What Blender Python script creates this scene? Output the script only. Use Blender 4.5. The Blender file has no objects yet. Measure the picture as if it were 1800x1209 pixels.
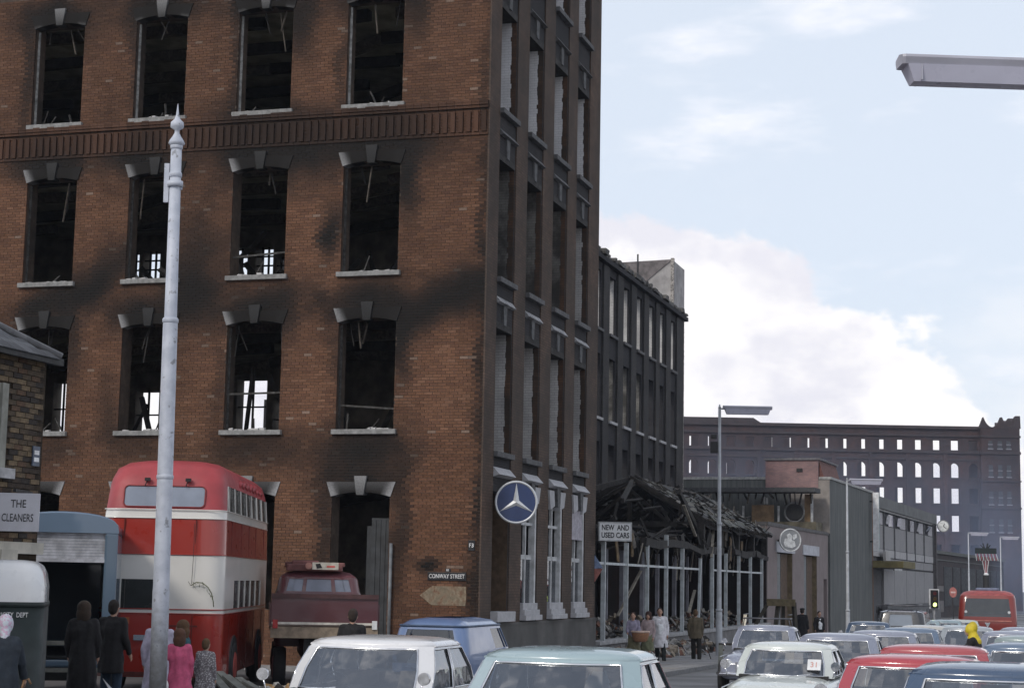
import bpy, bmesh, math, random
import numpy as np
from mathutils import Vector, Matrix, noise as mnoise
random.seed(7)
R = math.radians
scene = bpy.context.scene
COL = scene.collection

# ------------------------------------------------------------------ camera
CAM = Vector((0.0, 0.0, 2.45))
PITCH, ROLL, FPX = 0.1328, 0.01863, 3115.4
cp, sp = math.cos(PITCH), math.sin(PITCH)
fw = Vector((0, cp, sp)); up0 = Vector((0, -sp, cp)); rt0 = Vector((1, 0, 0))
rt = rt0 * math.cos(ROLL) + up0 * math.sin(ROLL)
up = up0 * math.cos(ROLL) - rt0 * math.sin(ROLL)
cd = bpy.data.cameras.new("camera"); cam = bpy.data.objects.new("camera", cd); COL.objects.link(cam)
cam.matrix_world = Matrix(((rt.x, up.x, -fw.x, CAM.x), (rt.y, up.y, -fw.y, CAM.y), (rt.z, up.z, -fw.z, CAM.z), (0, 0, 0, 1)))
cd.sensor_width = 36.0; cd.lens = 36.0 * FPX / 1800.0; cd.clip_end = 6000
scene.camera = cam

# ------------------------------------------------------------------ world, sun, exposure
SUN_DIR = Vector((-0.50, -0.62, 0.62)).normalized()       # towards the sun: behind the camera, to the left
world = bpy.data.worlds.new("World"); scene.world = world; world.use_nodes = True
nt = world.node_tree; nt.nodes.clear()
def wn(t, **k):
    n = nt.nodes.new(t)
    for a, b in k.items(): setattr(n, a, b)
    return n
def wm(op, a, b=None, c=None):
    n = wn('ShaderNodeMath', operation=op)
    for i, v in enumerate((a, b, c)):
        if v is None: continue
        if isinstance(v, (int, float)): n.inputs[i].default_value = v
        else: nt.links.new(v, n.inputs[i])
    return n.outputs[0]
sky = wn('ShaderNodeTexSky', sky_type='NISHITA'); sky.sun_disc = False
sky.sun_elevation = math.asin(SUN_DIR.z); sky.sun_rotation = math.atan2(SUN_DIR.x, SUN_DIR.y)
sky.air_density = 1.0; sky.dust_density = 2.0; sky.ozone_density = 1.5
tc = wn('ShaderNodeTexCoord'); sep = wn('ShaderNodeSeparateXYZ'); nt.links.new(tc.outputs['Generated'], sep.inputs[0])
el = wm('ARCSINE', sep.outputs[2])
def wnoise(scale, detail, off, rough=.55, zs=1.0):
    mp = wn('ShaderNodeMapping'); nt.links.new(tc.outputs['Generated'], mp.inputs[0])
    mp.inputs['Location'].default_value = off; mp.inputs['Rotation'].default_value = (0, 0, R(-3.6)); mp.inputs['Scale'].default_value = (1, 1, zs)
    n = wn('ShaderNodeTexNoise'); n.inputs['Scale'].default_value = scale; n.inputs['Detail'].default_value = detail
    n.inputs['Roughness'].default_value = rough; nt.links.new(mp.outputs[0], n.inputs['Vector']); return n.outputs[0]
def wramp(v, a, b):
    n = wn('ShaderNodeMapRange', interpolation_type='SMOOTHSTEP'); nt.links.new(v, n.inputs[0])
    n.inputs[1].default_value = a; n.inputs[2].default_value = b; return n.outputs[0]
# a bank of cumulus round the horizon: its top edge (an elevation in radians) wanders with noise
nlow = wnoise(3.2, 1.5, (0.35, 0.2, 0.0), .4, .35)
nmid = wnoise(15, 7, (3.1, 1.7, 0.4), .56, 1.2)
edge = wm('ADD', wm('MULTIPLY_ADD', wm('SUBTRACT', nlow, .5), .42, .158), wm('MULTIPLY', wm('SUBTRACT', nmid, .5), .14))
bank = wramp(wm('SUBTRACT', edge, el), -.001, .013)
# soft hollows inside the bank and thin high wisps above it
hollow = wramp(wnoise(11, 6, (5, 2.3, 1.0), .55, 1.6), .44, .62)
wisp = wm('MULTIPLY', wramp(wnoise(6.5, 6, (1.2, 8.3, 2.2), .55, 3.2), .50, .70), .8)
def wramp_inv(v, a, b, lo, hi):
    n = wn('ShaderNodeMapRange', interpolation_type='SMOOTHSTEP'); nt.links.new(v, n.inputs[0])
    for i, x in ((1, a), (2, b), (3, lo), (4, hi)): n.inputs[i].default_value = x
    return n.outputs[0]
def wmix(fac, a, b):
    n = wn('ShaderNodeMix', data_type='RGBA'); 
    if isinstance(fac, (int, float)): n.inputs[0].default_value = fac
    else: nt.links.new(fac, n.inputs[0])
    for i, v in ((6, a), (7, b)):
        if isinstance(v, tuple): n.inputs[i].default_value = (*v, 1)
        else: nt.links.new(v, n.inputs[i])
    return n.outputs[2]
blue = wmix(wramp_inv(el, .30, .75, .80, .30), sky.outputs[0], (8.7, 9.5, 10.7))            # hazy summer blue
cloud = wmix(wm('MULTIPLY', hollow, .85), (10.9, 10.7, 10.75), (8.3, 8.3, 9.2))
skyc = wmix(wisp, blue, (10.6, 10.6, 11.2))
# broken cumulus overhead, the same kind as the bank
over = wm('MULTIPLY', wramp(wnoise(3.4, 6, (2.2, 4.1, 0.7), .55, 1.6), .50, .60), wramp(el, .42, .60))
skyc = wmix(over, skyc, cloud)
# softer, higher layer of the same bank, thinning upwards
nsoft = wnoise(5.5, 5, (7.7, 0.4, 3.3), .55, 2.2)
soft = wm('MULTIPLY', wramp(wm('SUBTRACT', wm('MULTIPLY_ADD', wm('SUBTRACT', nsoft, .5), .30, .145), el), -.05, .06), .68)
skyc = wmix(soft, skyc, cloud)
skyc = wmix(bank, skyc, cloud)
bg = wn('ShaderNodeBackground'); nt.links.new(skyc, bg.inputs[0]); bg.inputs[1].default_value = 0.10
wo = wn('ShaderNodeOutputWorld'); nt.links.new(bg.outputs[0], wo.inputs[0])

sl = bpy.data.lights.new("sun", 'SUN'); sl.energy = 1.5; sl.angle = R(10); sl.color = (1.0, .95, .87)
so = bpy.data.objects.new("sun", sl); COL.objects.link(so)
so.rotation_euler = SUN_DIR.to_track_quat('Z', 'Y').to_euler()
scene.view_settings.view_transform = 'Standard'; scene.view_settings.look = 'None'
scene.view_settings.exposure = 0.0; scene.view_settings.gamma = 1.0; scene.view_settings.use_curve_mapping = False
scene.render.engine = 'CYCLES'
scene.cycles.use_denoising = True
scene.cycles.max_bounces = 8; scene.cycles.transparent_max_bounces = 16
scene.cycles.volume_bounces = 1

# ------------------------------------------------------------------ frames of the place
YAW = 0.2959
U = Vector((math.sin(YAW), math.cos(YAW), 0)); Wd = Vector((-math.cos(YAW), math.sin(YAW), 0))
RZU = math.atan2(U.y, U.x)                                  # heading of the main road
CORNER = Vector((-0.7171, 45.0, 0.0))
YAW2 = 0.3558
U2 = Vector((math.sin(YAW2), math.cos(YAW2), 0)); W2 = Vector((-math.cos(YAW2), math.sin(YAW2), 0))
RZ2 = math.atan2(U2.y, U2.x)
ORG2 = CORNER + U * 47.5
def ST(s, t, z=0.0): return CORNER + U * s + Wd * t + Vector((0, 0, z))
def gz(Y): return 0.55 - 0.0103 * min(Y, 110.0)             # the street falls gently away
def on_ground(v): return Vector((v.x, v.y, gz(v.y)))

# ------------------------------------------------------------------ mesh builder
class MB:
    def __init__(s): s.v = []; s.f = []; s.c = None; s.sm = []
    def add(s, vs, fs, smooth=False):
        o = len(s.v); s.v += [tuple(p) for p in vs]
        for f in fs: s.f.append(tuple(i + o for i in f)); s.sm.append(smooth)
        return o
    def box(s, x0, x1, y0, y1, z0, z1, skip=()):
        vs = [(x0,y0,z0),(x1,y0,z0),(x1,y1,z0),(x0,y1,z0),(x0,y0,z1),(x1,y0,z1),(x1,y1,z1),(x0,y1,z1)]
        fs = {'-z':(3,2,1,0),'+z':(4,5,6,7),'-y':(0,1,5,4),'+x':(1,2,6,5),'+y':(2,3,7,6),'-x':(3,0,4,7)}
        s.add(vs, [f for k, f in fs.items() if k not in skip]); return s
    def obox(s, c, ax, ay, az):
        c = Vector(c); ax = Vector(ax); ay = Vector(ay); az = Vector(az)
        vs = [c+ax*i+ay*j+az*k for k in (-1,1) for (i,j) in ((-1,-1),(1,-1),(1,1),(-1,1))]
        s.add(vs, [(3,2,1,0),(4,5,6,7),(0,1,5,4),(1,2,6,5),(2,3,7,6),(3,0,4,7)]); return s
    def beam(s, a, b, w, h=None, roll=0.0):
        a = Vector(a); b = Vector(b); d = b - a; L = d.length; d.normalize(); h = h or w
        r = Vector((0,0,1)).cross(d)
        if r.length < 1e-3: r = Vector((1,0,0))
        r.normalize(); q = d.cross(r)
        if roll: r, q = r*math.cos(roll)+q*math.sin(roll), q*math.cos(roll)-r*math.sin(roll)
        return s.obox((a+b)/2, d*L/2, r*w/2, q*h/2)
    def loft(s, rings, closed=True, cap0=True, cap1=True, smooth=True, loop=False):
        n = len(rings[0]); vs = [p for r in rings for p in r]; fs = []
        m = len(rings)
        for i in range(m - (0 if loop else 1)):
            i2 = (i+1) % m
            for j in range(n if closed else n-1):
                k = (j+1) % n; fs.append((i*n+j, i*n+k, i2*n+k, i2*n+j))
        o = s.add(vs, fs, smooth)
        if closed and not loop:
            if cap0: s.f.append(tuple(o+j for j in reversed(range(n)))); s.sm.append(False)
            if cap1: s.f.append(tuple(o+(m-1)*n+j for j in range(n))); s.sm.append(False)
        return s
    def tube(s, pts, r, n=8, caps=True, closed=False):
        pts = [Vector(p) for p in pts]; rs = r if isinstance(r, (list, tuple)) else [r]*len(pts)
        rings = []; m = len(pts); ref = None
        for i, p in enumerate(pts):
            if closed: d = pts[(i+1) % m] - pts[i-1]
            else: d = pts[min(i+1, m-1)] - pts[max(i-1, 0)]
            if d.length < 1e-9: d = Vector((0,0,1))
            d.normalize()
            if ref is None or abs(ref.dot(d)) > .98:
                ref = Vector((0,0,1)) if abs(d.z) < .9 else Vector((1,0,0))
            a = (ref - d*ref.dot(d)).normalized(); b = d.cross(a); ref = a
            rings.append([p + (a*math.cos(t)+b*math.sin(t))*rs[i] for t in [2*math.pi*k/n for k in range(n)]])
        return s.loft(rings, True, caps, caps, True, loop=closed)
    def lathe(s, prof, n=16, c=(0,0,0)):
        rings = [[(c[0]+r*math.cos(2*math.pi*k/n), c[1]+r*math.sin(2*math.pi*k/n), c[2]+z) for k in range(n)] for r, z in prof]
        return s.loft(rings)
    def prism(s, poly, fn, d0, d1):
        """poly: 2D points ccw; fn(a,b,d) -> 3D point"""
        n = len(poly); vs = [fn(a, b, d0) for a, b in poly] + [fn(a, b, d1) for a, b in poly]
        s.add(vs, [tuple(reversed(range(n))), tuple(range(n, 2*n))] + [(i, (i+1) % n, n+(i+1) % n, n+i) for i in range(n)]); return s
    def disc(s, c, axis, r, th, n=20):
        c = Vector(c); axis = Vector(axis).normalized()
        return s.tube([c - axis*th/2, c + axis*th/2], r, n)
    def mesh(s, name):
        me = bpy.data.meshes.new(name); me.from_pydata(s.v, [], s.f)
        if any(s.sm): me.polygons.foreach_set('use_smooth', s.sm)
        if s.c is not None:
            ca = me.color_attributes.new('Col', 'FLOAT_COLOR', 'POINT')
            ca.data.foreach_set('color', np.asarray(s.c, dtype=np.float32).ravel())
        me.update(); return me
def fixn(me):
    bm = bmesh.new(); bm.from_mesh(me); bmesh.ops.recalc_face_normals(bm, faces=bm.faces); bm.to_mesh(me); bm.free()
def obj(name, mb, mat=None, parent=None, loc=None, rz=0.0, fix=True, bevel=0.0, bseg=2):
    me = mb if isinstance(mb, bpy.types.Mesh) else mb.mesh(name)
    if fix and not isinstance(mb, bpy.types.Mesh) and mb.c is None: fixn(me)
    if mat is not None and not me.materials: me.materials.append(mat)
    o = bpy.data.objects.new(name, me); COL.objects.link(o)
    if parent is not None: o.parent = parent
    if loc is not None: o.location = loc
    o.rotation_euler = (0, 0, rz)
    if bevel:
        b = o.modifiers.new('bevel', 'BEVEL'); b.width = bevel; b.segments = bseg; b.limit_method = 'ANGLE'; b.angle_limit = R(35); b.harden_normals = False
    return o
def tag(o, label, cat, group=None):
    o['label'] = label; o['category'] = cat
    if group: o['group'] = group
    return o
def thing(name, label, cat, loc=(0,0,0), rz=0.0, group=None):
    o = bpy.data.objects.new(name, None); COL.objects.link(o); o.empty_display_size = .2
    o.location = loc; o.rotation_euler = (0, 0, rz); return tag(o, label, cat, group)
def struct(name, mb, mat, parent=None, **k):
    o = obj(name, mb, mat, parent, **k); o['kind'] = 'structure'; return o
def copy_tree(o, parent=None):
    c = o.copy(); COL.objects.link(c); c.parent = parent
    for ch in list(o.children): copy_tree(ch, c)
    return c

# ------------------------------------------------------------------ materials
_m = {}
def srgb(r, g, b):
    f = lambda v: (v/255)/12.92 if v/255 <= .04045 else ((v/255+.055)/1.055)**2.4
    return (f(r), f(g), f(b))
class NT:
    def __init__(s, m): s.t = m.node_tree; s.n = s.t.nodes; s.l = s.t.links
    def node(s, t, **k):
        n = s.n.new(t)
        for a, b in k.items(): setattr(n, a, b)
        return n
    def put(s, sock, v):
        if isinstance(v, (int, float)): sock.default_value = v
        elif isinstance(v, tuple): sock.default_value = (*v, 1) if len(v) == 3 and sock.type == 'RGBA' else v
        else: s.l.new(v, sock)
    def math(s, op, a, b=None, c=None):
        n = s.node('ShaderNodeMath', operation=op)
        for i, v in enumerate((a, b, c)):
            if v is not None: s.put(n.inputs[i], v)
        return n.outputs[0]
    def mix(s, f, a, b, blend='MIX'):
        n = s.node('ShaderNodeMix', data_type='RGBA', blend_type=blend); s.put(n.inputs[0], f); s.put(n.inputs[6], a); s.put(n.inputs[7], b); return n.outputs[2]
    def ramp(s, v, a, b, lo=0.0, hi=1.0):
        n = s.node('ShaderNodeMapRange', interpolation_type='SMOOTHSTEP'); s.put(n.inputs[0], v)
        for i, x in ((1, a), (2, b), (3, lo), (4, hi)): n.inputs[i].default_value = x
        return n.outputs[0]
    def coord(s, kind='Object', scale=(1,1,1)):
        tcn = s.node('ShaderNodeTexCoord'); mp = s.node('ShaderNodeMapping'); s.l.new(tcn.outputs[kind], mp.inputs[0]); mp.inputs['Scale'].default_value = scale
        return mp.outputs[0]
    def noise(s, vec, scale, detail=4, rough=.55):
        n = s.node('ShaderNodeTexNoise'); s.put(n.inputs['Vector'], vec); n.inputs['Scale'].default_value = scale
        n.inputs['Detail'].default_value = detail; n.inputs['Roughness'].default_value = rough; return n.outputs[0]
    def bump(s, h, dist=.01, strength=.6):
        n = s.node('ShaderNodeBump'); n.inputs['Distance'].default_value = dist; n.inputs['Strength'].default_value = strength; s.l.new(h, n.inputs['Height']); return n.outputs[0]
def newmat(name):
    m = bpy.data.materials.new(name); m.use_nodes = True; m.node_tree.nodes.clear(); k = NT(m)
    b = k.node('ShaderNodeBsdfPrincipled'); o = k.node('ShaderNodeOutputMaterial'); k.l.new(b.outputs[0], o.inputs[0]); return m, k, b
def mat(name, col, rough=.7, metal=0.0, var=.25, scale=6.0, grime=0.0, gcol=(.03,.028,.025), gscale=1.2, bump=0.0, bscale=40, coat=0.0, spec=.5):
    """colour with mottling, optional grime patches and fine relief"""
    if name in _m: return _m[name]
    m, k, b = newmat(name); v = k.coord()
    n1 = k.noise(v, scale, 5); lo = tuple(c*(1-var) for c in col); hi = tuple(min(c*(1+var), 1) for c in col)
    c = k.mix(k.ramp(n1, .3, .7), lo, hi)
    if grime: c = k.mix(k.math('MULTIPLY', k.ramp(k.noise(v, gscale, 6, .62), .42, .7), grime), c, gcol)
    k.put(b.inputs['Base Color'], c); k.put(b.inputs['Metallic'], metal)
    k.put(b.inputs['Roughness'], k.ramp(k.noise(v, scale*2.3, 3), .2, .8, max(rough-.08, .02), min(rough+.1, 1)))
    b.inputs['Specular IOR Level'].default_value = spec
    if coat: b.inputs['Coat Weight'].default_value = coat; b.inputs['Coat Roughness'].default_value = .06
    if bump: k.put(b.inputs['Normal'], k.bump(k.noise(v, bscale, 4), bump))
    _m[name] = m; return m
def paint(name, col, rough=.28, dirt=.35):
    return mat(name, col, rough, 0, .03, 1.5, dirt*.35, tuple(c*.6+.02 for c in col), 1.3, coat=.8)
def brickmat(name, c1, c2, mortar, var=.3, soot=0.0, sootcol=(.02,.019,.018), sscale=.5, bw=.225, bh=.075, mort=.012, bump=.006, rough=.88):
    if name in _m: return _m[name]
    m, k, b = newmat(name)
    tcn = k.node('ShaderNodeTexCoord'); sp_ = k.node('ShaderNodeSeparateXYZ'); k.l.new(tcn.outputs['Object'], sp_.inputs[0])
    cm = k.node('ShaderNodeCombineXYZ'); k.l.new(k.math('ADD', sp_.outputs[0], sp_.outputs[1]), cm.inputs[0]); k.l.new(sp_.outputs[2], cm.inputs[1])
    bt = k.node('ShaderNodeTexBrick'); k.l.new(cm.outputs[0], bt.inputs['Vector'])
    bt.inputs['Color1'].default_value = (*c1, 1); bt.inputs['Color2'].default_value = (*c2, 1); bt.inputs['Mortar'].default_value = (*mortar, 1)
    bt.inputs['Scale'].default_value = 1.0; bt.inputs['Mortar Size'].default_value = mort/2; bt.inputs['Mortar Smooth'].default_value = .2
    bt.inputs['Brick Width'].default_value = bw; bt.inputs['Row Height'].default_value = bh
    v = k.coord()
    c = k.mix(k.ramp(k.noise(v, 1.1, 5), .3, .7), k.mix(var, bt.outputs[0], (0,0,0)), bt.outputs[0])
    if soot: c = k.mix(k.math('MULTIPLY', k.ramp(k.noise(v, sscale, 6, .6), .3, .62), soot), c, sootcol)
    k.put(b.inputs['Base Color'], c); b.inputs['Roughness'].default_value = rough; b.inputs['Specular IOR Level'].default_value = .2
    h = k.math('ADD', k.math('MULTIPLY', bt.outputs[1], -1.0), k.math('MULTIPLY', k.noise(v, 30, 3), .4))
    k.put(b.inputs['Normal'], k.bump(h, bump))
    _m[name] = m; return m
def attrmat(name, rough=.88, bump=.004, bscale=45, var=.35, spec=.2):
    """colour from the mesh's own vertex colours (kiln colour and soot), with grain"""
    if name in _m: return _m[name]
    m, k, b = newmat(name); a = k.node('ShaderNodeVertexColor', layer_name='Col'); v = k.coord()
    c = k.mix(k.ramp(k.noise(v, 28, 4), .25, .75), k.mix(var, a.outputs[0], (0,0,0)), a.outputs[0])
    k.put(b.inputs['Base Color'], c); b.inputs['Roughness'].default_value = rough; b.inputs['Specular IOR Level'].default_value = spec
    k.put(b.inputs['Normal'], k.bump(k.noise(v, bscale, 4), bump)); _m[name] = m; return m
def glassmat(name, tint=(.50,.55,.58), refl=.20, rough=.02):
    if name in _m: return _m[name]
    m = bpy.data.materials.new(name); m.use_nodes = True; m.node_tree.nodes.clear(); k = NT(m)
    tr = k.node('ShaderNodeBsdfTransparent'); tr.inputs[0].default_value = (*tint, 1)
    gl = k.node('ShaderNodeBsdfGlossy'); gl.inputs['Roughness'].default_value = rough; gl.inputs[0].default_value = (.95,.97,1,1)
    fr = k.node('ShaderNodeFresnel'); fr.inputs[0].default_value = 1.5
    v = k.coord(); k.put(fr.inputs['Normal'], k.bump(k.noise(v, 2.2, 2), .02, .35)); k.put(gl.inputs['Normal'], k.bump(k.noise(v, 2.2, 2), .02, .35))
    mx = k.node('ShaderNodeMixShader'); k.put(mx.inputs[0], k.math('MINIMUM', k.math('ADD', fr.outputs[0], refl), 1.0)); k.l.new(tr.outputs[0], mx.inputs[1]); k.l.new(gl.outputs[0], mx.inputs[2])
    dirt = k.node('ShaderNodeBsdfDiffuse'); dirt.inputs[0].default_value = (.42,.43,.45,1)
    mx2 = k.node('ShaderNodeMixShader'); k.put(mx2.inputs[0], k.ramp(k.noise(v, 3.0, 5), .35, .8, .01, .08)); k.l.new(mx.outputs[0], mx2.inputs[1]); k.l.new(dirt.outputs[0], mx2.inputs[2])
    o = k.node('ShaderNodeOutputMaterial'); k.l.new(mx2.outputs[0], o.inputs[0]); _m[name] = m; return m
def emitmat(name, col, s):
    if name in _m: return _m[name]
    m, k, b = newmat(name); b.inputs['Base Color'].default_value = (*col, 1); b.inputs['Emission Color'].default_value = (*col, 1); b.inputs['Emission Strength'].default_value = s; _m[name] = m; return m
CHROME = mat('chrome', (.72,.73,.75), .16, 1.0, .08)
BLACKRUB = mat('black_rubber', (.018,.018,.02), .75)
DARK = mat('dark_trim', (.014,.014,.015), .6)
CHAR = mat('charred_timber', (.016,.014,.013), .85, 0, .5, 9, .5, (.06,.055,.05), 3, .01, 30)
ASHWOOD = mat('ashy_timber', (.10,.085,.07), .9, 0, .5, 12, .6, (.02,.018,.016), 3, .008, 40)
STONE = mat('pale_stone', (.42,.42,.43), .85, 0, .2, 8, .35, (.12,.115,.11), 2.5, .006, 60)
WHITEP = mat('white_paint', (.74,.75,.76), .5, 0, .1, 5, .3, (.3,.29,.27), 3)
CONC = mat('concrete', (.22,.22,.225), .9, 0, .2, 3, .3, (.11,.11,.11), 1.2, .004, 70)
STEELP = mat('lamp_post_grey', (.42,.44,.47), .5, 0, .12, 3, .35, (.16,.16,.15), 1.6)
GLASS = glassmat('car_glass')
PANE = glassmat('window_pane', (.35,.4,.42), .06)

def wall_grid(mb, abreaks, zbreaks, solid, fn, d0, d1, outer=True):
    """wall sheet with real openings: fn(a,z,d)->point; d0 front, d1 back"""
    A, Z = abreaks, zbreaks; na, nz = len(A)-1, len(Z)-1
    S = lambda i, j: 0 <= i < na and 0 <= j < nz and solid((A[i]+A[i+1])/2, (Z[j]+Z[j+1])/2)
    for i in range(na):
        for j in range(nz):
            if not S(i, j): continue
            a0, a1, z0, z1 = A[i], A[i+1], Z[j], Z[j+1]
            mb.add([fn(a0,z0,d0), fn(a1,z0,d0), fn(a1,z1,d0), fn(a0,z1,d0)], [(0,1,2,3)])
            mb.add([fn(a0,z0,d1), fn(a1,z0,d1), fn(a1,z1,d1), fn(a0,z1,d1)], [(3,2,1,0)])
            for (ii, jj, p, q) in ((i-1,j,(a0,z0),(a0,z1)), (i+1,j,(a1,z0),(a1,z1)), (i,j-1,(a0,z0),(a1,z0)), (i,j+1,(a0,z1),(a1,z1))):
                if S(ii, jj): continue
                edge_ = ii < 0 or ii >= na or jj < 0 or jj >= nz
                if edge_ and not outer: continue
                mb.add([fn(*p,d0), fn(*q,d0), fn(*q,d1), fn(*p,d1)], [(0,1,2,3)])
    bm = None
    return mb
def breaks(lo, hi, vals): return sorted(set([lo, hi] + [v for v in vals if lo < v < hi]))
def text_mesh(body, size, mat_, name, parent, mtx, extrude=.004, align='CENTER', sx=1.0, bold=0.0):
    cu = bpy.data.curves.new(name, 'FONT'); cu.body = body; cu.size = size; cu.align_x = align; cu.align_y = 'CENTER'; cu.extrude = extrude; cu.offset = bold; cu.resolution_u = 3
    t = bpy.data.objects.new(name + '_tmp', cu); COL.objects.link(t)
    dg = bpy.context.evaluated_depsgraph_get(); me = bpy.data.meshes.new_from_object(t.evaluated_get(dg)); bpy.data.objects.remove(t); bpy.data.curves.remove(cu)
    me.transform(Matrix.Diagonal((sx, 1, 1, 1))); me.transform(mtx); me.materials.clear(); me.materials.append(mat_)
    return obj(name, me, None, parent)
def facing(origin, right, upv):
    """matrix that lays text (x right, y up) onto a plane"""
    r = Vector(right).normalized(); u = Vector(upv).normalized(); n = r.cross(u)
    return Matrix(((r.x,u.x,n.x,origin[0]),(r.y,u.y,n.y,origin[1]),(r.z,u.z,n.z,origin[2]),(0,0,0,1)))
# ================================================================== ground, road, pavements
def gp(s, t, dz): v = ST(s, t); return Vector((v.x, v.y, gz(v.y) + dz))
def asphalt(name, base, wet):
    m, k, b = newmat(name); v = k.coord()
    n = k.noise(v, .35, 6); n2 = k.noise(v, 60, 3)
    c = k.mix(k.ramp(n, .3, .7), tuple(x*.7 for x in base), tuple(x*1.3 for x in base)); c = k.mix(k.math('MULTIPLY', n2, .35), c, (.14,.14,.145))
    k.put(b.inputs['Base Color'], c); k.put(b.inputs['Roughness'], k.ramp(k.noise(v, .22, 5), .38, .62, .72-wet, .85)); k.put(b.inputs['Normal'], k.bump(n2, .006)); return m
mb = MB()
xs = [-3000, -60, -20, 0, 30, 90, 3000]; ys = [-200, 0, 30, 60, 90, 110, 400, 3500]
for i in range(len(xs)):
    pass
mb.add([(x, y, gz(y)) for y in ys for x in xs], [(j*len(xs)+i, j*len(xs)+i+1, (j+1)*len(xs)+i+1, (j+1)*len(xs)+i) for j in range(len(ys)-1) for i in range(len(xs)-1)])
struct('ground', mb, asphalt('asphalt_side', (.075,.074,.074), .1))
mb = MB(); ss = [-200, -60, -45, -30, -15, 0, 15, 30, 47, 60, 80, 120, 260]
mb.add([gp(s, t, .004) for s in ss for t in (-17.5, -10.8, -4.3)], [(j*3+i, j*3+i+1, (j+1)*3+i+1, (j+1)*3+i) for j in range(len(ss)-1) for i in range(2)])
struct('road', mb, asphalt('asphalt_road', (.085,.088,.098), .34))
PAVE = mat('paving_flags', (.24,.235,.235), .85, 0, .2, 1.5, .3, (.12,.115,.11), 2.5, .004, 60)
def strip(name, ss, t0, t1, dz, m, skirt=True, parent=None):
    mb = MB(); n = len(ss)
    for i in range(n-1):
        a, b = ss[i], ss[i+1]
        mb.add([gp(a,t0,dz), gp(b,t0,dz), gp(b,t1,dz), gp(a,t1,dz)], [(0,1,2,3)])
        for t in (t0, t1): mb.add([gp(a,t,dz), gp(b,t,dz), gp(b,t,-.15), gp(a,t,-.15)], [(0,1,2,3)])
    for s in (ss[0], ss[-1]): mb.add([gp(s,t0,dz), gp(s,t1,dz), gp(s,t1,-.15), gp(s,t0,-.15)], [(0,1,2,3)])
    return struct(name, mb, m)
pv = strip('pavement', [-.8, 5, 15, 25, 35, 47.5, 60, 80, 110], -4.0, 6.0, .115, PAVE)
pvl = strip('pavement_left', [-70, -45, -30, -20.2], -4.0, 6.0, .115, PAVE)
KERB = mat('granite_kerb', (.20,.20,.205), .8, 0, .25, 20, .3, (.08,.08,.08), 3, .004, 80)
for (s0, s1, par) in ((-.8, 62, pv), (-30.2, -20.2, pvl)):
    k0 = None; n = int((s1-s0)/1.0)
    for i in range(n):
        a = s0 + i*1.0; m_ = MB(); p = [gp(a+.006, -4.16, -.1), gp(a+.994, -4.16, -.1), gp(a+.994, -4.002, -.1), gp(a+.006, -4.002, -.1)]
        h = .118 + random.uniform(-.006, .006)
        m_.add(p + [q + Vector((0,0,.1+h)) for q in p], [(3,2,1,0),(4,5,6,7),(0,1,5,4),(1,2,6,5),(2,3,7,6),(3,0,4,7)]); obj('kerb_stone', m_, KERB, par)
# flags of the pavement in front of the showroom: cut stones with open joints
FLAG = [mat('flagstone_%s' % n, c, .85, 0, .15, 3, .25, (.12,.115,.11), 4, .003, 80) for n, c in (('pale', (.27,.265,.265)), ('grey', (.23,.228,.232)), ('warm', (.25,.235,.22)))]
nf = 0
for si in range(24):
    for ti in range(4):
        a = .2 + si*.95 + (ti % 2)*.4; t = -.75 - ti*.8; h = .115 + .006 + random.uniform(0, .005); m_ = MB(); p = [gp(a+.012, t-.768, .10), gp(a+.935, t-.768, .10), gp(a+.935, t-.012, .10), gp(a+.012, t-.012, .10)]
        m_.add(p + [q + Vector((0,0,h-.10)) for q in p], [(4,5,6,7),(0,1,5,4),(1,2,6,5),(2,3,7,6),(3,0,4,7)]); obj('flagstone', m_, random.choice(FLAG), pv)

# ================================================================== corner mill, gutted by fire
mill = thing('burnt_mill', 'tall red brick corner mill, fire-gutted, soot-streaked, with empty segmental-headed windows', 'building', CORNER, RZU)
colsA = [(2.42, 4.03), (5.64, 7.25), (8.82, 10.40), (12.04, 13.62), (15.3, 16.9), (18.5, 20.1)]
rowsA = [(6.28, 9.10), (10.44, 13.30), (14.96, 17.78), (19.4, 21.8)]
ZT = 22.6
openA = [(c[0], c[1], r[0], r[1]+.10) for c in colsA for r in rowsA] + [(c[0]+.04, c[1]+.04, (-.6 if i == 0 else 1.6), 4.65) for i, c in enumerate(colsA)]
inA = lambda t, z: any(a < t < b and c < z < d for a, b, c, d in openA)
colsB = [(.95, 2.38), (3.60, 5.05), (6.28, 7.75), (8.93, 10.35)]
rowsB = [(5.78, 9.17), (10.36, 13.68), (14.90, 17.85), (19.4, 21.8)]
openB = [(c[0], c[1], r[0], r[1]) for c in colsB for r in rowsB] + [(c[0], c[1], 1.52, 4.75) for c in colsB]
inB = lambda s, z: any(a < s < b and c < z < d for a, b, c, d in openB)
fA = lambda a, z, d: (d, a, z)
fB = lambda a, z, d: (a, d, z)
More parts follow.
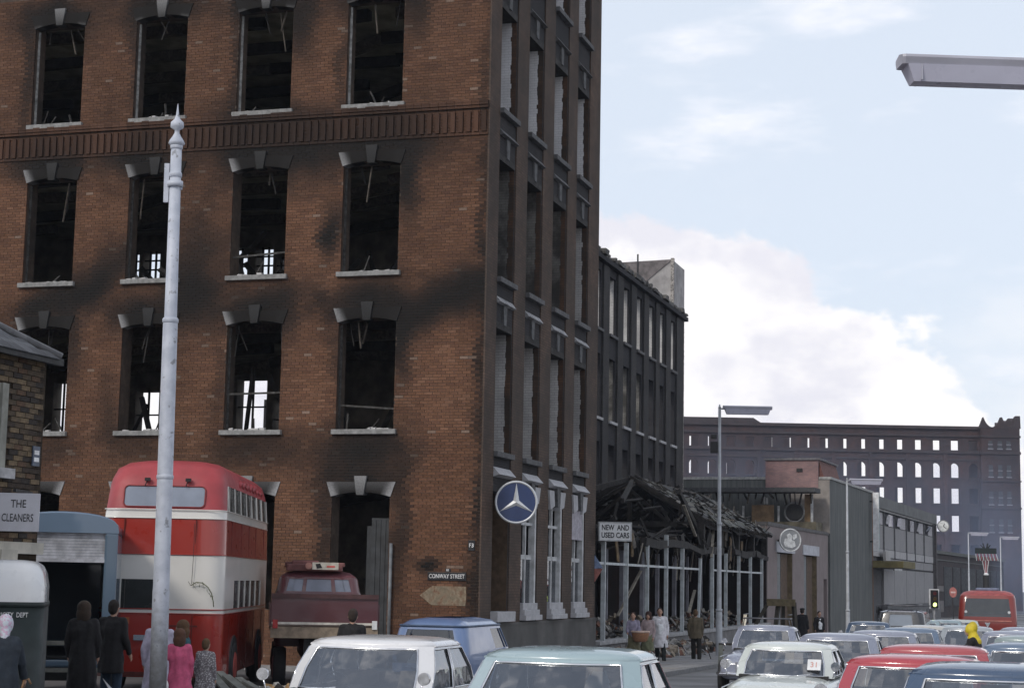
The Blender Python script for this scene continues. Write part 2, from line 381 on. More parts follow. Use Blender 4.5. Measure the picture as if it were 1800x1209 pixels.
SOOT = [(13.0,18.0,1.13,.57,1),(13.8,16.5,.19,1.5,.6),(9.7,18.1,1.14,.5,1),(10.4,16.4,.14,1.3,.5),(6.5,18.0,1.15,.52,1),(5.4,17.4,.37,.72,.7),(7.3,16.2,.15,1.46,.6),(3.3,18,1.14,.48,1),(2.1,17.4,.29,.63,.6),(4.1,16.2,.13,1.27,.5),
 (12.9,13.8,1.09,.49,.95),(12.2,13.6,.29,.65,.6),(10,13.9,.96,.55,.95),(6.6,13.8,1.5,.7,1),(5.1,13.8,.91,.63,.75),(6.5,14.6,1.17,.48,.5),(3.2,13.8,1.36,.47,.95),(2.2,12.9,.25,.8,.8),(4.4,11.5,.26,.49,.85),(6.8,14.4,.84,.48,.5),(2.5,14.1,.96,.46,.6),
 (12.1,8.9,.39,.96,.6),(9.8,9.5,.95,.45,.9),(8.5,10.0,.9,1.0,.75),(8.2,11.2,.7,.9,.5),(6.4,9.55,1.0,.42,.9),(5.3,9.9,.7,.4,.4),(5.6,9.2,.3,.92,.5),
 (3.2,9.5,1.11,.54,1),(2.3,8.6,.22,.9,.7),(12.4,5.8,.7,.38,.5),(10.7,6.7,.28,.78,.5),(9.9,6,.85,.31,.5),(6.4,5.8,1.14,.39,.6),(3.2,5.8,1.33,.5,.75),(3.2,4.9,1.1,.38,.9),
 (4.2,3.4,.19,1.32,.6),(2.2,3.6,.22,1.31,.6),(7.4,7.7,.17,.92,.4),(4.1,7.8,.13,.91,.4),(5.7,8,.13,.92,.4),(3.2,14.7,.97,.22,.5),(6.5,14.7,1.01,.22,.5),(.1,2.7,.21,1.72,.5),(1.3,2.75,.3,.14,.9),(.06,8.5,.12,4.5,.5),(0,4.2,.12,4.4,.5),(.1,14.5,.12,3.9,.4)]
SOOT += [(1.5,9.45,1.75,.55,1.0,.50), (.2,10.1,.9,.6,.9,.5), (11.6,10.25,1.75,.55,.95,.62), (13.2,9.7,1.0,.5,.9,.4), (10.0,11.0,.6,.5,.6,.7)]
def sootA(t, z):
    k = 1.0; n = mnoise.noise((t*1.7, z*1.7, 3.3))*.35 + mnoise.noise((t*5, z*2.2, 1.1))*.28
    tw_ = t + .28*mnoise.noise((t*.9, z*.9, 7.7)) + .10*mnoise.noise((t*3, z*3, 4.4)); zw_ = z + .28*mnoise.noise((t*.9, z*.9, 17.7)) + .12*mnoise.noise((t*3, z*1.5, 14.4))
    for e in SOOT:
        a, b, ra, rb, s = e[:5]; x, y = tw_-a, zw_-b
        if len(e) > 5: c_, s_ = math.cos(e[5]), math.sin(e[5]); x, y = x*c_ - y*s_, x*s_ + y*c_
        d = (x/(ra*(1.12 if len(e) > 5 else 1.25)))**2 + (y/(rb*(1.12 if len(e) > 5 else 1.4)))**2
        if d < 2.8: k *= 1 - min(1, s*(1.1 if len(e) > 5 else 1.3))*math.exp(-(d*max(.3, 1+n))**1.3*.85)
    # thin run-down streaks and general grime
    st_ = max(0, mnoise.noise((t*3.1, z*.25, 21.0)))*.35
    base = .10 + .20*max(0, mnoise.noise((t*.35, z*.22, 9.0)) + .2) + (.13 if z > 13.5 else .04 if z > 9.5 else 0) + st_*.5
    return min(1, 1 - k*(1-min(base, .75)))
SC = np.array((.016,.0155,.015))
def kiln(t, z):
    r = random.random(); b = np.array((.205,.104,.062)) if r < .6 else np.array((.175,.088,.055)) if r < .88 else np.array((.235,.125,.078)) if r < .988 else np.array((.30,.21,.16))
    return b*random.uniform(.88, 1.10)*1.0*(.94 + .30*mnoise.noise((t*.5, z*.5, 5)) + .16*mnoise.noise((t*1.6, z*2.4, 8)))
# --- wall A core (mortar face a little behind the bricks) and its sheet of bricks
tb = breaks(0.0, 21.0, [v for o in openA for v in o[:2]]); zb = breaks(-.8, ZT, [v for o in openA for v in o[2:]])
mbA = MB(); wall_grid(mbA, tb, zb, lambda t, z: not inA(t, z), fA, .012, .56)
MORT = mat('sooty_mortar', (.085,.062,.047), .95, 0, .3, 4, .6, (.02,.019,.018), .9, .006, 60)
obj('street_wall', mbA, MORT, mill)
vs = []; fs = []; cs = []; single = []
BWp, BHp = .2286, .0762
nz = int(18.7/BHp)
band = (13.96, 14.88)
for j in range(nz):
    z0 = j*BHp; off = (j % 2)*BWp/2 + ((j//5) % 2)*.03
    if band[0]-.05 < z0 + .04 < band[1]: continue
    t = -off
    while t < 15.9:
        a0, a1 = max(t, 0.0), t + BWp - .010; t += BWp; zz0, zz1 = z0, z0 + BHp - .010
        if a1 < .03: continue
        # trim against openings
        segs = [(a0, a1)]
        for (o0, o1, p0, p1) in openA:
            if zz1 <= p0 + .02 or zz0 >= p1 - .02: continue
            ns = []
            for (x0, x1) in segs:
                if x1 <= o0 or x0 >= o1: ns.append((x0, x1)); continue
                if x0 < o0 - .02: ns.append((x0, o0))
                if x1 > o1 + .02: ns.append((o1, x1))
            segs = ns
        for (x0, x1) in segs:
            if x1 - x0 < .03: continue
            tc_, zc_ = (x0+x1)/2, (zz0+zz1)/2
            so_ = sootA(tc_, zc_); col = kiln(tc_, zc_)*(1-so_) + SC*so_
            f0 = random.uniform(-.003, .003)
            if len(single) < 300 and .25 < x0 and x1 < 2.2 and 3.0 < zz0 < 6.0 and x1-x0 > .2 and so_ < .4:
                single.append((x0, zz0, f0, col)); continue
            o = len(vs); vs += [(f0,x0,zz0),(f0,x1,zz0),(f0,x1,zz1),(f0,x0,zz1),(.05,x0,zz0),(.05,x1,zz0),(.05,x1,zz1),(.05,x0,zz1)]
            fs += [(o+3,o+2,o+1,o),(o,o+1,o+5,o+4),(o+1,o+2,o+6,o+5),(o+2,o+3,o+7,o+6),(o+3,o,o+4,o+7)]; cs += [(*col, 1)]*8
BRK = attrmat('fired_brick')
mb = MB(); mb.v = vs; mb.f = fs; mb.sm = [False]*len(fs); mb.c = cs
o = obj('brickwork', mb, BRK, mill, fix=False); o['kind'] = 'stuff'
var = []
for i in range(12):
    col = kiln(i*3.3, i)*.84; m_ = MB(); m_.box(0, .05, 0, BWp-.010, 0, BHp-.010, skip=('+x',)); m_.c = [(*col, 1)]*8; me = m_.mesh('brick'); fixn(me); me.materials.append(BRK); var.append(me)
for (x0, zz0, f0, col) in single: obj('brick', random.choice(var), None, mill, (f0, x0, zz0))
# --- stone lintels with keystones, and sills
STN = attrmat('lintel_stone', .85, .004, 50, .3)
def lintel(t0, t1, zs, white=1.0, rise=.11, rnd=0):
    w = (t1-t0); mb = MB(); cols_ = []; n = 18
    for i in range(n+1):
        u = i/n; a = t0 - .02 + (w+.04)*u; top_a = t0 - .15 + (w+.30)*u; zbm = zs + rise*(1-(2*u-1)**2)
        for k in range(5):
            q = k/4; tt = a + (top_a-a)*q; zz = zbm + (zs+.38-zbm)*q; mb.v.append((-.025, tt, zz))
            w_ = abs(2*u-1); e = 1 - min(1, max(0, (w_-.66-.08*q)/.30))**1.3; e *= 1.0 - (.01 if zs > 5 else .18)*q; side_ = .985 if zs > 15 else (.98 if u < .5 and 5 < zs < 15 else .0); chip = .25 + .35*mnoise.noise((tt*5+zs, zz*5, t0*3)); so_ = min(1, max(e, side_ - (.18 if zs > 15 and q < .2 else 0), chip))
            c = np.array((.40,.40,.41) if zs < 5 else (.33,.33,.335))*(1-so_) + np.array((.014,.0125,.0115))*so_; cols_.append((*c, 1))
    m_ = n*5+5
    for (x, y, z) in list(mb.v): mb.v.append((.30, y, z))
    mb.c = cols_ + cols_
    q_ = lambda i, k, b=0: b*m_ + i*5 + k
    for i in range(n):
        for k in range(4): mb.f.append((q_(i,k), q_(i+1,k), q_(i+1,k+1), q_(i,k+1))); mb.sm.append(False)
        mb.f.append((q_(i,0), q_(i,0,1), q_(i+1,0,1), q_(i+1,0))); mb.f.append((q_(i,4), q_(i+1,4), q_(i+1,4,1), q_(i,4,1))); mb.sm += [False]*2
    for k in range(4):
        mb.f.append((q_(0,k), q_(0,k+1), q_(0,k+1,1), q_(0,k,1))); mb.f.append((q_(n,k), q_(n,k,1), q_(n,k+1,1), q_(n,k+1))); mb.sm += [False]*2
    L = obj('lintel', mb, STN, mill); tcn = (t0+t1)/2
    kb = MB(); kb.prism([(tcn-.10, zs+.04), (tcn+.10, zs+.04), (tcn+.17, zs+.53), (tcn-.17, zs+.53)], lambda a, b, d: (d, a, b), -.075, .2)
    so_ = .95 if 5 < zs < 15 else .45 if zs > 15 else .25; c0 = np.array((.36,.36,.365)); kb.c = [(*(c0*(1-min(1, so_+(.5 if v[2] < zs+.3 else 0)))+np.array((.03,.03,.03))*min(1, so_+(.5 if v[2] < zs+.3 else 0))), 1) for v in kb.v]
    obj('keystone', kb, STN, L)
SILLA = mat('sooty_sill_stone', (.25,.25,.245), .9, 0, .2, 9, .55, (.10,.098,.095), 4, .008, 50)
PLAST = mat('spalled_plaster', (.48,.47,.46), .9, 0, .2, 10, .4, (.15,.15,.14), 5, .01, 40)
FRAMEC = mat('charred_frame', (.04,.038,.035), .85, 0, .5, 14, .4, (.16,.155,.15), 6)
for ci, c in enumerate(colsA[:4]):
    for ri, r in enumerate(rowsA[:3]):
        lintel(c[0], c[1], r[1])
        mb = MB(); mb.box(-.10, .30, c[0]-.09, c[1]+.09, r[0]-.13, r[0]+.0); S_ = obj('sill', mb, SILLA, mill, bevel=.012)
        # rubble and broken plaster lying along the sill
        mb = MB()
        for q in range(random.randint(5, 11)):
            a = random.uniform(c[0]+.1, c[1]-.1); h = random.uniform(.02, .07); w_ = random.uniform(.04, .16); d_ = random.uniform(.0, .2)
            mb.obox((d_, a, r[0]+h*.45), (random.uniform(.03,.07),0,.01), (.0, w_/2, random.uniform(-.01,.01)), (0,.01,h/2))
        o = obj('debris', mb, PLAST, S_); o['kind'] = 'stuff'
        # inner reveal: pale frame remains on the far jamb
        if (ci + ri) % 3 != 2 or ri == 2:
            mb = MB(); mb.box(.16, .20, c[1]-.055, c[1]-.002, r[0], r[1]-.05); mb.box(.15, .21, c[1]-.03, c[1]-.001, r[0], r[1]-.3)
            obj('window_frame', mb, FRAMEC if ri < 2 else mat('scorched_white_frame', (.30,.30,.29), .8, 0, .4, 8, .5, (.05,.05,.05), 3), mill)
    for ri, r in enumerate(rowsA[:3]):
        rw = random.Random(ci*7+ri)
        for q in range(rw.randint(2, 4)):   # hanging laths and broken sash bars
            a = rw.uniform(c[0]+.1, c[1]-.1); L_ = rw.uniform(.3, 1.1); mb = MB(); mb.beam((.25+rw.random()*.2, a, r[1]+.02), (.25+rw.random()*.3, a+rw.uniform(-.25,.25), r[1]-L_), rw.uniform(.02,.05), .03); obj('hanging_lath', mb, rw.choice((CHAR, ASHWOOD)), mill)
        if rw.random() < .25:
            mb = MB(); z = r[0] + rw.uniform(.5, 1.1); mb.beam((.2, c[0], z), (.2, c[1], z+rw.uniform(-.1,.15)), .04, .05); obj('sash_bar', mb, FRAMEC, mill)
        for q in range(rw.randint(1, 3)):
            a = rw.uniform(c[0]+.15, c[1]-.15); mb = MB(); mb.beam((.3, a, r[0]-.02), (.35, a+rw.uniform(-.3,.3), r[0]+rw.uniform(.15,.5)), .05, .03); obj('sash_stub', mb, rw.choice((CHAR, FRAMEC)), mill)
    if ci < 4: lintel(c[0]+.04, c[1]+.04, 4.54, rise=.11)
lintel(colsA[1][0]+.04, colsA[1][1]+.04, 4.54) if False else None
# --- corbelled string course: lower fillet, dentil bricks, upper mouldings
COURSE = brickmat('sooty_course_brick', srgb(98,66,50), srgb(84,57,44), (.05,.042,.035), .3, .9, (.03,.026,.023), .5)
def coursecol(t, z):
    so_ = min(1, sootA(t, z)*.85); return (*(np.array((.165,.085,.055))*(.9+.25*mnoise.noise((t*2.5, z*6, 31)))*(1-so_) + SC*so_), 1)
def course(name, bands):
    mb = MB(); mb.c = []
    for (d_, z0, z1) in bands:
        t = .002
        while t < 15.88:
            mb.box(d_ + random.uniform(-.002,.002), .05, t, t+.2215, z0, z1); mb.c += [coursecol(t+.11, (z0+z1)/2)]*8; t += .2286
    return obj(name, mb, BRK, mill, fix=False)
course('string_course_fillet', [(-.035, 13.95, 14.02)]); course('string_course_cornice', [(-.075, 14.665, 14.735), (-.10, 14.742, 14.805), (-.10, 14.812, 14.865)])
course('string_course_panel', [(-.012, 14.03+.0765*k, 14.03+.0765*k+.068) for k in range(8)])
t = .05
while t < 15.8:
    c_ = coursecol(t+.05, 14.3); dm = MB(); dm.box(0, .06, 0, .115, 0, .55); dm.c = [c_]*8
    obj('dentil_brick', dm, BRK, mill, (-.062 + random.uniform(-.004,.004), t, 14.034), fix=False); t += .215
# --- facade B: dark wall, pilasters, openings
sb = breaks(0.56, 11.75, [v for o in openB for v in o[:2]]); zbb = breaks(-.8, ZT, [v for o in openB for v in o[2:]])
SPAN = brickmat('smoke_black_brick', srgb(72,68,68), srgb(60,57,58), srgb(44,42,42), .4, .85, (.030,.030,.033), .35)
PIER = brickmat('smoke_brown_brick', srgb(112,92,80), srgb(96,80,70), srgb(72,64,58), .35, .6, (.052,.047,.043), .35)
PIER2 = brickmat('plinth_render', srgb(112,110,108), srgb(106,105,103), srgb(104,102,100), .3, .4, (.06,.06,.06), .7, .9, .45, .006, .002)
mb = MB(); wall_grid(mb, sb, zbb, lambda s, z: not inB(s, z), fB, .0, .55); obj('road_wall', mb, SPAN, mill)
edges = [(-.004, .90), (2.45, 3.53), (5.12, 6.21), (7.82, 8.87), (10.42, 11.752)]
for a, b in edges:
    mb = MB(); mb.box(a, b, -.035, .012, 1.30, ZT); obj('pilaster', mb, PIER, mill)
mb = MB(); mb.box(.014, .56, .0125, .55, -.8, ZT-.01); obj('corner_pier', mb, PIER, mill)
mb = MB(); mb.box(-.012, 11.76, -.085, .01, -.8, 1.30); mb.box(-.02, 11.77, -.10, .012, 1.30, 1.37); obj('plinth', mb, PIER2, mill)
WHB = brickmat('whitewashed_reveal', (.78,.78,.80), (.74,.74,.77), (.55,.55,.57), .12, .15, (.2,.19,.18), 1.6)
WHS = brickmat('scorched_whitewash', (.30,.29,.27), (.26,.25,.23), (.17,.16,.15), .3, .9, (.03,.028,.026), 1.1)
GREYW = brickmat('grey_whitewash', (.62,.61,.60), (.56,.55,.55), (.30,.29,.29), .2, .4, (.16,.155,.15), 1.0)
RAWJ = brickmat('raw_jamb_brick', srgb(112,84,66), srgb(94,71,58), srgb(66,58,52), .3, .85, (.04,.035,.03), 1.0)
HOODW = mat('hood_stone_white', (.42,.42,.44), .7, 0, .15, 8, .35, (.2,.2,.2), 4)
HOODG = mat('hood_stone_sooty', (.105,.105,.108), .85, 0, .3, 8, .5, (.06,.06,.06), 3)
def ragged(name, s1, z0, z1, m, d0=.15, d1=.55):
    mb = MB(); n = 22; rng = [d0 + random.uniform(-.02, .03) for _ in range(n+1)]
    for i in range(n):
        a = z0 + (z1-z0)*i/n; b = z0 + (z1-z0)*(i+1)/n; mb.box(s1-.018, s1-.001, rng[i], d1, a, b)
    obj(name, mb, m, mill)
for ci, c in enumerate(colsB):
    for ri, r in enumerate(rowsB[:4]):
        m = (GREYW, WHS, WHB, WHB)[ri]
        if ri == 1 and ci == 3: m = GREYW
        ragged('whitewashed_jamb', c[1], r[0], r[1]-.02, m)
        mb = MB(); mb.box(c[1]-.006, c[1]-.0005, .0, .16, r[0], r[1]); obj('raw_jamb', mb, RAWJ, mill)
        mb = MB(); mb.box(c[0]-.06, c[1]+.06, -.15, .25, r[0]-.14, r[0]-.0); obj('sill', mb, HOODG, mill, bevel=.01)
        # charred lintel, soffit, keystone
        mb = MB(); mb.box(c[0]-.002, c[1]+.002, -.02, .5, r[1]-.16, r[1]+.02); obj('charred_soffit', mb, CHAR, mill)
        mb = MB(); mb.prism([(c[0]+.62, r[1]-.02), (c[0]+.82, r[1]-.02), (c[0]+.88, r[1]+.5), (c[0]+.56, r[1]+.5)], lambda a, b, d: (a, d, b), -.05, .1); obj('keystone', mb, HOODG, mill)
        mb = MB(); z = r[1]+.53
        mb.add([(c[0]-.02,-.13,z), (c[1]+.02,-.13,z), (c[1]+.02,-.02,z+.15), (c[0]-.02,-.02,z+.15), (c[0]-.02,-.02,z-.03), (c[1]+.02,-.02,z-.03)], [(0,1,2,3),(0,4,5,1),(0,3,4),(1,5,2),(2,5,4,3)])
        obj('hood', mb, HOODG if ri else mat('hood_stone_flaking', (.34,.34,.35), .8, 0, .3, 9, .6, (.06,.06,.06), 4), mill)
    # ground floor
    mb = MB(); z = 5.28
    mb.add([(c[0]-.04,-.20,z-.1), (c[1]+.04,-.20,z-.1), (c[1]+.04,-.02,z+.1), (c[0]-.04,-.02,z+.1), (c[0]-.04,-.02,z-.16), (c[1]+.04,-.02,z-.16)], [(0,1,2,3),(0,4,5,1),(0,3,4),(1,5,2),(2,5,4,3)])
    obj('hood', mb, HOODW, mill)
    if ci:
        for k, (a, b, ta, tb_) in enumerate(((c[0], c[0]+.45, c[0]-.16, c[0]+.36), (c[1]-.45, c[1], c[1]-.36, c[1]+.16))):
            mb = MB(); mb.prism([(a, 4.5), (b, 4.62), (tb_, 5.05), (ta, 5.05)], lambda p, q, d: (p, d, q), -.09, .2); obj('lintel_wing', mb, HOODW, mill)
        mb = MB(); mb.prism([(c[0]+.62, 4.6), (c[0]+.84, 4.6), (c[0]+.9, 5.14), (c[0]+.56, 5.14)], lambda p, q, d: (p, d, q), -.13, .2); obj('keystone', mb, HOODG, mill)
        mb = MB(); mb.box(c[0]-.08, c[1]+.08, -.22, .25, 1.40, 1.54); mb.box(c[0]-.02, c[1]+.02, -.16, .25, 1.54, 1.68); mb.box(c[0]+.02, c[1]-.02, -.1, .22, 1.68, 1.86); obj('stepped_sill', mb, HOODW, mill, bevel=.01)
        fr = MB(); fr.box(c[0]+.02, c[0]+.10, .06, .16, 1.86, 4.75); fr.box(c[1]-.16, c[1]-.02, -.02, .16, 1.86, 4.75); fr.box(c[0]+.1, c[1]-.16, .07, .15, 3.05, 3.17); fr.box((c[0]+c[1])/2-.05, (c[0]+c[1])/2+.03, .07, .15, 1.86, 4.6); fr.box(c[0]+.1, c[1]-.16, .06, .15, 3.98, 4.06)
        F_ = obj('sash_frame', fr, mat('grimy_white_frame', (.50,.51,.52), .6, 0, .15, 5, .45, (.2,.2,.19), 3), mill)
        for k in range(2):
            mb = MB(); a = c[0]+.1 if k == 0 else (c[0]+c[1])/2+.03; b = (c[0]+c[1])/2-.05 if k == 0 else c[1]-.16; mb.box(a, b, .105, .112, 1.86, 3.05); obj('pane', mb, PANE, F_)
        if ci == 3:
            mb = MB(); mb.box(c[0]+.03, c[1]-.17, -.01, .05, 3.72, 4.66); obj('boarded_panel', mb, mat('lilac_board', (.36,.34,.38), .7), mill)
    else:
        mb = MB(); mb.box(c[0]-.08, c[1]+.08, -.24, .25, 1.40, 1.66); obj('stepped_sill', mb, HOODW, mill, bevel=.01)
        mb = MB(); mb.box(c[1]-.006, c[1]-.0005, .0, .55, 1.66, 4.75); obj('raw_jamb', mb, mat('brown_jamb', (.10,.065,.04), .9), mill)
# --- inside: back wall with windows, floors, beams, iron columns, party walls
INW = mat('smoked_plaster', (.17,.15,.125), .95, 0, .4, 1.5, .6, (.04,.036,.032), .8, .006, 20)
CEIL = mat('smoked_ceiling', (.27,.255,.20), .95, 0, .35, 1.2, .6, (.05,.05,.04), .7)
openC = [(12.1, 12.85, 11.6, 13.5), (11.15, 11.8, 11.6, 13.5), (10.6, 11.05, 11.6, 13.1), (16.2, 16.75, 11.6, 13.5), (15.4, 16.05, 11.6, 13.5), (11.2, 12.3, 6.2, 9.0), (10.5, 10.98, 6.2, 8.35), (15.2, 16.1, 6.2, 8.65), (18.6, 19.3, 6.2, 9.0)]
inC = lambda t, z: any(a < t < b and c < z < d for a, b, c, d in openC)
cb = breaks(.55, 21.0, [v for o in openC for v in o[:2]]); czb = breaks(-.8, ZT, [v for o in openC for v in o[2:]])
mb = MB(); wall_grid(mb, cb, czb, lambda t, z: not inC(t, z), fA, 11.2, 11.75); obj('rear_wall', mb, INW, mill)
for (a, b, c_, d_) in openC:
    mb = MB(); n = 3 if d_ > 10 else 2
    for k in range(1, n): x = a + (b-a)*k/n; mb.box(11.3, 11.36, x-.03, x+.03, c_, d_)
    for k in range(1, 6 if d_ > 10 else 3): z = c_ + (d_-c_)*k/(6 if d_ > 10 else 3); mb.box(11.3, 11.36, a, b, z-.025, z+.025)
    obj('window_bars', mb, CHAR, mill)
mb = MB(); mb.box(.56, 11.2, 20.6, 21.0, -.8, ZT); obj('party_wall', mb, INW, mill)
for z in (5.25, 9.55, 14.05, 18.35):
    mb = MB(); mb.box(.57, 11.19, .56, 20.59, z, z+.28); F_ = obj('floor', mb, CEIL, mill)
    for s in (2.2, 4.4, 6.6, 8.8):
        a_ = .6
        while a_ < 20.4:
            L_ = random.uniform(1.4, 4.5); b_ = min(a_+L_, 20.5); dz_ = random.choice((0, 0, -.05, -.5)); mb = MB(); mb.beam((s, a_, z-.16), (s+random.uniform(-.25,.25), b_, z-.16+dz_), .24, .30, random.uniform(-.08,.08)); obj('floor_beam', mb, ASHWOOD if random.random() < .5 else CHAR, F_); a_ = b_ + (random.uniform(.3,1.2) if random.random() < .3 else .01)
mb = MB(); mb.box(.0, 11.75, .0, 21.0, ZT, ZT+.2); obj('sky_block_deck', mb, CHAR, mill)  # unseen deck above the view, added to keep sky light out
for z in (1.0, 5.53, 9.83, 14.33):
    for t in (3.9, 7.1, 10.3, 13.5):
        for s in (4.4,):
            mb = MB(); mb.lathe([(.12,0),(.12,.12),(.085,.2),(.08,3.5),(.14,3.62),(.14,3.75)], 12, (s, t, z)); obj('iron_column', mb, mat('scorched_iron', (.09,.09,.08), .7, 0, .4), mill)
# fallen timbers in some rooms
rnd = random.Random(5)
for (t, z) in ((3.3, 10.5), (6.4, 10.5), (9.5, 10.5), (12.8, 10.5), (3.2, 6.2), (6.6, 6.2), (9.8, 6.2), (13, 6.2), (3, 1.2)):
    for k in range(4):
        a = Vector((rnd.uniform(1.2, 4), t+rnd.uniform(-1.2,1.2), z-.6)); b = a + Vector((rnd.uniform(-1,3), rnd.uniform(-1.6,1.6), rnd.uniform(.6,2.6)))
        mb = MB(); mb.beam(a, b, .09, .14, rnd.random()); obj('fallen_timber', mb, CHAR, mill)
# bottom doorway: half-open timber leaf
mb = MB(); mb.box(.30, .36, 2.50, 3.05, .1, 4.0); dl = obj('door_leaf', mb, mat('grey_door', (.035,.038,.042), .7, 0, .3, 4, .4), mill)
for k in range(4): mb = MB(); mb.box(.285, .30, 2.52+k*.135, 2.63+k*.135, .2, 3.95); obj('door_plank', mb, mat('grey_door', (.085,.09,.095)), dl)
mb = MB(); mb.box(.5, .56, 3.1, 3.25, .1, 3.8); obj('door_post', mb, mat('grey_door', (.085,.09,.095)), mill)
mb = MB(); mb.tube([(-.08, 2.36, 0), (-.08, 2.36, 3.35)], .045, 8); obj('downpipe', mb, mat('downpipe_grey', (.14,.15,.16), .5), mill)
# ------------------------------------------------ signs and plates fixed to the mill
def plate(name, label, cat, s0, t0, t1, z0, z1, m, txt=None, tm=None, size=.1, sx=1.0):
    T_ = thing(name, label, cat, ST(s0, (t0+t1)/2, (z0+z1)/2), RZU)
    w = (t1-t0)/2; h = (z1-z0)/2; mb = MB(); mb.box(-.02, .0, -w, w, -h, h); obj('board', mb, m, T_, bevel=.004)
    if txt:
        for i, line in enumerate(txt): text_mesh(line[0], line[1], tm, 'lettering', T_, facing((-.024, line[2], line[3]), (0,-1,0), (0,0,1)), .002, sx=sx, bold=.001)
    return T_
PLB = mat('black_enamel', (.02,.021,.024), .35)
plate('street_sign', 'black street name plate reading CONWAY STREET on the brick wall', 'sign', -.006, .34, 1.37, 2.43, 2.64, PLB, [('CONWAY STREET', .15, 0, 0)], mat('sign_white', (.75,.75,.75), .5), sx=.78)
plate('number_plate', 'tiny white number 81 tab above the street name plate', 'sign', -.006, .76, .90, 2.655, 2.73, PLB, [('81', .08, 0, 0)], mat('sign_white', (.75,.75,.75)))
plate('hydrant_plate', 'small black number plate on brick beside the mill corner', 'sign', -.006, .13, .30, 3.19, 3.45, PLB, [('F3', .14, 0, 0)], mat('sign_white', (.75,.75,.75)))
bt = thing('painted_arrow', 'faded cream arrow-shaped paint patch below the street name plate', 'paint patch', ST(-.004, .95, 2.05), RZU)
mb = MB(); mb.prism([(.62,0),(.30,-.24),(-.60,-.24),(-.62,.0),(-.60,.24),(.30,.24)], lambda a, b, d: (d, a, b), -.006, .002); obj('patch', mb, mat('faded_cream_paint', (.22,.18,.125), .9, 0, .3, 8, .9, (.15,.075,.045), 7), bt)
# ================================================================== second mill, set back behind the showroom
mill2 = thing('rear_mill', 'blackened roofless brick mill block behind the burnt showroom, ragged eaves line', 'building', CORNER, RZU)
cols2 = [(27.0,28.4),(29.9,31.3),(32.8,34.2),(35.6,37.0),(38.5,39.9),(41.4,42.8),(44.3,45.7),(47.2,48.6),(49.9,51.2),(52.8,54.1)]
rows2 = [(1.6, 4.6), (5.85, 8.95), (10.05, 13.05), (14.2, 17.0)]
open2 = [(c[0], c[1], r[0], r[1]) for c in cols2 for r in rows2]
in2 = lambda s, z: any(a < s < b and c < z < d for a, b, c, d in open2)
M2 = brickmat('rear_mill_brick', srgb(66,65,68), srgb(56,55,58), srgb(44,43,45), .35, .7, (.030,.030,.033), .3)
M2P = brickmat('rear_mill_pier_brick', srgb(80,77,75), srgb(68,66,66), srgb(52,50,50), .35, .6, (.040,.040,.042), .3)
T2 = 6.2
mb = MB(); wall_grid(mb, breaks(25, 56.2, [v for o in open2 for v in o[:2]]), breaks(-1, 17.75, [v for o in open2 for v in o[2:]]), lambda s, z: not in2(s, z), lambda a, z, d: (a, d, z), T2, T2+.5); obj('front_wall', mb, M2, mill2)
mb = MB(); mb.box(25, 56.19, T2+11, T2+11.5, -1, 9.8); mb.box(25, 25.4, T2+.51, T2+10.99, -1, 17); mb.box(55.7, 56.19, T2+.51, T2+10.99, -1, 17.4); obj('rear_and_end_walls', mb, M2, mill2)
for i in range(len(cols2)+1):
    a = cols2[i-1][1]+.18 if i else 25.0; b = cols2[i][0]-.18 if i < len(cols2) else 56.25
    mb = MB(); mb.box(a, b, T2-.10, T2+.01, -1, 17.35); obj('pilaster', mb, M2P, mill2)
for ci, c in enumerate(cols2):
    for ri, r in enumerate(rows2[1:]):
        mb = MB(); mb.box(c[0]-.08, c[1]+.08, T2-.16, T2+.3, r[0]-.13, r[0]); obj('sill', mb, STONE if ri == 1 else HOODG, mill2)
        if ri == 2 or (ri == 1 and ci in (2, 4, 5, 6)):
            mb = MB(); mb.box(c[1]-.02, c[1]-.002, T2+.10, T2+.5, r[0], r[1]); obj('whitewashed_jamb', mb, GREYW if ri == 2 else WHS, mill2)
# ragged eaves: broken copings and charred roof edge timbers
rnd = random.Random(11); s = 30.0
mb = MB()
while s < 56.4:
    L = rnd.uniform(.25, .8); h = rnd.uniform(.02, .16); mb.obox((s+L/2, T2+.0+rnd.uniform(-.1,.15), 17.75+h/2), (L/2*.95,0,0), (0,.26,0), (0,rnd.uniform(-.03,.03),h/2+.05)); s += L
o = obj('broken_coping', mb, mat('broken_coping_stone', (.11,.105,.10), .9, 0, .5, 6, .4), mill2); o['kind'] = 'stuff'
mb = MB(); mb.box(25, 56.6, T2-.28, T2+.1, 17.40, 17.62); obj('eaves_band', mb, M2, mill2)
mb = MB()   # pale toothed brick edge at the end of the wall
for j in range(120):
    z = 1 + j*.14; w_ = rnd.uniform(.03, .14); mb.box(56.2-w_, 56.205+rnd.uniform(0,.05), T2-.115, T2+.3, z, z+.12)
o = obj('toothed_edge', mb, mat('broken_pale_brick', (.30,.28,.26), .9, 0, .6, 14, .6, (.05,.05,.05), 6), mill2); o['kind'] = 'stuff'
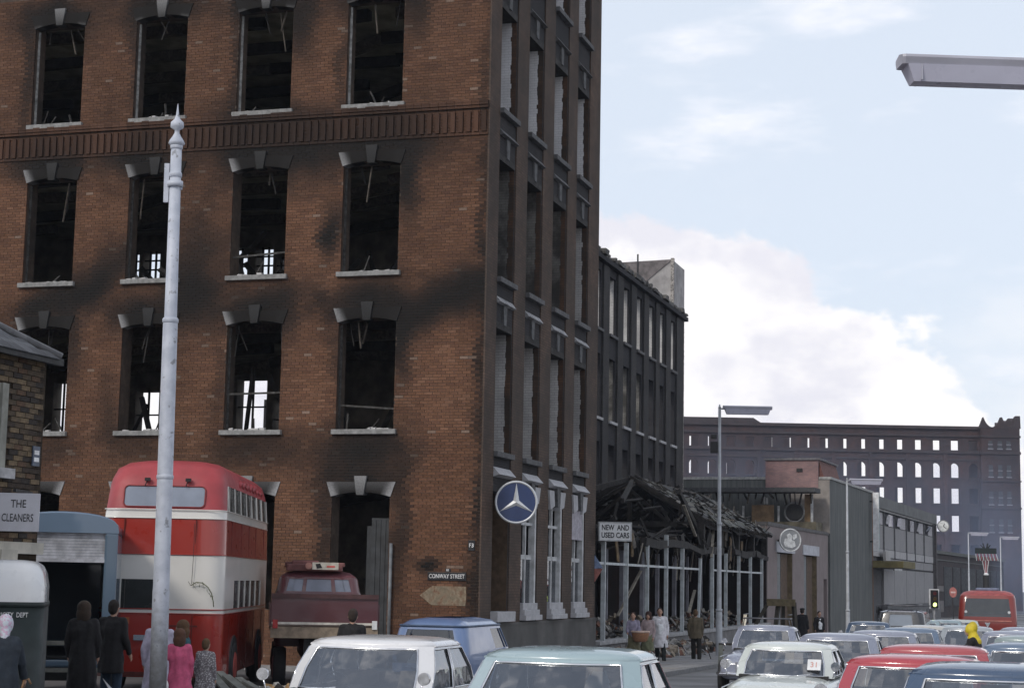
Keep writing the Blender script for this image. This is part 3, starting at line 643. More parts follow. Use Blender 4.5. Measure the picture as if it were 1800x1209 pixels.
# surviving stair-head block with a rendered end
mb = MB(); mb.prism([(6.75, 17.5), (10.2, 17.5), (10.2, 20.85), (6.75, 20.95)], lambda a, b, d: (d, a, b), 55.85, 59.5); sh = obj('stair_head', mb, mat('grey_render', (.36,.345,.34), .9, 0, .2, 2, .5, (.2,.19,.19), .8), mill2)
mb = MB(); mb.prism([(6.75, 20.9), (10.3, 20.85), (10.3, 18.4), (9.0, 19.1)], lambda a, b, d: (d, a, b), 55.80, 55.85); obj('roof_scar', mb, mat('roof_scar_dark', (.15,.135,.135), .9, 0, .3, 3), sh)
mb = MB(); mb.box(55.75, 55.95, 6.62, 6.80, 17.5, 21.0); obj('brick_edge', mb, mat('broken_pale_brick', (.30,.28,.26)), sh)
mb = MB(); mb.tube([(55.8, 8.75, 19.3), (55.8, 8.75, 21.3)], .05, 6); obj('aerial', mb, DARK, sh)

# ================================================================== burnt car showroom with glass front
show = thing('burnt_showroom', 'burnt-out single-storey car showroom with bare pale window mullions and collapsed roof', 'building', CORNER, RZU)
RI, EV, TR, TE = 6.85, 5.02, 3.1, 6.2
MULL = mat('mullion_grey', (.46,.50,.52), .5, 0, .15, 5, .4, (.2,.2,.19), 2)
CURB = mat('showroom_stall_wall', (.20,.195,.195), .85, 0, .2, 2.5, .4, (.09,.09,.09), 1.2)
mb = MB(); mb.box(11.9, 47.4, -.12, .25, -1, .50); obj('stall_wall', mb, CURB, show)
mb = MB(); mb.box(11.9, 47.42, -.2, .3, .50, .62); obj('stall_sill', mb, mat('sill_concrete', (.33,.33,.335), .8), show, bevel=.01)
mull = [13.0,16.2,19.45,22.75,25.8,29.3,32.2,35.5,38.9,42.2,45.7]
for i, s in enumerate(mull):
    top = 3.8 + (rnd.uniform(0,.5) if i in (3,4,7) else 0); mb = MB()
    if i == 5: mb.beam((s-.2, 0, .62), (s+.25, 0, 3.5), .10, .14)
    else: mb.box(s-.05, s+.05, -.07, .07, .62, top)
    obj('mullion', mb, MULL, show)
for a, b in ((11.95, 16.15), (16.25, 19.4), (19.5, 22.7), (22.8, 29.1), (32.25, 45.6)):
    mb = MB(); mb.box(a, b, -.03, .04, 3.03, 3.11); obj('transom', mb, MULL, show)
for s in (14.4, 17.2, 20.8, 24.2, 26.9, 30.6, 33.6, 37.3, 40.2, 43.6, 46.6):
    mb = MB(); w_ = rnd.uniform(.06,.10); mb.box(s-w_, s+w_, 2.6, 2.6+2*w_, .3, 3.75); obj('inner_column', mb, mat('inner_column_paint', (.33,.33,.38), .7, 0, .2, 4, .6, (.06,.06,.06), 2), show)
mb = MB(); mb.box(11.8, 47.4, .26, 6.0, -1, .35); obj('showroom_floor', mb, mat('burnt_floor', (.045,.042,.04), .9, 0, .5, 3, .4), show)
s = 11.8; zz = 3.86
while s < 47.3:
    L = rnd.uniform(1.6, 3.2); z2 = 3.86 + rnd.uniform(-.10,.14)
    if rnd.random() < .82: mb = MB(); mb.beam((s, .03+rnd.uniform(-.05,.05), zz), (min(s+L, 47.4), .03, z2), .22, .2+rnd.random()*.1, rnd.uniform(-.15,.15)); obj('head_beam', mb, CHAR, show)
    s += L; zz = z2
for k in range(34):   # charred boarding hanging from the eaves
    s = rnd.uniform(29.5, 46.8) if k < 22 else rnd.uniform(12.5, 29.5); w_ = rnd.uniform(.2, .7); z1 = rnd.uniform(4.5, 5.0) if k < 22 else rnd.uniform(4.0, 4.5); h = rnd.uniform(.4, 1.1); a = rnd.uniform(-.25,.25)
    mb = MB(); mb.obox((s, rnd.uniform(.0,.35), z1-h/2), (w_/2, 0, w_/2*a), (0,.015,.0), (-h/2*a, rnd.uniform(-.1,.1), h/2)); obj('charred_board', mb, rnd.choice((CHAR, CHAR, ASHWOOD, mat('scorched_ochre_board', (.13,.085,.04), .9, 0, .5, 5, .6, (.02,.018,.015), 3))), show)
for k in range(55):   # litter of battens and torn felt over the slope
    q = rnd.random(); s = rnd.uniform(30.2, 46.8); t = -.35 + (TR+.2)*q; z = EV + .12 + (RI-EV)*q; d = Vector((rnd.uniform(-.7,.7), rnd.uniform(-.3,.3), rnd.uniform(-.1,.25)))
    mb = MB(); mb.beam(Vector((s,t,z))-d*.6, Vector((s,t,z))+d*.9, rnd.uniform(.03,.07), rnd.uniform(.02,.05), rnd.random()); obj('loose_batten', mb, CHAR if rnd.random() < .65 else ASHWOOD, show)
mb = MB(); mb.box(28, 47.4, 6.0, 6.1, .35, 4.8); mb.box(11.85, 25.0, 6.0, 6.1, .35, 4.2); obj('rear_partition', mb, mat('showroom_back', (.03,.03,.031), .9, 0, .5, 1, .6), show)
mb = MB(); mb.box(47.2, 47.45, .02, 6.0, .3, 5.0); obj('end_wall', mb, brickmat('red_party_brick', srgb(62,44,40), srgb(52,40,36), srgb(44,38,36), .3, .9), show)
mb = MB(); mb.box(11.79, 11.9, .0, 6.0, -1, 4.2); obj('end_wall', mb, CHAR, show)
# the roof that still stands: trusses, rafters, purlins, hanging slates
for s in (30.0, 34.3, 38.6, 42.9, 47.0):
    for (a, b, w_) in (((s,-.15,EV),(s,TR,RI),.17), ((s,TE+.1,EV),(s,TR,RI),.17), ((s,0,EV-.1),(s,TE,EV-.1),.18), ((s,TR,EV),(s,TR,RI-.1),.13), ((s,1.5,EV),(s,TR,RI-.5),.1), ((s,4.7,EV),(s,TR,RI-.5),.1)):
        mb = MB(); mb.beam(a, b, w_, w_*1.25); obj('truss_member', mb, CHAR, show)
    mb = MB(); mb.box(s-.15, s+.15, -.08, .2, 3.9, EV-.05); obj('truss_post', mb, CHAR, show)
rr = 30.0
while rr < 47.2:
    for side in (0, 1):
        t0 = -.3 if side == 0 else TE+.3; lift = rnd.uniform(-.18,.12); end = rnd.uniform(.85, 1.06) if rnd.random() < .7 else rnd.uniform(.4,.8)
        a = Vector((rr+rnd.uniform(-.05,.05), t0, EV-.12)); b = Vector((rr+rnd.uniform(-.15,.15), TR, RI+.08+lift)); b = a + (b-a)*end
        mb = MB(); mb.beam(a, b, .07, .12); obj('rafter', mb, CHAR, show)
    rr += .52
for k in range(7):
    q = (k+.4)/7; t = -.3 + (TR+.3)*q; z = EV-.05 + (RI-EV+.1)*q
    mb = MB(); mb.beam((30+rnd.uniform(-.3,1.5), t, z+.07), (47.2, t, z+.07+rnd.uniform(-.1,.1)), .05, .06); obj('purlin', mb, ASHWOOD if k % 3 == 0 else CHAR, show)
SLT = [mat('slate_%s' % n, c, .7, 0, .3, 8, .4, (.03,.03,.03), 3) for n, c in (('grey', (.06,.06,.058)), ('green', (.07,.072,.06)), ('ash', (.13,.125,.11)), ('dark', (.03,.03,.031)))]
sm_ = MB(); sm_.box(-.19, .19, -.16, .16, -.008, .008)
slme = []
for m in SLT: me = sm_.mesh('slate'); fixn(me); me.materials.append(m); slme.append(me)
sl_ang = math.atan2(RI-EV, TR+.1); cnt = 0
for j in range(13):
    q = j/12.5
    for i in range(46):
        s = 30.2 + i*.37 + (j % 2)*.18
        if s > 47 or cnt >= 295: break
        keep = .35 + .5*mnoise.noise((s*.45, j*.5, 2.2)) + .25*(1-q)
        if rnd.random() > keep: continue
        t = -.28 + (TR+.2)*q; z = EV + .03 + (RI-EV)*q + .03*rnd.random()
        o = obj('slate', rnd.choice(slme), None, show, (s, t, z + .02)); o.rotation_euler = (sl_ang + rnd.uniform(-.12,.30), rnd.uniform(-.18,.18), rnd.uniform(-.35,.35)); cnt += 1
# collapsed part: tangle of charred timber, hanging ceiling strips, twisted sheet
for k in range(70):
    s = rnd.uniform(12.2, 31) if k < 46 else rnd.uniform(31, 47); t = rnd.uniform(.1, 4.5); z = rnd.uniform(3.9, 4.6) if k < 46 else rnd.uniform(3.95, 5.0)
    a = Vector((s, t, z)); d = Vector((rnd.uniform(-2.2,2.2), rnd.uniform(-1.2,1.2), rnd.uniform(-.9,.9)))
    mb = MB(); mb.beam(a-d*.5, a+d*.5, rnd.uniform(.05,.12), rnd.uniform(.08,.16), rnd.random()); obj('fallen_timber', mb, CHAR if rnd.random() < .75 else ASHWOOD, show)
for k in range(40):
    s = rnd.uniform(12.5, 46.5); L = rnd.uniform(.4, 1.5); z = 3.8 + rnd.uniform(0, .5); t = rnd.uniform(-.05, 1.5)
    mb = MB(); mb.beam((s, t, z), (s+rnd.uniform(-.7,.7), t+rnd.uniform(-.2,.3), z-L), rnd.uniform(.03,.09), .03, rnd.random()); obj('hanging_lath', mb, rnd.choice((ASHWOOD, CHAR, mat('pale_lath', (.34,.31,.26), .85))), show)
for (a, b) in (((27, .4, 6.1), (31, .2, 4.3)), ((24, 2, 5.6), (30, 3, 6.7)), ((12.4, 4.5, 4.4), (30, 6, 5.0)), ((13, 1.2, 4.3), (23, 3.8, 5.6)), ((16, 5.6, 4.5), (29.9, 3.2, 6.75)), ((22.5, 5.8, 4.9), (30, 4.6, 5.9))):
    mb = MB(); mb.beam(a, b, .14, .2); obj('fallen_rafter', mb, CHAR, show)
for (a, b) in (((27.5,.3,5.6),(29,.1,4.4)), ((33,.1,4.9),(31.5,-.1,3.6)), ((19.8,.3,2.9),(18.8,.9,1.3)), ((30.2,.6,1.3),(33.5,1.0,2.2))):
    mb = MB(); mb.beam(a, b, .12, .04); obj('pale_batten', mb, mat('pale_lath', (.34,.31,.26)), show)
for k in range(46):   # splintered ends sticking out round the open gable
    q = rnd.random(); t = rnd.uniform(0, 6.0); zt_ = EV - .3 + (RI-EV)*(1-abs(t-TR)/(TR+.1)); a = Vector((rnd.uniform(29.2, 31.5), t, zt_+rnd.uniform(-.8,.25))); d = Vector((rnd.uniform(-1.6,.4), rnd.uniform(-.7,.7), rnd.uniform(-.9,.5)))
    mb = MB(); mb.beam(a, a+d*rnd.uniform(.6,1.5), rnd.uniform(.03,.10), rnd.uniform(.05,.12), rnd.random()); obj('splintered_timber', mb, CHAR if rnd.random() < .8 else ASHWOOD, show)
# charred sheathing and torn felt still clinging under the roof and over the fallen bay
def rag(s0, s1, t0, t1, zf, m, n=10, k=6, amp=.12, name='charred_sheathing', hole=.25):
    mb = MB(); vs_ = {}
    for i in range(n+1):
        for j in range(k+1):
            s = s0+(s1-s0)*i/n; t = t0+(t1-t0)*j/k; vs_[i, j] = len(mb.v); mb.v.append((s+rnd.uniform(-.1,.1), t+rnd.uniform(-.06,.06), zf(s, t)+rnd.uniform(-amp,amp)))
    for i in range(n):
        for j in range(k):
            if rnd.random() < hole: continue
            mb.f.append((vs_[i,j], vs_[i+1,j], vs_[i+1,j+1], vs_[i,j+1])); mb.sm.append(False)
    o = obj(name, mb, m, show); sol = o.modifiers.new('th', 'SOLIDIFY'); sol.thickness = .03
    return o
roofz = lambda s, t: EV - .1 + (RI-EV)*(1-abs(t-TR)/(TR+.1)) - .08
rag(30.2, 47, -.2, TR, roofz, CHAR, 26, 8, .05, hole=.22)
rag(30.2, 47, TR, TE, roofz, CHAR, 26, 8, .05, hole=.3)
rag(12.2, 29.5, .4, 5.8, lambda s, t: 4.15 + .9*max(0, (s-18)/12)*(t/6) + .3*mnoise.noise((s*.4,t*.6,0)), CHAR, 22, 8, .16, hole=.3)
# wall of the standing bay seen under the roof
mb = MB(); mb.box(36.0, 47.2, 5.7, 5.95, .35, 5.0); obj('red_brick_partition', mb, brickmat('red_party_brick', srgb(96,58,48), srgb(80,50,42), srgb(60,48,42)), show)
# debris inside and on the pavement outside: bricks, plaster lumps, boards
RUB = [mat('rubble_%s' % n, c, .9, 0, .35, 9, .3, (.05,.05,.05), 4) for n, c in (('brick', (.20,.10,.07)), ('plaster', (.36,.345,.32)), ('char', (.03,.028,.026)), ('concrete', (.22,.215,.21)), ('board', (.30,.25,.19)))]
def rubble(mb, c, n, rs, rt, hmax, r_, sz=(.06,.22)):
    for _ in range(n):
        a, b = r_.gauss(0, .42), r_.gauss(0, .42); h = hmax*math.exp(-(a*a+b*b)*1.6)*r_.random()
        w_ = [r_.uniform(*sz) for _ in range(3)]; e = Matrix.Rotation(r_.uniform(0,6.3),3,'Z') @ Matrix.Rotation(r_.uniform(-.7,.7),3,'X') @ Matrix.Rotation(r_.uniform(-.7,.7),3,'Y')
        if r_.random() < .18: w_[0] *= 3; w_[1] *= .5; w_[2] *= .4
        mb.obox((c[0]+a*rs, c[1]+b*rt, c[2]+h), e @ Vector((w_[0]/2,0,0)), e @ Vector((0,w_[1]/2,0)), e @ Vector((0,0,w_[2]/2)))
for k, m in enumerate(RUB):
    mb = MB()
    for s in (14, 18, 22, 26, 31, 36, 41, 45): rubble(mb, (s, 1.9, .4), 16, 2.2, 1.6, .9, rnd)
    o = obj('interior_debris', mb, m, show); o['kind'] = 'stuff'
# the rubble heap that people walk past
heapc = [(15.4,-1.0), (17.2,-.9), (19.3,-1.1), (21.8,-1.1), (24.5,-1.0), (13.6,-.75)]
def rubheap(name, label, pts, n):
    root = thing(name, label, 'rubble', on_ground(ST(*pts[0])), RZU)
    for k, m in enumerate(RUB):
        mb = MB()
        for (s, t) in pts:
            v = ST(s, t) - ST(*pts[0]); l = Vector((s-pts[0][0], t-pts[0][1], gz(ST(s,t).y)-gz(ST(*pts[0]).y)+.12))
            rubble(mb, l, n, 1.3, .75, .42, rnd, (.07,.26))
        o = obj(('broken_brick','plaster_lump','charred_lump','concrete_lump','broken_board')[k], mb, m, root); o['kind'] = 'stuff'
    for q in range(26):   # larger lumps
        s, t = rnd.choice(pts); w_ = [rnd.uniform(.12,.3) for _ in range(3)]; e = Matrix.Rotation(rnd.uniform(0,6.3),3,'Z') @ Matrix.Rotation(rnd.uniform(-.6,.6),3,'X')
        mb = MB(); mb.obox((s-pts[0][0]+rnd.gauss(0,.7), t-pts[0][1]+rnd.gauss(0,.35), .22+rnd.random()*.2), e @ Vector((w_[0],0,0)), e @ Vector((0,w_[1]*.7,0)), e @ Vector((0,0,w_[2]*.4))); obj('rubble_block', mb, rnd.choice(RUB), root)
rubheap('rubble_heap', 'heap of broken brick, plaster and board along the showroom stall wall', heapc, 26)

# ================================================================== far frame: lilac rendered showroom, burnt upper storey, slab, panel block
def F2(s, t, z=0): return ORG2 + U2*s + W2*t + Vector((0,0,z))
lil = thing('lilac_showroom', 'lilac-grey rendered single-storey frontage with two tall doorways and white lintels', 'building', ORG2, RZ2)
LIL = mat('lilac_render', (.235,.197,.192), .9, 0, .12, 1.2, .3, (.17,.14,.145), .6, .003, 40)
opl = [(2.43,6.44,-1,4.2), (9.63,13.55,-1,4.2), (15.6,16.7,-1,2.9)]
inl = lambda s, z: any(a < s < b and c < z < d for a, b, c, d in opl)
mb = MB(); wall_grid(mb, breaks(0, 17.1, [v for o in opl for v in o[:2]]), breaks(-1.2, 5.5, [v for o in opl for v in o[2:]]), lambda s, z: not inl(s, z), lambda a, z, d: (a, d, z), 0, .5); obj('front_wall', mb, LIL, lil)
mb = MB(); mb.box(-.05, 17.15, -.06, .6, 5.5, 5.68); obj('coping', mb, mat('coping_dark', (.10,.095,.095), .8), lil)
mb = MB(); mb.box(0, .45, .51, 9, -1, 5.45); mb.box(.46, 17.0, 8.6, 9, -1, 5.45); mb.box(.46, 17.0, .51, 8.59, 5.2, 5.4); obj('side_walls_and_deck', mb, LIL, lil)
LWH = mat('lintel_white', (.50,.51,.55), .7, 0, .1, 3, .2)
JBR = mat('door_reveal_tan', (.17,.13,.075), .85, 0, .25, 4)
for (a, b, z) in ((2.43,6.44,4.2), (9.63,13.55,4.2)):
    mb = MB(); mb.box(a-.35, b+.5, -.05, .3, z, z+.55); obj('lintel', mb, LWH, lil)
    mb = MB(); mb.box(b-.02, b-.001, .02, .75, -1, z); mb.box(a, b-.02, .74, .78, -1, z); obj('door_reveal', mb, JBR, lil)
    for k in range(2):
        mb = MB(); x0 = a+.1+k*(b-a-.3)/2; x1 = x0+(b-a-.5)/2; mb.box(x0, x1, .22, .28, -1, z-.05); obj('door_leaf', mb, mat('door_grey_blue', (.10,.115,.125), .5) if k == 0 else mat('door_reveal_brown', (.09,.055,.032), .8), lil)
mb = MB(); mb.box(15.62, 16.68, .4, .45, -1, 2.9); obj('side_door', mb, mat('door_reveal_brown', (.09,.055,.032)), lil)
# burnt upper storey, open to the camera side
bu = thing('burnt_upper_storey', 'burnt flat-roofed upper storey with bare studs and round duct above the lilac frontage', 'building', F2(16.0, 0, 0), RZ2)
mb = MB(); mb.box(-1.5, .4, .30, 10.5, 7.95, 8.22); obj('roof_edge', mb, mat('roof_edge_dark', (.06,.062,.065), .8), bu)
mb = MB(); mb.box(1.2, 1.3, .4, 10.4, 5.6, 7.95); obj('rear_lining', mb, mat('dark_green_lining', (.022,.032,.032), .8, 0, .5, 1.2), bu)
mb = MB(); mb.box(-1.0, 1.2, .3, 10.5, 5.7, 6.22); obj('deck', mb, mat('deck_brown', (.13,.115,.08), .9, 0, .4, 2), bu)
STUD = mat('white_stud', (.55,.56,.57), .7, 0, .2, 5, .4)
for (t, z0, z1, w_) in ((.75,6.2,7.9,.07), (2.75,6.2,7.2,.06), (3.45,7.3,7.7,.05), (3.6,7.3,7.75,.05), (2.35,7.3,7.9,.04), (2.1,7.3,7.9,.04), (4.9,6.25,7.2,.06), (8.2,7.2,7.8,.05), (6.3,7.0,7.8,.05), (7.2,7.2,7.85,.04), (9.2,7.1,7.8,.05)):
    mb = MB(); mb.box(.0, .08, t-w_, t+w_, z0, z1); obj('stud', mb, STUD, bu)
mb = MB(); mb.box(.1, .14, 3.05, 4.4, 6.25, 7.25); obj('scorched_board', mb, mat('tan_board', (.25,.17,.10), .85, 0, .3, 2), bu)
mb = MB(); mb.box(.1, .14, .86, 1.2, 6.25, 7.9); obj('scorched_board', mb, mat('tan_board', (.25,.17,.10)), bu)
mb = MB(); mb.tube([(-.25, 1.75, 6.82), (.3, 1.75, 6.82)], .5, 24); D_ = obj('duct', mb, DARK, bu)
mb = MB(); mb.tube([(-.24, 1.75+.58*math.cos(a), 6.82+.58*math.sin(a)) for a in [2*math.pi*k/28 for k in range(28)]], .05, 6, closed=True); obj('duct_ring', mb, mat('duct_ring_pale', (.20,.205,.21), .7, 0, .4, 3, .8), D_)
for k in range(24):
    t = .8 + k*.4; mb = MB(); mb.beam((rnd.uniform(-.9,.2), t, 7.93), (rnd.uniform(-.9,.2), t+rnd.uniform(-.2,.2), 7.93-rnd.uniform(.2,.8)), .06, .1); obj('hanging_lath', mb, CHAR if k % 3 else ASHWOOD, bu)
pb = thing('pink_brick_penthouse', 'weathered pink brick rooftop box with sloping felt roof above the burnt storey', 'building', F2(17.0, 0, 0), RZ2)
PKB = brickmat('pink_brick', srgb(172,136,132), srgb(152,122,122), srgb(140,128,128), .2, .3, (.14,.13,.135), .8)
mb = MB(); mb.prism([(.55,8.22),(3.75,8.22),(3.75,9.95),(.55,10.0)], lambda a, b, d: (d, a, b), 0, 6); obj('wall', mb, PKB, pb)
mb = MB(); mb.box(-.1, 6.1, .4, 3.85, 10.0, 10.12); obj('roof', mb, mat('felt_grey', (.16,.155,.165), .9), pb)
mb = MB(); mb.prism([(.2,8.85),(.52,8.85),(.52,9.9)], lambda a, b, d: (d, a, b), .2, 6); obj('skylight_end', mb, mat('rust_red_metal', (.14,.06,.05), .8), pb)
mb = MB(); mb.box(-.06, -.001, 1.5, 1.85, 9.3, 9.5); obj('vent', mb, DARK, pb)
slab = thing('concrete_slab_block', 'windowless dark board-marked concrete block beside the lilac frontage', 'building', F2(17.15, 0, 0), RZ2)
def boardmat():
    m, k, b = newmat('board_marked_concrete'); v = k.coord(scale=(1,1,.06)); v2 = k.coord()
    n = k.noise(v, 5.5, 4, .6); c = k.mix(k.ramp(n, .3, .7), (.085,.092,.09), (.155,.16,.155)); c = k.mix(k.math('MULTIPLY', k.ramp(k.noise(v2, .5, 5), .4, .7), .4), c, (.07,.08,.075))
    k.put(b.inputs['Base Color'], c); b.inputs['Roughness'].default_value = .92; k.put(b.inputs['Normal'], k.bump(n, .02)); return m
mb = MB(); mb.box(0, 16.3, -.12, 9, -1.2, 8.85); obj('wall', mb, boardmat(), slab)
mb = MB(); mb.box(-.05, 16.4, -.2, 9.1, 8.85, 9.0); obj('coping', mb, mat('pale_coping', (.34,.34,.33), .8), slab)
mb = MB(); mb.box(-.12, -.002, -.12, 2.2, 5.6, 8.8); obj('end_render', mb, mat('taupe_render', (.26,.235,.215), .9, 0, .15, 2), slab)
mb = MB(); mb.box(15.0, 15.25, -.75, -.35, 4.9, 8.85); fin = obj('fin', mb, mat('fin_teal', (.10,.19,.20), .5), slab); fin['label'] = 'upright illuminated fin with a white edge'
mb = MB(); mb.box(14.92, 15.0, -.75, -.35, 4.9, 8.85); obj('fin_edge', mb, WHITEP, fin)
for z in (5.5, 8.2): mb = MB(); mb.box(15.05, 15.2, -.36, -.11, z, z+.08); obj('fin_bracket', mb, DARK, fin)
mb = MB(); mb.box(16.0, 16.32, -.14, -.02, -1, 8.8); obj('rusty_edge', mb, mat('rust_edge', (.16,.085,.05), .9), slab)
pan = thing('panel_office_block', 'two-storey grey panelled office block with smashed clerestory windows', 'building', F2(33.6, 0, 0), RZ2)
PNL = mat('grey_panel', (.27,.265,.27), .75, 0, .08, 1, .25, (.2,.2,.2), .5)
mb = MB(); mb.box(0, 33.6, .12, 9, -1.2, 7.8); obj('core', mb, mat('block_core', (.10,.10,.105), .9), pan)
mb = MB(); mb.box(-.02, 33.7, -.35, 9.1, 7.95, 8.75); obj('fascia', mb, mat('fascia_grey', (.135,.14,.14), .8, 0, .15, 1), pan)
mb = MB(); mb.box(0, 33.6, -.18, .1, 7.83, 7.95); obj('head_rail', mb, mat('pale_rail', (.42,.42,.42), .6), pan)
pd = [.35, 5.2, 10.5, 16.85, 21.75, 27.3, 33.4]
for i in range(6):
    a, b = pd[i], pd[i+1]; mb = MB(); mb.box(a+.07, b-.07, -.02, .1, 5.2, 6.85); obj('panel', mb, PNL, pan)
    mb = MB(); mb.box(a+.07, b-.07, -.05, .1, 4.62, 5.17); obj('spandrel_panel', mb, mat('pale_panel', (.38,.375,.38), .7, 0, .1, 1), pan)
    mb = MB(); mb.box(b-.06, b+.06, -.12, .1, 4.6, 7.83); obj('mullion', mb, mat('mull_dark', (.13,.13,.135), .7), pan)
    for k in range(2):
        x0 = a+.15+k*(b-a)/2; x1 = x0+(b-a)/2-.2; mb = MB()
        if rnd.random() < .55: mb.obox(((x0+x1)/2, -.15-rnd.random()*.2, 7.3), ((x1-x0)/2*.8,.05,0), (0,.02,.0), (0,rnd.uniform(-.2,.2),.3))
        else: mb.box(x0, x1, .0, .03, 6.9, 7.75)
        obj('casement', mb, rnd.choice((mat('broken_pane_pale', (.34,.33,.40), .3), mat('pale_blind', (.45,.44,.46), .8), PANE)), pan)
    if i: mb = MB(); mb.box(a+.07, b-.07, -.04, .1, 1.25, 3.8); obj('panel', mb, PNL, pan); mb = MB(); mb.box(a+.07, b-.07, -.02, .1, 3.95, 4.55); obj('panel', mb, PNL, pan)
mb = MB(); mb.box(-.4, 5.6, -2.2, .1, 3.82, 4.28); obj('canopy', mb, mat('ochre_canopy', (.15,.125,.05), .8, 0, .2, 2), pan)
mb = MB(); mb.box(3.2, 5.4, -.5, -.3, 4.3, 5.0); obj('canopy_board', mb, mat('pale_panel', (.38,.375,.38)), pan)
mb = MB(); mb.box(5.9, 9.8, -.7, -.6, 3.7, 4.0); obj('name_board', mb, mat('pale_rail', (.42,.42,.42)), pan)
mb = MB(); mb.box(3.0, 33.6, -.6, -.2, -1.2, 1.1); mb.box(2.9, 33.7, -.65, -.15, 1.1, 1.2); obj('forecourt_wall', mb, mat('forecourt_wall_grey', (.15,.15,.155), .9), pan)
mb = MB(); mb.box(33.6, 34.0, -.3, 9, -1.2, 8.3); obj('end_wall', mb, mat('end_wall_brown', (.11,.10,.10), .9), pan)
ck = thing('bracket_clock', 'round white double-faced clock on a bracket at the end of the panelled block', 'clock', F2(65.5, -1.1, 7.75), math.atan2(-.96, -.25))
mb = MB(); mb.disc((0,0,0), (1,0,0), .52, .2, 24); obj('case', mb, mat('clock_case', (.2,.2,.21), .6), ck)
mb = MB(); mb.disc((.11,0,0), (1,0,0), .44, .02, 24); obj('dial', mb, mat('clock_dial', (.66,.67,.66), .5), ck)
for (a, L) in ((.6, .22), (2.3, .34)): mb = MB(); mb.beam((.13,0,0), (.13, L*math.sin(a), L*math.cos(a)), .02, .05); obj('hand', mb, DARK, ck)
mb = MB(); mb.beam((0, -1.1, .1), (0, .5, .1), .06); obj('bracket', mb, DARK, ck)
# ------------------------------------------------ low dark brick range beyond the junction
fy = .40; uf = Vector((math.sin(fy), math.cos(fy), 0)); rzf = math.atan2(uf.y, uf.x)
far = thing('low_brick_range', 'low dark brick range with barred windows beyond the panelled block', 'building', (45.4, 190, 0), rzf)
FB = brickmat('far_dark_brick', srgb(92,80,78), srgb(80,72,72), srgb(70,66,66), .3, .5, (.05,.05,.055), .25)
mb = MB(); mb.box(0, 55, 0, 10, -1.4, 6.2); obj('wall', mb, FB, far)
mb = MB(); mb.box(-.2, 55.2, -.25, 10.2, 6.2, 6.55); mb.box(-.1, 55.1, -.12, 10.1, 5.5, 5.62); obj('parapet', mb, mat('far_parapet', (.11,.115,.105), .9), far)
for k in range(8):
    a = 6 + k*6.0; mb = MB(); mb.box(a, a+4.6, -.06, .1, .6, 4.9); w_ = obj('window', mb, mat('far_window_dark', (.05,.055,.06), .4), far)
    mb = MB()
    for q in range(9): mb.box(a+.25+q*.5, a+.33+q*.5, -.14, -.06, .6, 4.9)
    obj('window_bars', mb, mat('far_bars', (.13,.135,.14), .6), w_)
mb = MB(); mb.box(.4, 5.2, -.10, .1, 2.2, 2.8); mb.box(.4,5.2,-.08,.1,0,1.2); obj('stone_band', mb, mat('far_band', (.17,.155,.15), .9), far)

# ================================================================== the big gutted mill across the end of the street
fm = thing('far_gutted_mill', 'huge gutted six-storey mill shell across the street end, sky showing through its windows', 'building', (0, 265, 0), 0)
FMB = brickmat('far_mill_brick', srgb(92,66,60), srgb(80,60,57), srgb(70,60,60), .35, .7, (.040,.042,.052), .12)
cx = [69.35 - 2.79*k for k in range(22)]
opf = []
for k, x in enumerate(cx):
    opf += [(x-.66, x+.66, 23.05, 24.55), (x-.68, x+.68, 18.95, 21.15), (x-.66, x+.66, 15.1, 17.35), (x-.66, x+.66, 10.95, 13.3), (x-.66, x+.66, 6.6, 9.0), (x-.66, x+.66, 2.2, 4.8)]
inf_ = lambda x, z: any(a < x < b and c < z < d for a, b, c, d in opf)
mb = MB(); wall_grid(mb, breaks(8, 70.3, [v for o in opf for v in o[:2]]), breaks(-2, 26.2, [v for o in opf for v in o[2:]]), lambda x, z: not inf_(x, z), lambda a, z, d: (a, d, z), 0, .7)
wfm = obj('front_wall', mb, FMB, fm)
for x in cx:   # arched heads on the second tier
    for s_ in (-1, 1):
        mb = MB(); mb.prism([(x+s_*.68,21.2),(x+s_*.68,20.5),(x+s_*.52,20.85),(x+s_*.28,21.06),(x,21.14),(x,21.2)], lambda a, b, d: (a, d, b), .02, .6); obj('arch_spandrel', mb, FMB, fm)
opr = [(x-.70, x+.70, z0-.1, z1+1.2) for x in [72.15-2.79*k for k in range(23)] for (z0, z1) in ((23.2,24.2),(18.95,21.0),(15.1,17.2),(10.95,13.1))]
inr = lambda x, z: any(a < x < b and c < z < d for a, b, c, d in opr)
mb = MB(); wall_grid(mb, breaks(8, 78, [v for o in opr for v in o[:2]]), breaks(-2, 26.0, [v for o in opr for v in o[2:]]), lambda x, z: not inr(x, z), lambda a, z, d: (a, d, z), 10.6, 11.2); obj('rear_wall', mb, FMB, fm)
FMD = brickmat('far_mill_band', srgb(78,64,62), srgb(72,61,61), srgb(70,62,62), .3, .5, (.055,.055,.066), .2)
for (z0, z1, d_) in ((22.55,22.95,.25), (25.05,25.35,.25), (26.2,26.65,.35), (21.5,21.75,.15)):
    mb = MB(); mb.box(7.9, 70.2, -d_, .02, z0, z1); obj('string_course', mb, FMD, fm)
mb = MB(); mb.prism([(8,26.65),(37.5,26.65),(36.4,27.35),(8,27.35)], lambda a, b, d: (a, d, b), -.2, .7); obj('raised_parapet', mb, FMD, fm)
for k, x in enumerate(cx):
    if k % 2 == 0 and k < 20: mb = MB(); mb.box(x+1.395-.28, x+1.395+.28, -.22, .01, -2, 22.5); obj('pilaster', mb, FMB, fm)
    for (z0) in (23.05, 18.95, 15.1, 10.95): mb = MB(); mb.box(x-.8, x+.8, -.16, .1, z0-.22, z0); obj('sill', mb, FMD, fm)
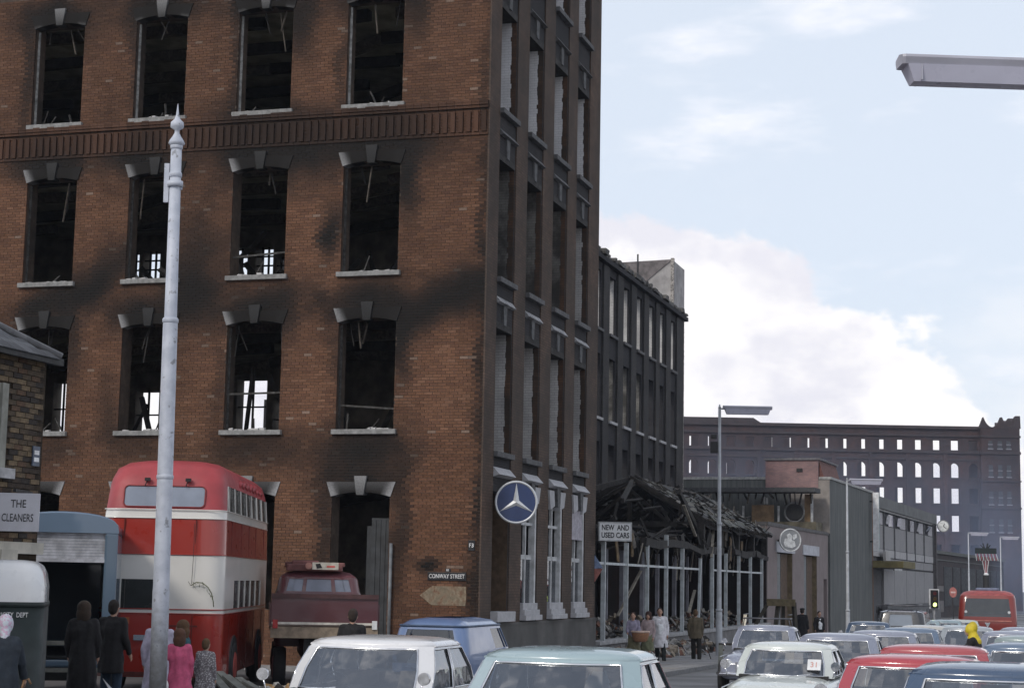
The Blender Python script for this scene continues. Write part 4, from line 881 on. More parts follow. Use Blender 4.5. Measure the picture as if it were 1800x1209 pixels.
# stair tower with a scalloped parapet
tw = MB(); tw.box(70.3, 76.1, -.9, 10.5, -2, 26.4); obj('stair_tower', tw, FMB, fm)
pts = [(70.1,26.4),(76.3,26.4)]
def scal(x0, x1, h, d, n=9): return [(x0+(x1-x0)*i/n, h - .25 - d*math.sin(math.pi*i/n)**.7) for i in range(n+1)]
top = scal(76.2, 73.5, 28.3, 1.5)[0:] + scal(73.3, 70.7, 28.3, 1.5)
mb = MB(); mb.prism([(70.0,26.4),(76.25,26.4)] + top + [(70.3,27.0)], lambda a, b, d: (a, d, b), -.95, -.2); obj('scalloped_parapet', mb, FMD, fm)
mb = MB(); mb.prism([(-.95+0,26.4),(10.5,26.4)] + [(10.5-11.4*i/16, 27.6+.7*abs(math.cos(i*.6))) for i in range(17)], lambda a, b, d: (d, a, b), 75.5, 76.2); obj('scalloped_parapet', mb, FMD, fm)
for (z0, z1) in ((23.4,24.5),(19.2,20.9),(15.1,17.0),(11,12.9)):
    for x in (71.7, 73.1, 74.4):
        mb = MB(); mb.box(x-.3, x+.3, -.92, -.8, z0, z1); w_ = obj('blind_window', mb, mat('far_blind_window', (.045,.05,.062), .6), fm)
        mb = MB(); mb.box(x-.4, x+.4, -1.02, -.9, z0-.2, z0-.02); mb.box(x-.34, x+.34, -.99, -.9, (z0+z1)/2-.06, (z0+z1)/2+.06); obj('sill', mb, mat('far_pale_trim', (.20,.20,.23), .8), w_)
for (z0, z1) in ((22.5,22.9),(25.0,25.3),(18.4,18.6),(14.4,14.6)):
    mb = MB(); mb.box(70.2, 76.2, -1.05, 10.55, z0, z1); obj('string_course', mb, FMD, fm)
# left return block in front of the far mill's left end: brick with blind windows is the mill's own wing
# ================================================================== house across the side street, with the cleaners' sign
hs = thing('corner_house', 'dark rough brick corner house with hipped slate roof and pale window trim', 'house', CORNER, RZU)
HBR = brickmat('house_core_brick', srgb(80,68,54), srgb(64,54,44), srgb(46,40,34), .3, .3)
oph = [(-23.0,-21.47,3.86,5.03), (-24.5,-21.2,.7,2.7)]
inh = lambda s, z: any(a < s < b and c < z < d for a, b, c, d in oph)
mb = MB(); wall_grid(mb, breaks(-30, -20.5, [v for o in oph for v in o[:2]]), breaks(-.5, 5.45, [v for o in oph for v in o[2:]]), lambda s, z: not inh(s, z), lambda a, z, d: (a, d, z), .012, .35); obj('front_wall', mb, HBR, hs)
mb = MB(); mb.box(-30, -20.5, 7.6, 8, -.5, 5.45); mb.box(-20.85, -20.5, .36, 7.59, -.5, 5.45); mb.box(-30, -29.65, .36, 7.59, -.5, 5.45); obj('side_walls', mb, HBR, hs)
hv = []
for i, c in enumerate((srgb(98,84,66), srgb(78,66,52), srgb(60,50,42), srgb(112,96,74), srgb(88,68,52), srgb(52,46,42))):
    m_ = MB(); m_.box(0, .218, -.012, .04, 0, .066); me = m_.mesh('brick'); fixn(me); me.materials.append(mat('house_brick_%s' % 'abcdef'[i], c, .95, 0, .35, 14, .3, (.03,.028,.025), 6, .01, 40)); hv.append(me)
for j in range(34):
    z = 2.84 + j*.0765
    for i in range(7):
        s = -22.05 + i*.2275 + (j % 2)*.114
        if s + .22 > -20.49 or inh(s+.1, z+.03) or inh(s+.2, z+.03): continue
        o = obj('brick', rnd.choice(hv), None, hs, (s, rnd.uniform(-.006,.006), z)); o.rotation_euler = (0, rnd.uniform(-.012,.012), rnd.uniform(-.01,.01))
TRIM = mat('house_trim', (.33,.33,.29), .8, 0, .15, 5, .4)
mb = MB(); mb.box(-21.62, -21.47, -.02, .3, 3.86, 5.03); mb.box(-23.0, -21.62, .02, .3, 4.9, 5.03); Wn = obj('window', mb, TRIM, hs)
mb = MB(); mb.box(-23.0, -21.62, .2, .21, 3.86, 4.9); obj('pane', mb, PANE, Wn)
mb = MB(); mb.box(-23.1, -21.33, -.10, .3, 3.72, 3.86); obj('sill', mb, STONE, Wn)
SLR = mat('roof_slate', (.075,.08,.09), .65, 0, .3, 6, .3, (.12,.12,.11), 2, .006, 20)
ev = 5.5; rg = (-24.2, 4.0, 7.9); rg2 = (-27, 4.0, 7.9); c4 = [(-20.36,-.14,ev), (-30.3,-.14,ev), (-30.3,8.3,ev), (-20.36,8.3,ev)]
mb = MB(); mb.add([*c4, rg, rg2], [(0,1,5,4),(1,2,5),(2,3,4,5),(3,0,4),(3,2,1,0)]); obj('roof', mb, SLR, hs)
mb = MB(); mb.tube([Vector(c4[0])+Vector((0,0,.04)), Vector(rg)+Vector((0,0,.04))], .06, 6); obj('hip_tiles', mb, mat('hip_lead', (.16,.16,.165), .6), hs)
sme = MB(); sme.box(-.14, .14, -.012, .0, -.24, .0); svar = []
for c in ((.07,.075,.085), (.095,.10,.11), (.055,.058,.065), (.13,.10,.085)):
    me = sme.mesh('slate'); fixn(me); me.materials.append(mat('house_slate_%d' % int(c[0]*1000), c, .6, 0, .25, 9)); svar.append(me)
pit = math.atan2(rg[2]-ev, rg[1]+.35)
for j in range(9):
    for i in range(10):
        q = (j+1)*.155; z = ev + q*math.sin(pit); t = -.14 + q*math.cos(pit)
        s = -20.55 - .29*i - (j % 2)*.145 - (t+.14)*(3.84/4.14)
        if s < -23.6: continue
        o = obj('slate', svar[3] if rnd.random() < .05 else rnd.choice(svar[:3]), None, hs, (s, t-.02, z+.02)); o.rotation_euler = (-(math.pi/2-pit)+.03, 0, rnd.uniform(-.02,.02))
mb = MB(); mb.box(-30.2, -20.4, -.21, -.13, ev-.10, ev-.0); obj('gutter', mb, DARK, hs)
SHOPW = mat('shopfront_cream', (.55,.52,.45), .7, 0, .1, 4, .3)
mb = MB(); mb.box(-21.65, -21.25, -.16, .012, -.5, 2.75); mb.box(-25, -20.5, -.10, .0, 2.7, 2.86); obj('shopfront', mb, SHOPW, hs)
mb = MB(); mb.box(-24.5, -21.66, .15, .16, .7, 2.69); obj('shop_window', mb, PANE, hs)
def sign_facing(name, label, cat, c, rz, w, h, m, th=.08):
    T_ = thing(name, label, cat, c, rz); mb = MB(); mb.box(-w/2, w/2, 0, th, -h/2, h/2); obj('board', mb, m, T_, bevel=.006); return T_
cs_ = sign_facing('cleaners_sign', 'pale grey projecting shop sign lettered THE CLEANERS on the corner house', 'sign', (-6.86, 24.25, 3.255), R(10), .90, .52, mat('sign_pale', (.50,.50,.54), .6, 0, .06, 3, .2))
text_mesh('THE', .15, PLB, 'lettering', cs_, facing((.17, -.003, .11), (1,0,0), (0,0,1)), .002, sx=.75, bold=.0015)
text_mesh('CLEANERS', .15, PLB, 'lettering', cs_, facing((.165, -.003, -.08), (1,0,0), (0,0,1)), .002, sx=.60, bold=.0015)
mb = MB(); mb.beam((.1, .08, .3), (.25, .9, .3), .04); mb.beam((.1, .08, -.2), (.25, .9, -.2), .04); obj('bracket', mb, DARK, cs_)
hp = thing('house_plaque', 'small blue enamel number plaque on the dark brick house', 'sign', ST(-20.72, -.02, 4.08), RZU)
mb = MB(); mb.box(-.09, .09, -.02, .0, -.14, .14); obj('plate', mb, mat('plaque_blue', (.06,.08,.12), .4), hp)
for k in range(2): mb = MB(); mb.box(-.06, .06, -.026, -.019, -.08+k*.1, -.02+k*.1); obj('mark', mb, mat('sign_white', (.75,.75,.75)), hp)
# ================================================================== vehicles
SEAT = mat('seat_vinyl', (.10,.085,.08), .6)
TYRE = BLACKRUB
def wheel(parent, x, y, r, w, side, rimm=CHROME):
    mb = MB(); mb.lathe([(r*.62,-w/2),(r*.93,-w/2),(r,-w*.3),(r,w*.3),(r*.93,w/2),(r*.62,w/2)], 24)
    t = obj('wheel', mb, TYRE, parent, (x, y, r)); t.rotation_euler = (R(90), 0, 0)
    mb = MB(); mb.lathe([(r*.62,-.03),(r*.62,.02),(r*.5,.05),(r*.3,.035),(r*.12,.06),(.01,.065)], 20); k = obj('hub_cap', mb, rimm, t); k.location = (0, 0, w/2-.03 if side < 0 else -w/2+.03)
    if side > 0: k.rotation_euler = (R(180), 0, 0)
    return t
def sring(x, hw, z0, z1, p=.42, n=28, tumble=0.0):
    zc, hz = (z0+z1)/2, (z1-z0)/2; out = []
    for k in range(n):
        a = 2*math.pi*k/n; c, s = math.cos(a), math.sin(a)
        y = hw*math.copysign(abs(c)**p, c); z = zc + hz*math.copysign(abs(s)**p, s)
        y *= 1 - tumble*max(0, (z-zc)/hz)
        out.append((x, y, z))
    return out
def car(label, loc, rz, body, roofm=None, L=4.0, Wc=1.55, H=1.42, belt=.92, hood=.86, boot=.86, xf=.55, xft=.15, xr=-1.15, xrt=-.75, estate=False, rack=False, trimc=True, front_detail=True, group='cars queueing along the main road', name='car', sticker=False):
    """x forward. xf/xr: windscreen and rear window feet; xft/xrt: their heads"""
    T_ = thing(name, label, 'car', loc, rz, group); hw = Wc/2; roofm = roofm or body; gl = .22
    st = [(-L/2, hw*.78, .34, boot-.16), (-L/2+.06, hw*.9, .30, boot-.06), (-L/2+.25, hw*.97, .26, boot), (xr-.12, hw, .24, belt-.01), (xr+.2, hw, .23, belt+.005), (0, hw*1.01, .23, belt), (xf-.1, hw, .23, belt), (xf+.1, hw*.99, .24, belt-.015), (xf+.6, hw*.97, .25, hood+.02), (L/2-.35, hw*.94, .27, hood-.03), (L/2-.1, hw*.88, .30, hood-.10), (L/2, hw*.74, .34, hood-.22)]
    mb = MB(); mb.loft([sring(*q, tumble=.06) for q in st]); B_ = obj('body', mb, body, T_)
    # greenhouse: perimeter at belt and at roof edge
    hb, ht = hw*.93, hw*.80; zt = H - .095
    per = []   # (segment name, base xy, top xy)
    nF, nS = 8, 4
    def add(seg, xb, yb, xt_, yt): per.append((seg, (xb, yb), (xt_, yt)))
    for i in range(nF+1):
        u = -1 + 2*i/nF; add('wind', xf - .10*u*u, hb*.80*u, xft - .08*u*u, ht*.79*u)
    xa, xat = xf-.24, xft-.20; xc, xct = xr+.20, xrt+.18
    bm_ = (xa+xc)/2 + .02; bmt = (xat+xct)/2 + .02
    side = [('Apil', xa, xat)] + [('fside', xa+(bm_+.03-xa)*q/nS, xat+(bmt+.03-xat)*q/nS) for q in range(1, nS+1)] + [('Bpil', bm_-.03, bmt-.03)] + [('rside', bm_-.03+(xc-bm_+.03)*q/nS, bmt-.03+(xct-bmt+.03)*q/nS) for q in range(1, nS+1)]
    for (sg, xb, xt_) in side: add(sg, xb, hb, xt_, ht)
    for i in range(nF+1):
        u = 1 - 2*i/nF; add('Cpil' if i == 0 else 'rear', xr + .08*u*u, hb*.79*u, xrt + .08*u*u, ht*.78*u)
    for q, (sg, xb, xt_) in enumerate(reversed(side)):
        prev = {0: 'Cpil'}.get(q); rv = list(reversed(side)); seg = 'Cpil' if q == 0 else rv[q-1][0]
        add(seg+'R' if seg not in ('Cpil',) else seg, xb, -hb, xt_, -ht)
    per[0] = ('Apil', per[0][1], per[0][2])
    n = len(per); lv = [0.0, .08, .5, .935, 1.0]; zb = belt - .03
    def P(i, q, off=0.0):
        (bx, by), (tx, ty) = per[i % n][1], per[i % n][2]; z = zb + (zt-zb)*q; bul = .035*math.sin(math.pi*q*.9)
        x = bx+(tx-bx)*q; y = by+(ty-by)*q; l = math.hypot(x-(xf+xr)/2, y*1.4) or 1
        return Vector((x + (x-(xf+xr)/2)/l*(bul-off)*.5, y + math.copysign(1, y)*(bul-off)*min(1, abs(y)/hb*1.2) if abs(y) > 1e-6 else y, z))
    frame = MB(); glass = {}; isg = lambda s: s in ('wind','fside','rside','rear','fsideR','rsideR')
    for i in range(n):
        sg = per[(i+1) % n][0]
        for j in range(4):
            if isg(sg) and j in (1, 2):
                g = glass.setdefault(sg, MB()); g.add([P(i,lv[j],.012), P(i+1,lv[j],.012), P(i+1,lv[j+1],.012), P(i,lv[j+1],.012)], [(0,1,2,3)], True)
            else: frame.add([P(i,lv[j]), P(i+1,lv[j]), P(i+1,lv[j+1]), P(i,lv[j+1])], [(0,1,2,3)], True)
    # roof skin
    cxr = (xft+xrt)/2; ring0 = [P(i, 1.0) for i in range(n)]
    rings = [ring0]
    for q, dz in ((1.0, .012), (.965, .036), (.88, .060), (.70, .080), (.42, .092), (.12, .095)):
        rings.append([Vector((cxr+(p.x-cxr)*q, p.y*q, zt+dz)) for p in ring0])
    frame.loft(rings, True, False, True, True)
    me_f = obj('roof', frame, roofm, T_)
    nm = {'wind':'windscreen','rear':'rear_window','fside':'side_window','rside':'side_window','fsideR':'side_window','rsideR':'side_window'}
    for sg, g in glass.items(): obj(nm[sg], g, GLASS, T_, fix=False)
    if trimc:
        for sg in glass:
            ids = [i for i in range(n) if per[(i+1) % n][0] == sg]; i0, i1 = ids[0], ids[-1]+1
            loop = [P(i, .08, -.004) for i in range(i0, i1+1)] + [P(i1, .5, -.004)] + [P(i, .935, -.004) for i in range(i1, i0-1, -1)] + [P(i0, .5, -.004)]
            mb = MB(); mb.tube(loop, .011 if sg in ('wind','rear') else .008, 6, closed=True); obj('window_trim', mb, CHROME, T_)
        for s_ in (1, -1):
            ids = [i for i in range(n) if s_*per[i][1][1] >= hb*.98]; mb = MB(); mb.tube([P(i, 1.0, -.010) for i in ids], .009, 5); obj('gutter', mb, body, T_)
        for s_ in (1, -1):
            mb = MB(); mb.tube([(-L/2+.25, s_*hw*.985, belt-.14), (0, s_*(hw*1.012), belt-.13), (L/2-.4, s_*hw*.96, belt-.15)], .010, 5); obj('side_moulding', mb, CHROME, T_)
            mb = MB(); mb.box(bm_-.1, bm_+.04, s_*hw*1.0-.02, s_*hw*1.0+.03, belt-.085, belt-.065); obj('door_handle', mb, CHROME, T_)
    # cabin
    mb = MB(); mb.box(xr+.1, xf-.05, -hb*.9, hb*.9, belt-.1, belt-.012+.016); obj('cabin_floor', mb, DARK, T_)
    for y in (-.36, .36):
        mb = MB(); mb.box(bmt-.18, bmt-.02, y-.24, y+.24, belt-.1, belt+.16); obj('seat', mb, SEAT, T_, bevel=.05, bseg=3)
    mb = MB(); mb.box(xr+.32, xr+.48, -hb*.8, hb*.8, belt-.1, belt+.12); obj('rear_bench', mb, SEAT, T_, bevel=.05, bseg=3)
    mb = MB(); mb.tube([(xf-.42+.05*math.cos(a)*.3, -.34+.17*math.cos(a), belt+.02+.15*math.sin(a)) for a in [2*math.pi*k/18 for k in range(18)]], .012, 6, closed=True); obj('steering_wheel', mb, DARK, T_)
    mb = MB(); mb.box(xft-.1, xft-.08, -.11, .11, zt-.12, zt-.06); obj('rear_view_mirror', mb, DARK, T_)
    if sticker:
        mb = MB(); mb.obox((xft+.21, .43, belt+.16), (.001,.0,.002), (0,.095,0), (-.05,0,.072)); Sk = obj('paper_notice', mb, WHITEP, T_)
        text_mesh('31', .12, mat('faded_red_print', (.62,.30,.26), .6), 'notice_print', Sk, facing((xft+.218, .43, belt+.16), (0,1,0), (-.57,0,.82)), .001)
    # ends
    for y in (-1, 1):
        mb = MB(); mb.lathe([(.105,0),(.10,.03),(.085,.05),(.04,.065),(.005,.07)], 18); h = obj('headlight', mb, mat('lamp_glass', (.62,.64,.66), .12, 0, .05), T_, (L/2-.06, y*hw*.66, hood-.24)); h.rotation_euler = (0, R(90), 0)
        mb = MB(); mb.tube([(L/2-.03+.012*0, y*hw*.66+.11*math.cos(a), hood-.24+.11*math.sin(a)) for a in [2*math.pi*k/18 for k in range(18)]], .014, 6, closed=True); obj('headlight_rim', mb, CHROME, T_)
        mb = MB(); mb.box(-L/2-.01, -L/2+.06, y*hw*.68-.05, y*hw*.68+.05, boot-.28, boot-.10); obj('tail_lamp', mb, mat('tail_red', (.35,.02,.02), .2), T_, bevel=.015)
        mb = MB(); mb.tube([(xf+.28, y*hw*.98, belt), (xf+.28, y*hw*1.02, belt+.12)], .009, 5); mb.disc((xf+.27, y*hw*1.03, belt+.16), (1,0,.0), .065, .04, 14); obj('wing_mirror', mb, CHROME, T_)
        for xw in (L/2-.72, -L/2+.72):
            mb = MB(); mb.disc((xw, y*(hw*1.0-.05), .32), (0,1,0), .37, .14, 24); obj('arch_shade_disc', mb, DARK, T_); wheel(T_, xw, y*(hw-.06), .29, .15, y)  # black disc proud of the body: shade of the arch hollow as colour
    for y in (-.28, .28):
        mb = MB(); mb.tube([(xf+.07, y-.18, belt+.0), (xf-.0+.04, y+.12, belt+.035)], .006, 5); obj('wiper', mb, CHROME, T_)
    mb = MB()
    for k in range(9): mb.box(L/2-.06, L/2+.005, -hw*.45, hw*.45, hood-.40+k*.026, hood-.388+k*.026)
    obj('grille', mb, CHROME, T_)
    mb = MB(); mb.tube([(L/2-.25, -hw*.98, .42), (L/2+.02, -hw*.85, .42), (L/2+.07, 0, .42), (L/2+.02, hw*.85, .42), (L/2-.25, hw*.98, .42)], .045, 8); obj('front_bumper', mb, CHROME, T_)
    mb = MB(); mb.tube([(-L/2+.2, -hw*.98, .45), (-L/2-.03, -hw*.85, .45), (-L/2-.07, 0, .45), (-L/2-.03, hw*.85, .45), (-L/2+.2, hw*.98, .45)], .045, 8); obj('rear_bumper', mb, CHROME, T_)
    mb = MB(); mb.box(L/2+.09, L/2+.10, -.25, .25, .30, .41); mb.box(-L/2-.10, -L/2-.09, -.25, .25, .36, .47); obj('number_plate', mb, mat('plate_black', (.02,.02,.02), .4), T_)
    if rack:
        mb = MB(); z = H + .14
        for y in (-.5, .5): mb.tube([(xrt+.1, y, z), (xft-.1, y, z)], .014, 6)
        for k in range(5): x = xrt+.1+(xft-xrt-.2)*k/4; mb.tube([(x, -.5, z), (x, .5, z)], .012, 6)
        for x in (xrt+.25, xft-.25):
            for y in (-.5, .5): mb.tube([(x, y, z), (x, y*1.08, H-.07)], .012, 6)
        for y in (-.5, .5): mb.tube([(xrt+.1, y, z+.09), (xft-.1, y, z+.09)], .010, 6)
        obj('roof_rack', mb, mat('rack_steel', (.12,.12,.13), .4, .8), T_)
    return T_
def px(xp, Y):   # lateral offset of a sight line at distance Y
    return (xp-900)/FPX*Y*1.0
def spot(x, Y): return Vector((x, Y, gz(Y)+.004))
FWD, TOW = RZU, RZU + math.pi
WHITE = paint('car_white', (.74,.74,.75)); PBLUE = paint('car_pale_blue', (.33,.43,.46)); OFFW = paint('car_off_white', (.62,.66,.63)); LILG = paint('car_lilac_grey', (.25,.27,.34)); REDC = paint('car_red', (.42,.05,.065)); DRED = paint('car_coral', (.40,.075,.085)); NAVY = paint('car_navy', (.05,.085,.15)); STEELB = paint('car_steel_blue', (.12,.17,.25)); BLK = paint('car_black', (.03,.033,.04)); GREYG = paint('car_grey_green', (.27,.33,.33)); CREAM = paint('car_cream', (.50,.49,.46)); MAROON = paint('maroon', (.085,.022,.026), .45); DKG = mat('dark_green', (.012,.022,.022), .6, 0, .15, 3, .3, (.03,.03,.03), 2)
car('white saloon with broad chrome-framed glass in front of the maroon lorry', spot(-1.42, 19.6), TOW+.03, WHITE, L=4.6, Wc=1.72, H=1.48, belt=.93, hood=.91, boot=.93, xf=.75, xft=.32, xr=-1.35, xrt=-1.0)
car('pale blue-green saloon with rounded roof beside the white saloon', spot(.49, 15.4), TOW+.02, PBLUE, L=4.4, Wc=1.66, H=1.50, belt=.93, xf=.72, xft=.25, xr=-1.3, xrt=-.85)
car('small off-white saloon facing the junction with a paper notice in its windscreen', spot(4.13, 26.3), TOW, OFFW, L=3.7, Wc=1.52, H=1.36, belt=.90, hood=.84, boot=.84, xf=.62, xft=.24, xr=-1.25, xrt=-.95, sticker=True)
car('lilac-grey saloon with a steel roof rack near the showroom kerb', spot(5.85, 40.5), TOW, LILG, L=4.1, Wc=1.55, H=1.44, rack=True)
car('white saloon with grey-blue roof behind the off-white saloon', spot(5.72, 31.0), TOW, WHITE, LILG, L=4.1, Wc=1.56, H=1.43)
car('grey-blue saloon, third in the queue behind the off-white saloon', spot(7.65, 36.5), TOW, LILG, L=4.0, H=1.42)
car('steel blue saloon, fourth in the queue behind the off-white saloon', spot(9.55, 42.5), TOW, STEELB, L=4.0, H=1.42)
car('pale lilac saloon, fifth in the queue behind the off-white saloon', spot(11.3, 48.5), TOW, CREAM, L=4.0, H=1.42)
car('pale blue-green saloon, sixth in the queue, beside the yellow-hooded rider', spot(11.6, 46.0) + Vector((1.2,4.5,-.046)), TOW, PBLUE, L=4.0, H=1.42)
car('bright red saloon between the coral saloon and the navy saloon', spot(4.08, 18.0), TOW, REDC, L=4.2, Wc=1.60, H=1.42, belt=.93)
car('coral saloon just behind the bright red saloon', spot(5.42, 22.8), TOW, DRED, L=4.2, Wc=1.60, H=1.43)
car('navy saloon in front of the bright red saloon', spot(3.92, 14.4), TOW, NAVY, L=4.2, Wc=1.62, H=1.46, belt=.93, xf=.7, xft=.3, xrt=-.9)
car('dark grey-green saloon behind the coral saloon, near the rider', spot(9.45, 32.3), TOW, GREYG, L=4.1, H=1.43)
car('black-bonneted pale saloon at the outer edge of the queue', spot(7.35, 25.2), TOW, STEELB, L=4.1, H=1.43)
car('pale cream saloon behind the dark grey-green saloon', spot(10.9, 38.6), TOW, CREAM, LILG, L=4.1, H=1.43)
car('light silver saloon just in front of the red single-deck bus', spot(12.2, 47.5), TOW, paint('car_silver', (.33,.36,.39)), L=4.1, H=1.43)
car('silver-grey saloon to the right of the silver one before the bus', spot(13.6, 47.0), TOW, LILG, L=4.1, H=1.43)
car('navy-roofed saloon beside the black van at the far kerb', spot(11.6, 57.5), TOW, NAVY, L=4.0, H=1.42)
car('pale blue saloon beyond the black van', spot(14.9, 64.5), TOW, PBLUE, L=4.1, H=1.46)
car('light blue saloon left of the red single-deck bus', spot(17.2, 70.5), TOW, PBLUE, L=4.1, H=1.43)
car('small pale green saloon beside the light blue one near the bus', spot(19.3, 76.0), TOW, OFFW, L=4.0, H=1.42)

# ------------------------------------------------ banded shells for buses and vans
BGP_ = None; BSG_LOW = None
def rr_ring(z, x0, x1, hw, r, brk, n=5, tip=0.0):
    """rounded-rectangle ring; brk=(xbreaks, ybreaks) as fractions 0..1; returns points and segment tags"""
    xb, yb = brk; pts = []; tags = []
    X0, X1 = x0+r, x1-r; Y = hw-r
    for f in xb: pts.append((X0+(X1-X0)*f, -hw, z)); tags.append('R')
    for k in range(1, n): a = -math.pi/2+math.pi/2*k/n; pts.append((X1+r*math.cos(a), -Y+r*math.sin(a), z)); tags.append('c')
    for f in yb: pts.append((x1, -Y+2*Y*f, z)); tags.append('F')
    for k in range(1, n): a = math.pi/2*k/n; pts.append((X1+r*math.cos(a), Y+r*math.sin(a), z)); tags.append('c')
    for f in reversed(xb): pts.append((X0+(X1-X0)*f, hw, z)); tags.append('L')
    for k in range(1, n): a = math.pi/2+math.pi/2*k/n; pts.append((X0+r*math.cos(a), Y+r*math.sin(a), z)); tags.append('c')
    for f in reversed(yb): pts.append((x0, -Y+2*Y*f, z)); tags.append('B')
    for k in range(1, n): a = math.pi+math.pi/2*k/n; pts.append((X0+r*math.cos(a), -Y+r*math.sin(a), z)); tags.append('c')
    return pts, tags
def shell(parent, levels, brk, cell, parts, pane, n=5):
    """levels: (z,x0,x1,hw,r). cell(seg, xfrac, yfrac, j)-> part name, 'pane' or None. parts: name->material"""
    RG = []; tg = None
    for (z, x0, x1, hw, r) in levels: p, tg = rr_ring(z, x0, x1, hw, r, brk, n); RG.append([Vector(q) for q in p])
    m = len(tg); mbs = {k: MB() for k in parts}; panes = []; revs = []
    for j in range(len(levels)-1):
        for i in range(m):
            k = (i+1) % m; a, b, c, d = RG[j][i], RG[j][k], RG[j+1][k], RG[j+1][i]
            seg = tg[i] if tg[i] == tg[k] else 'c'; mid = (a+b+c+d)/4
            nm = cell(seg, mid, j)
            if nm == 'pane':
                nrm = (b-a).cross(d-a).normalized(); ctr = mid
                if nrm.dot(Vector((mid.x-(levels[j][1]+levels[j][2])/2, mid.y, 0))) < 0: nrm = -nrm
                q = [v - nrm*.018 for v in (a,b,c,d)]; panes.append((q, seg)); rv = MB(); revs.append(rv)
                for (s_, e_) in ((0,1),(1,2),(2,3),(3,0)): o_ = [a,b,c,d]; rv.add([o_[s_], o_[e_], q[e_], q[s_]], [(0,1,2,3)])
            elif nm: mbs[nm].add([a,b,c,d], [(0,1,2,3)], True)
    out = {}
    for k, mb in mbs.items():
        if not mb.v: continue
        me = mb.mesh(k); bm = bmesh.new(); bm.from_mesh(me); bmesh.ops.remove_doubles(bm, verts=bm.verts, dist=.0005); bmesh.ops.recalc_face_normals(bm, faces=bm.faces); bm.to_mesh(me); bm.free()
        out[k] = obj(k, me, parts[k], parent)
        if not me.materials: me.materials.append(parts[k])
    for rv in revs: obj('window_surround', rv, parts.get('_rev') or parts[list(parts)[0]], parent, fix=False)
    for q, seg in panes:
        mb = MB(); mb.add(q, [(0,1,2,3)]); pm = pane(seg) if callable(pane) else pane; obj('window_pane', mb, BSG_LOW if (pm is BGP_ and q[0].z < 2.3 and parent.name.startswith('double')) else pm, parent, fix=False)
    return RG
# ------------------------------------------------ red and cream double-decker, its tail to the camera
BUSR = paint('bus_red', (.31,.020,.010), .32, .15); BUSRT = mat('bus_roof_red', (.35,.048,.055), .5, 0, .12, 2, .4, (.20,.045,.05), 1.5); BUSC = paint('bus_cream', (.70,.68,.64), .4)
bus = thing('double_decker_bus', 'red and cream double-decker bus parked tail-out in the side street', 'bus', spot(-6.52, 33.6), R(90)+.03)
bx0, bx1 = 0.0, 8.0; hw = 1.17
lev = [(.34,bx0+.05,bx1,hw,.30), (1.30,bx0,bx1,hw,.30), (1.52,bx0,bx1,hw,.30), (1.60,bx0,bx1,hw,.30), (2.15,bx0,bx1,hw,.30), (2.42,bx0,bx1,hw,.30), (2.62,bx0,bx1,hw,.30), (3.30,bx0+.06,bx1,hw*.99,.32), (3.40,bx0+.07,bx1,hw*.985,.32), (3.46,bx0+.08,bx1,hw*.98,.34), (3.95,bx0+.20,bx1-.05,hw*.95,.40), (4.05,bx0+.24,bx1-.08,hw*.935,.42), (4.25,bx0+.38,bx1-.15,hw*.88,.46), (4.38,bx0+.62,bx1-.3,hw*.74,.50), (4.44,bx0+.95,bx1-.5,hw*.52,.45), (4.46,bx0+1.4,bx1-.8,hw*.25,.25)]
XF = sorted([0, .02] + [v for k in range(7) for v in (.06+k*.133, .06+k*.133+.118)] + [1]); XF = sorted(set(round(v, 4) for v in XF))
YF = [0, .08, .12, .46, .54, .88, .92, 1]
def bcell(seg, m, j):
    z = m.z; f = (m.x-.3)/7.4
    inbay = any(.06+k*.133 < f < .06+k*.133+.118 for k in range(7))
    if j in (9,) and seg in ('L','R'): return 'pane' if inbay else 'window_pillar'
    if j in (3,) and seg in ('L','R') and inbay and .18 < f < .86: return 'pane'
    if j == 3 and seg == 'B' and .15 < m.y < .8: return 'pane'
    return ('lower_panels','lower_panels','waist_rail','cream_band','cream_band','cream_band','red_band','cornice','cornice','roof','roof','roof','roof','roof','roof')[j]
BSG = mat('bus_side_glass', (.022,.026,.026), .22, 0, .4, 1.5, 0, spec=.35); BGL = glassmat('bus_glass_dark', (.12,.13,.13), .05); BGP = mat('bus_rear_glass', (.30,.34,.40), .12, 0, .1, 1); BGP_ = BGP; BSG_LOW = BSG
shell(bus, lev, (XF, YF), lambda s, m, j: ('red_band' if j == 6 else bcell(s, m, j)), {'lower_panels': BUSR, 'waist_rail': BUSC, 'cream_band': BUSC, 'red_band': BUSR, 'cornice': BUSC, 'window_pillar': BUSC, 'roof': BUSRT, '_rev': BUSC}, lambda s: BSG if s != 'B' else BGP)
# upper cabin sides are cream-framed between the panes
for sgn in (-1, 1):
    for k in range(8):
        f = .06 + k*.133 - .0075; x = .3 + 7.4*f; mb = MB(); mb.beam((x, sgn*(hw*.982+.002), 3.46), (x, sgn*(hw*.95+.002), 3.95), .05, .02); obj('window_pillar', mb, BUSC, bus)
def rpoly(w, h, r, n=4): return [(sx*(w/2-r)+r*math.cos(a), sz*(h/2-r)+r*math.sin(a)) for (sx, sz, a0) in ((1,1,0),(-1,1,90),(-1,-1,180),(1,-1,270)) for a in [R(a0+90*k/n) for k in range(n+1)]]
for y0 in (.40, -.38):
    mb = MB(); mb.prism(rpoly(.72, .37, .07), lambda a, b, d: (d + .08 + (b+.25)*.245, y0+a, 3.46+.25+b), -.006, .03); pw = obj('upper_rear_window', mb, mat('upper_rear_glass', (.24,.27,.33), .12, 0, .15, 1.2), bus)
    mb = MB(); mb.tube([(.065 + (b+.25)*.245, y0+a, 3.71+b) for a, b in rpoly(.75, .40, .08)], .014, 5, closed=True); obj('window_rubber', mb, mat('window_rubber_red', (.22,.03,.03), .6), pw)
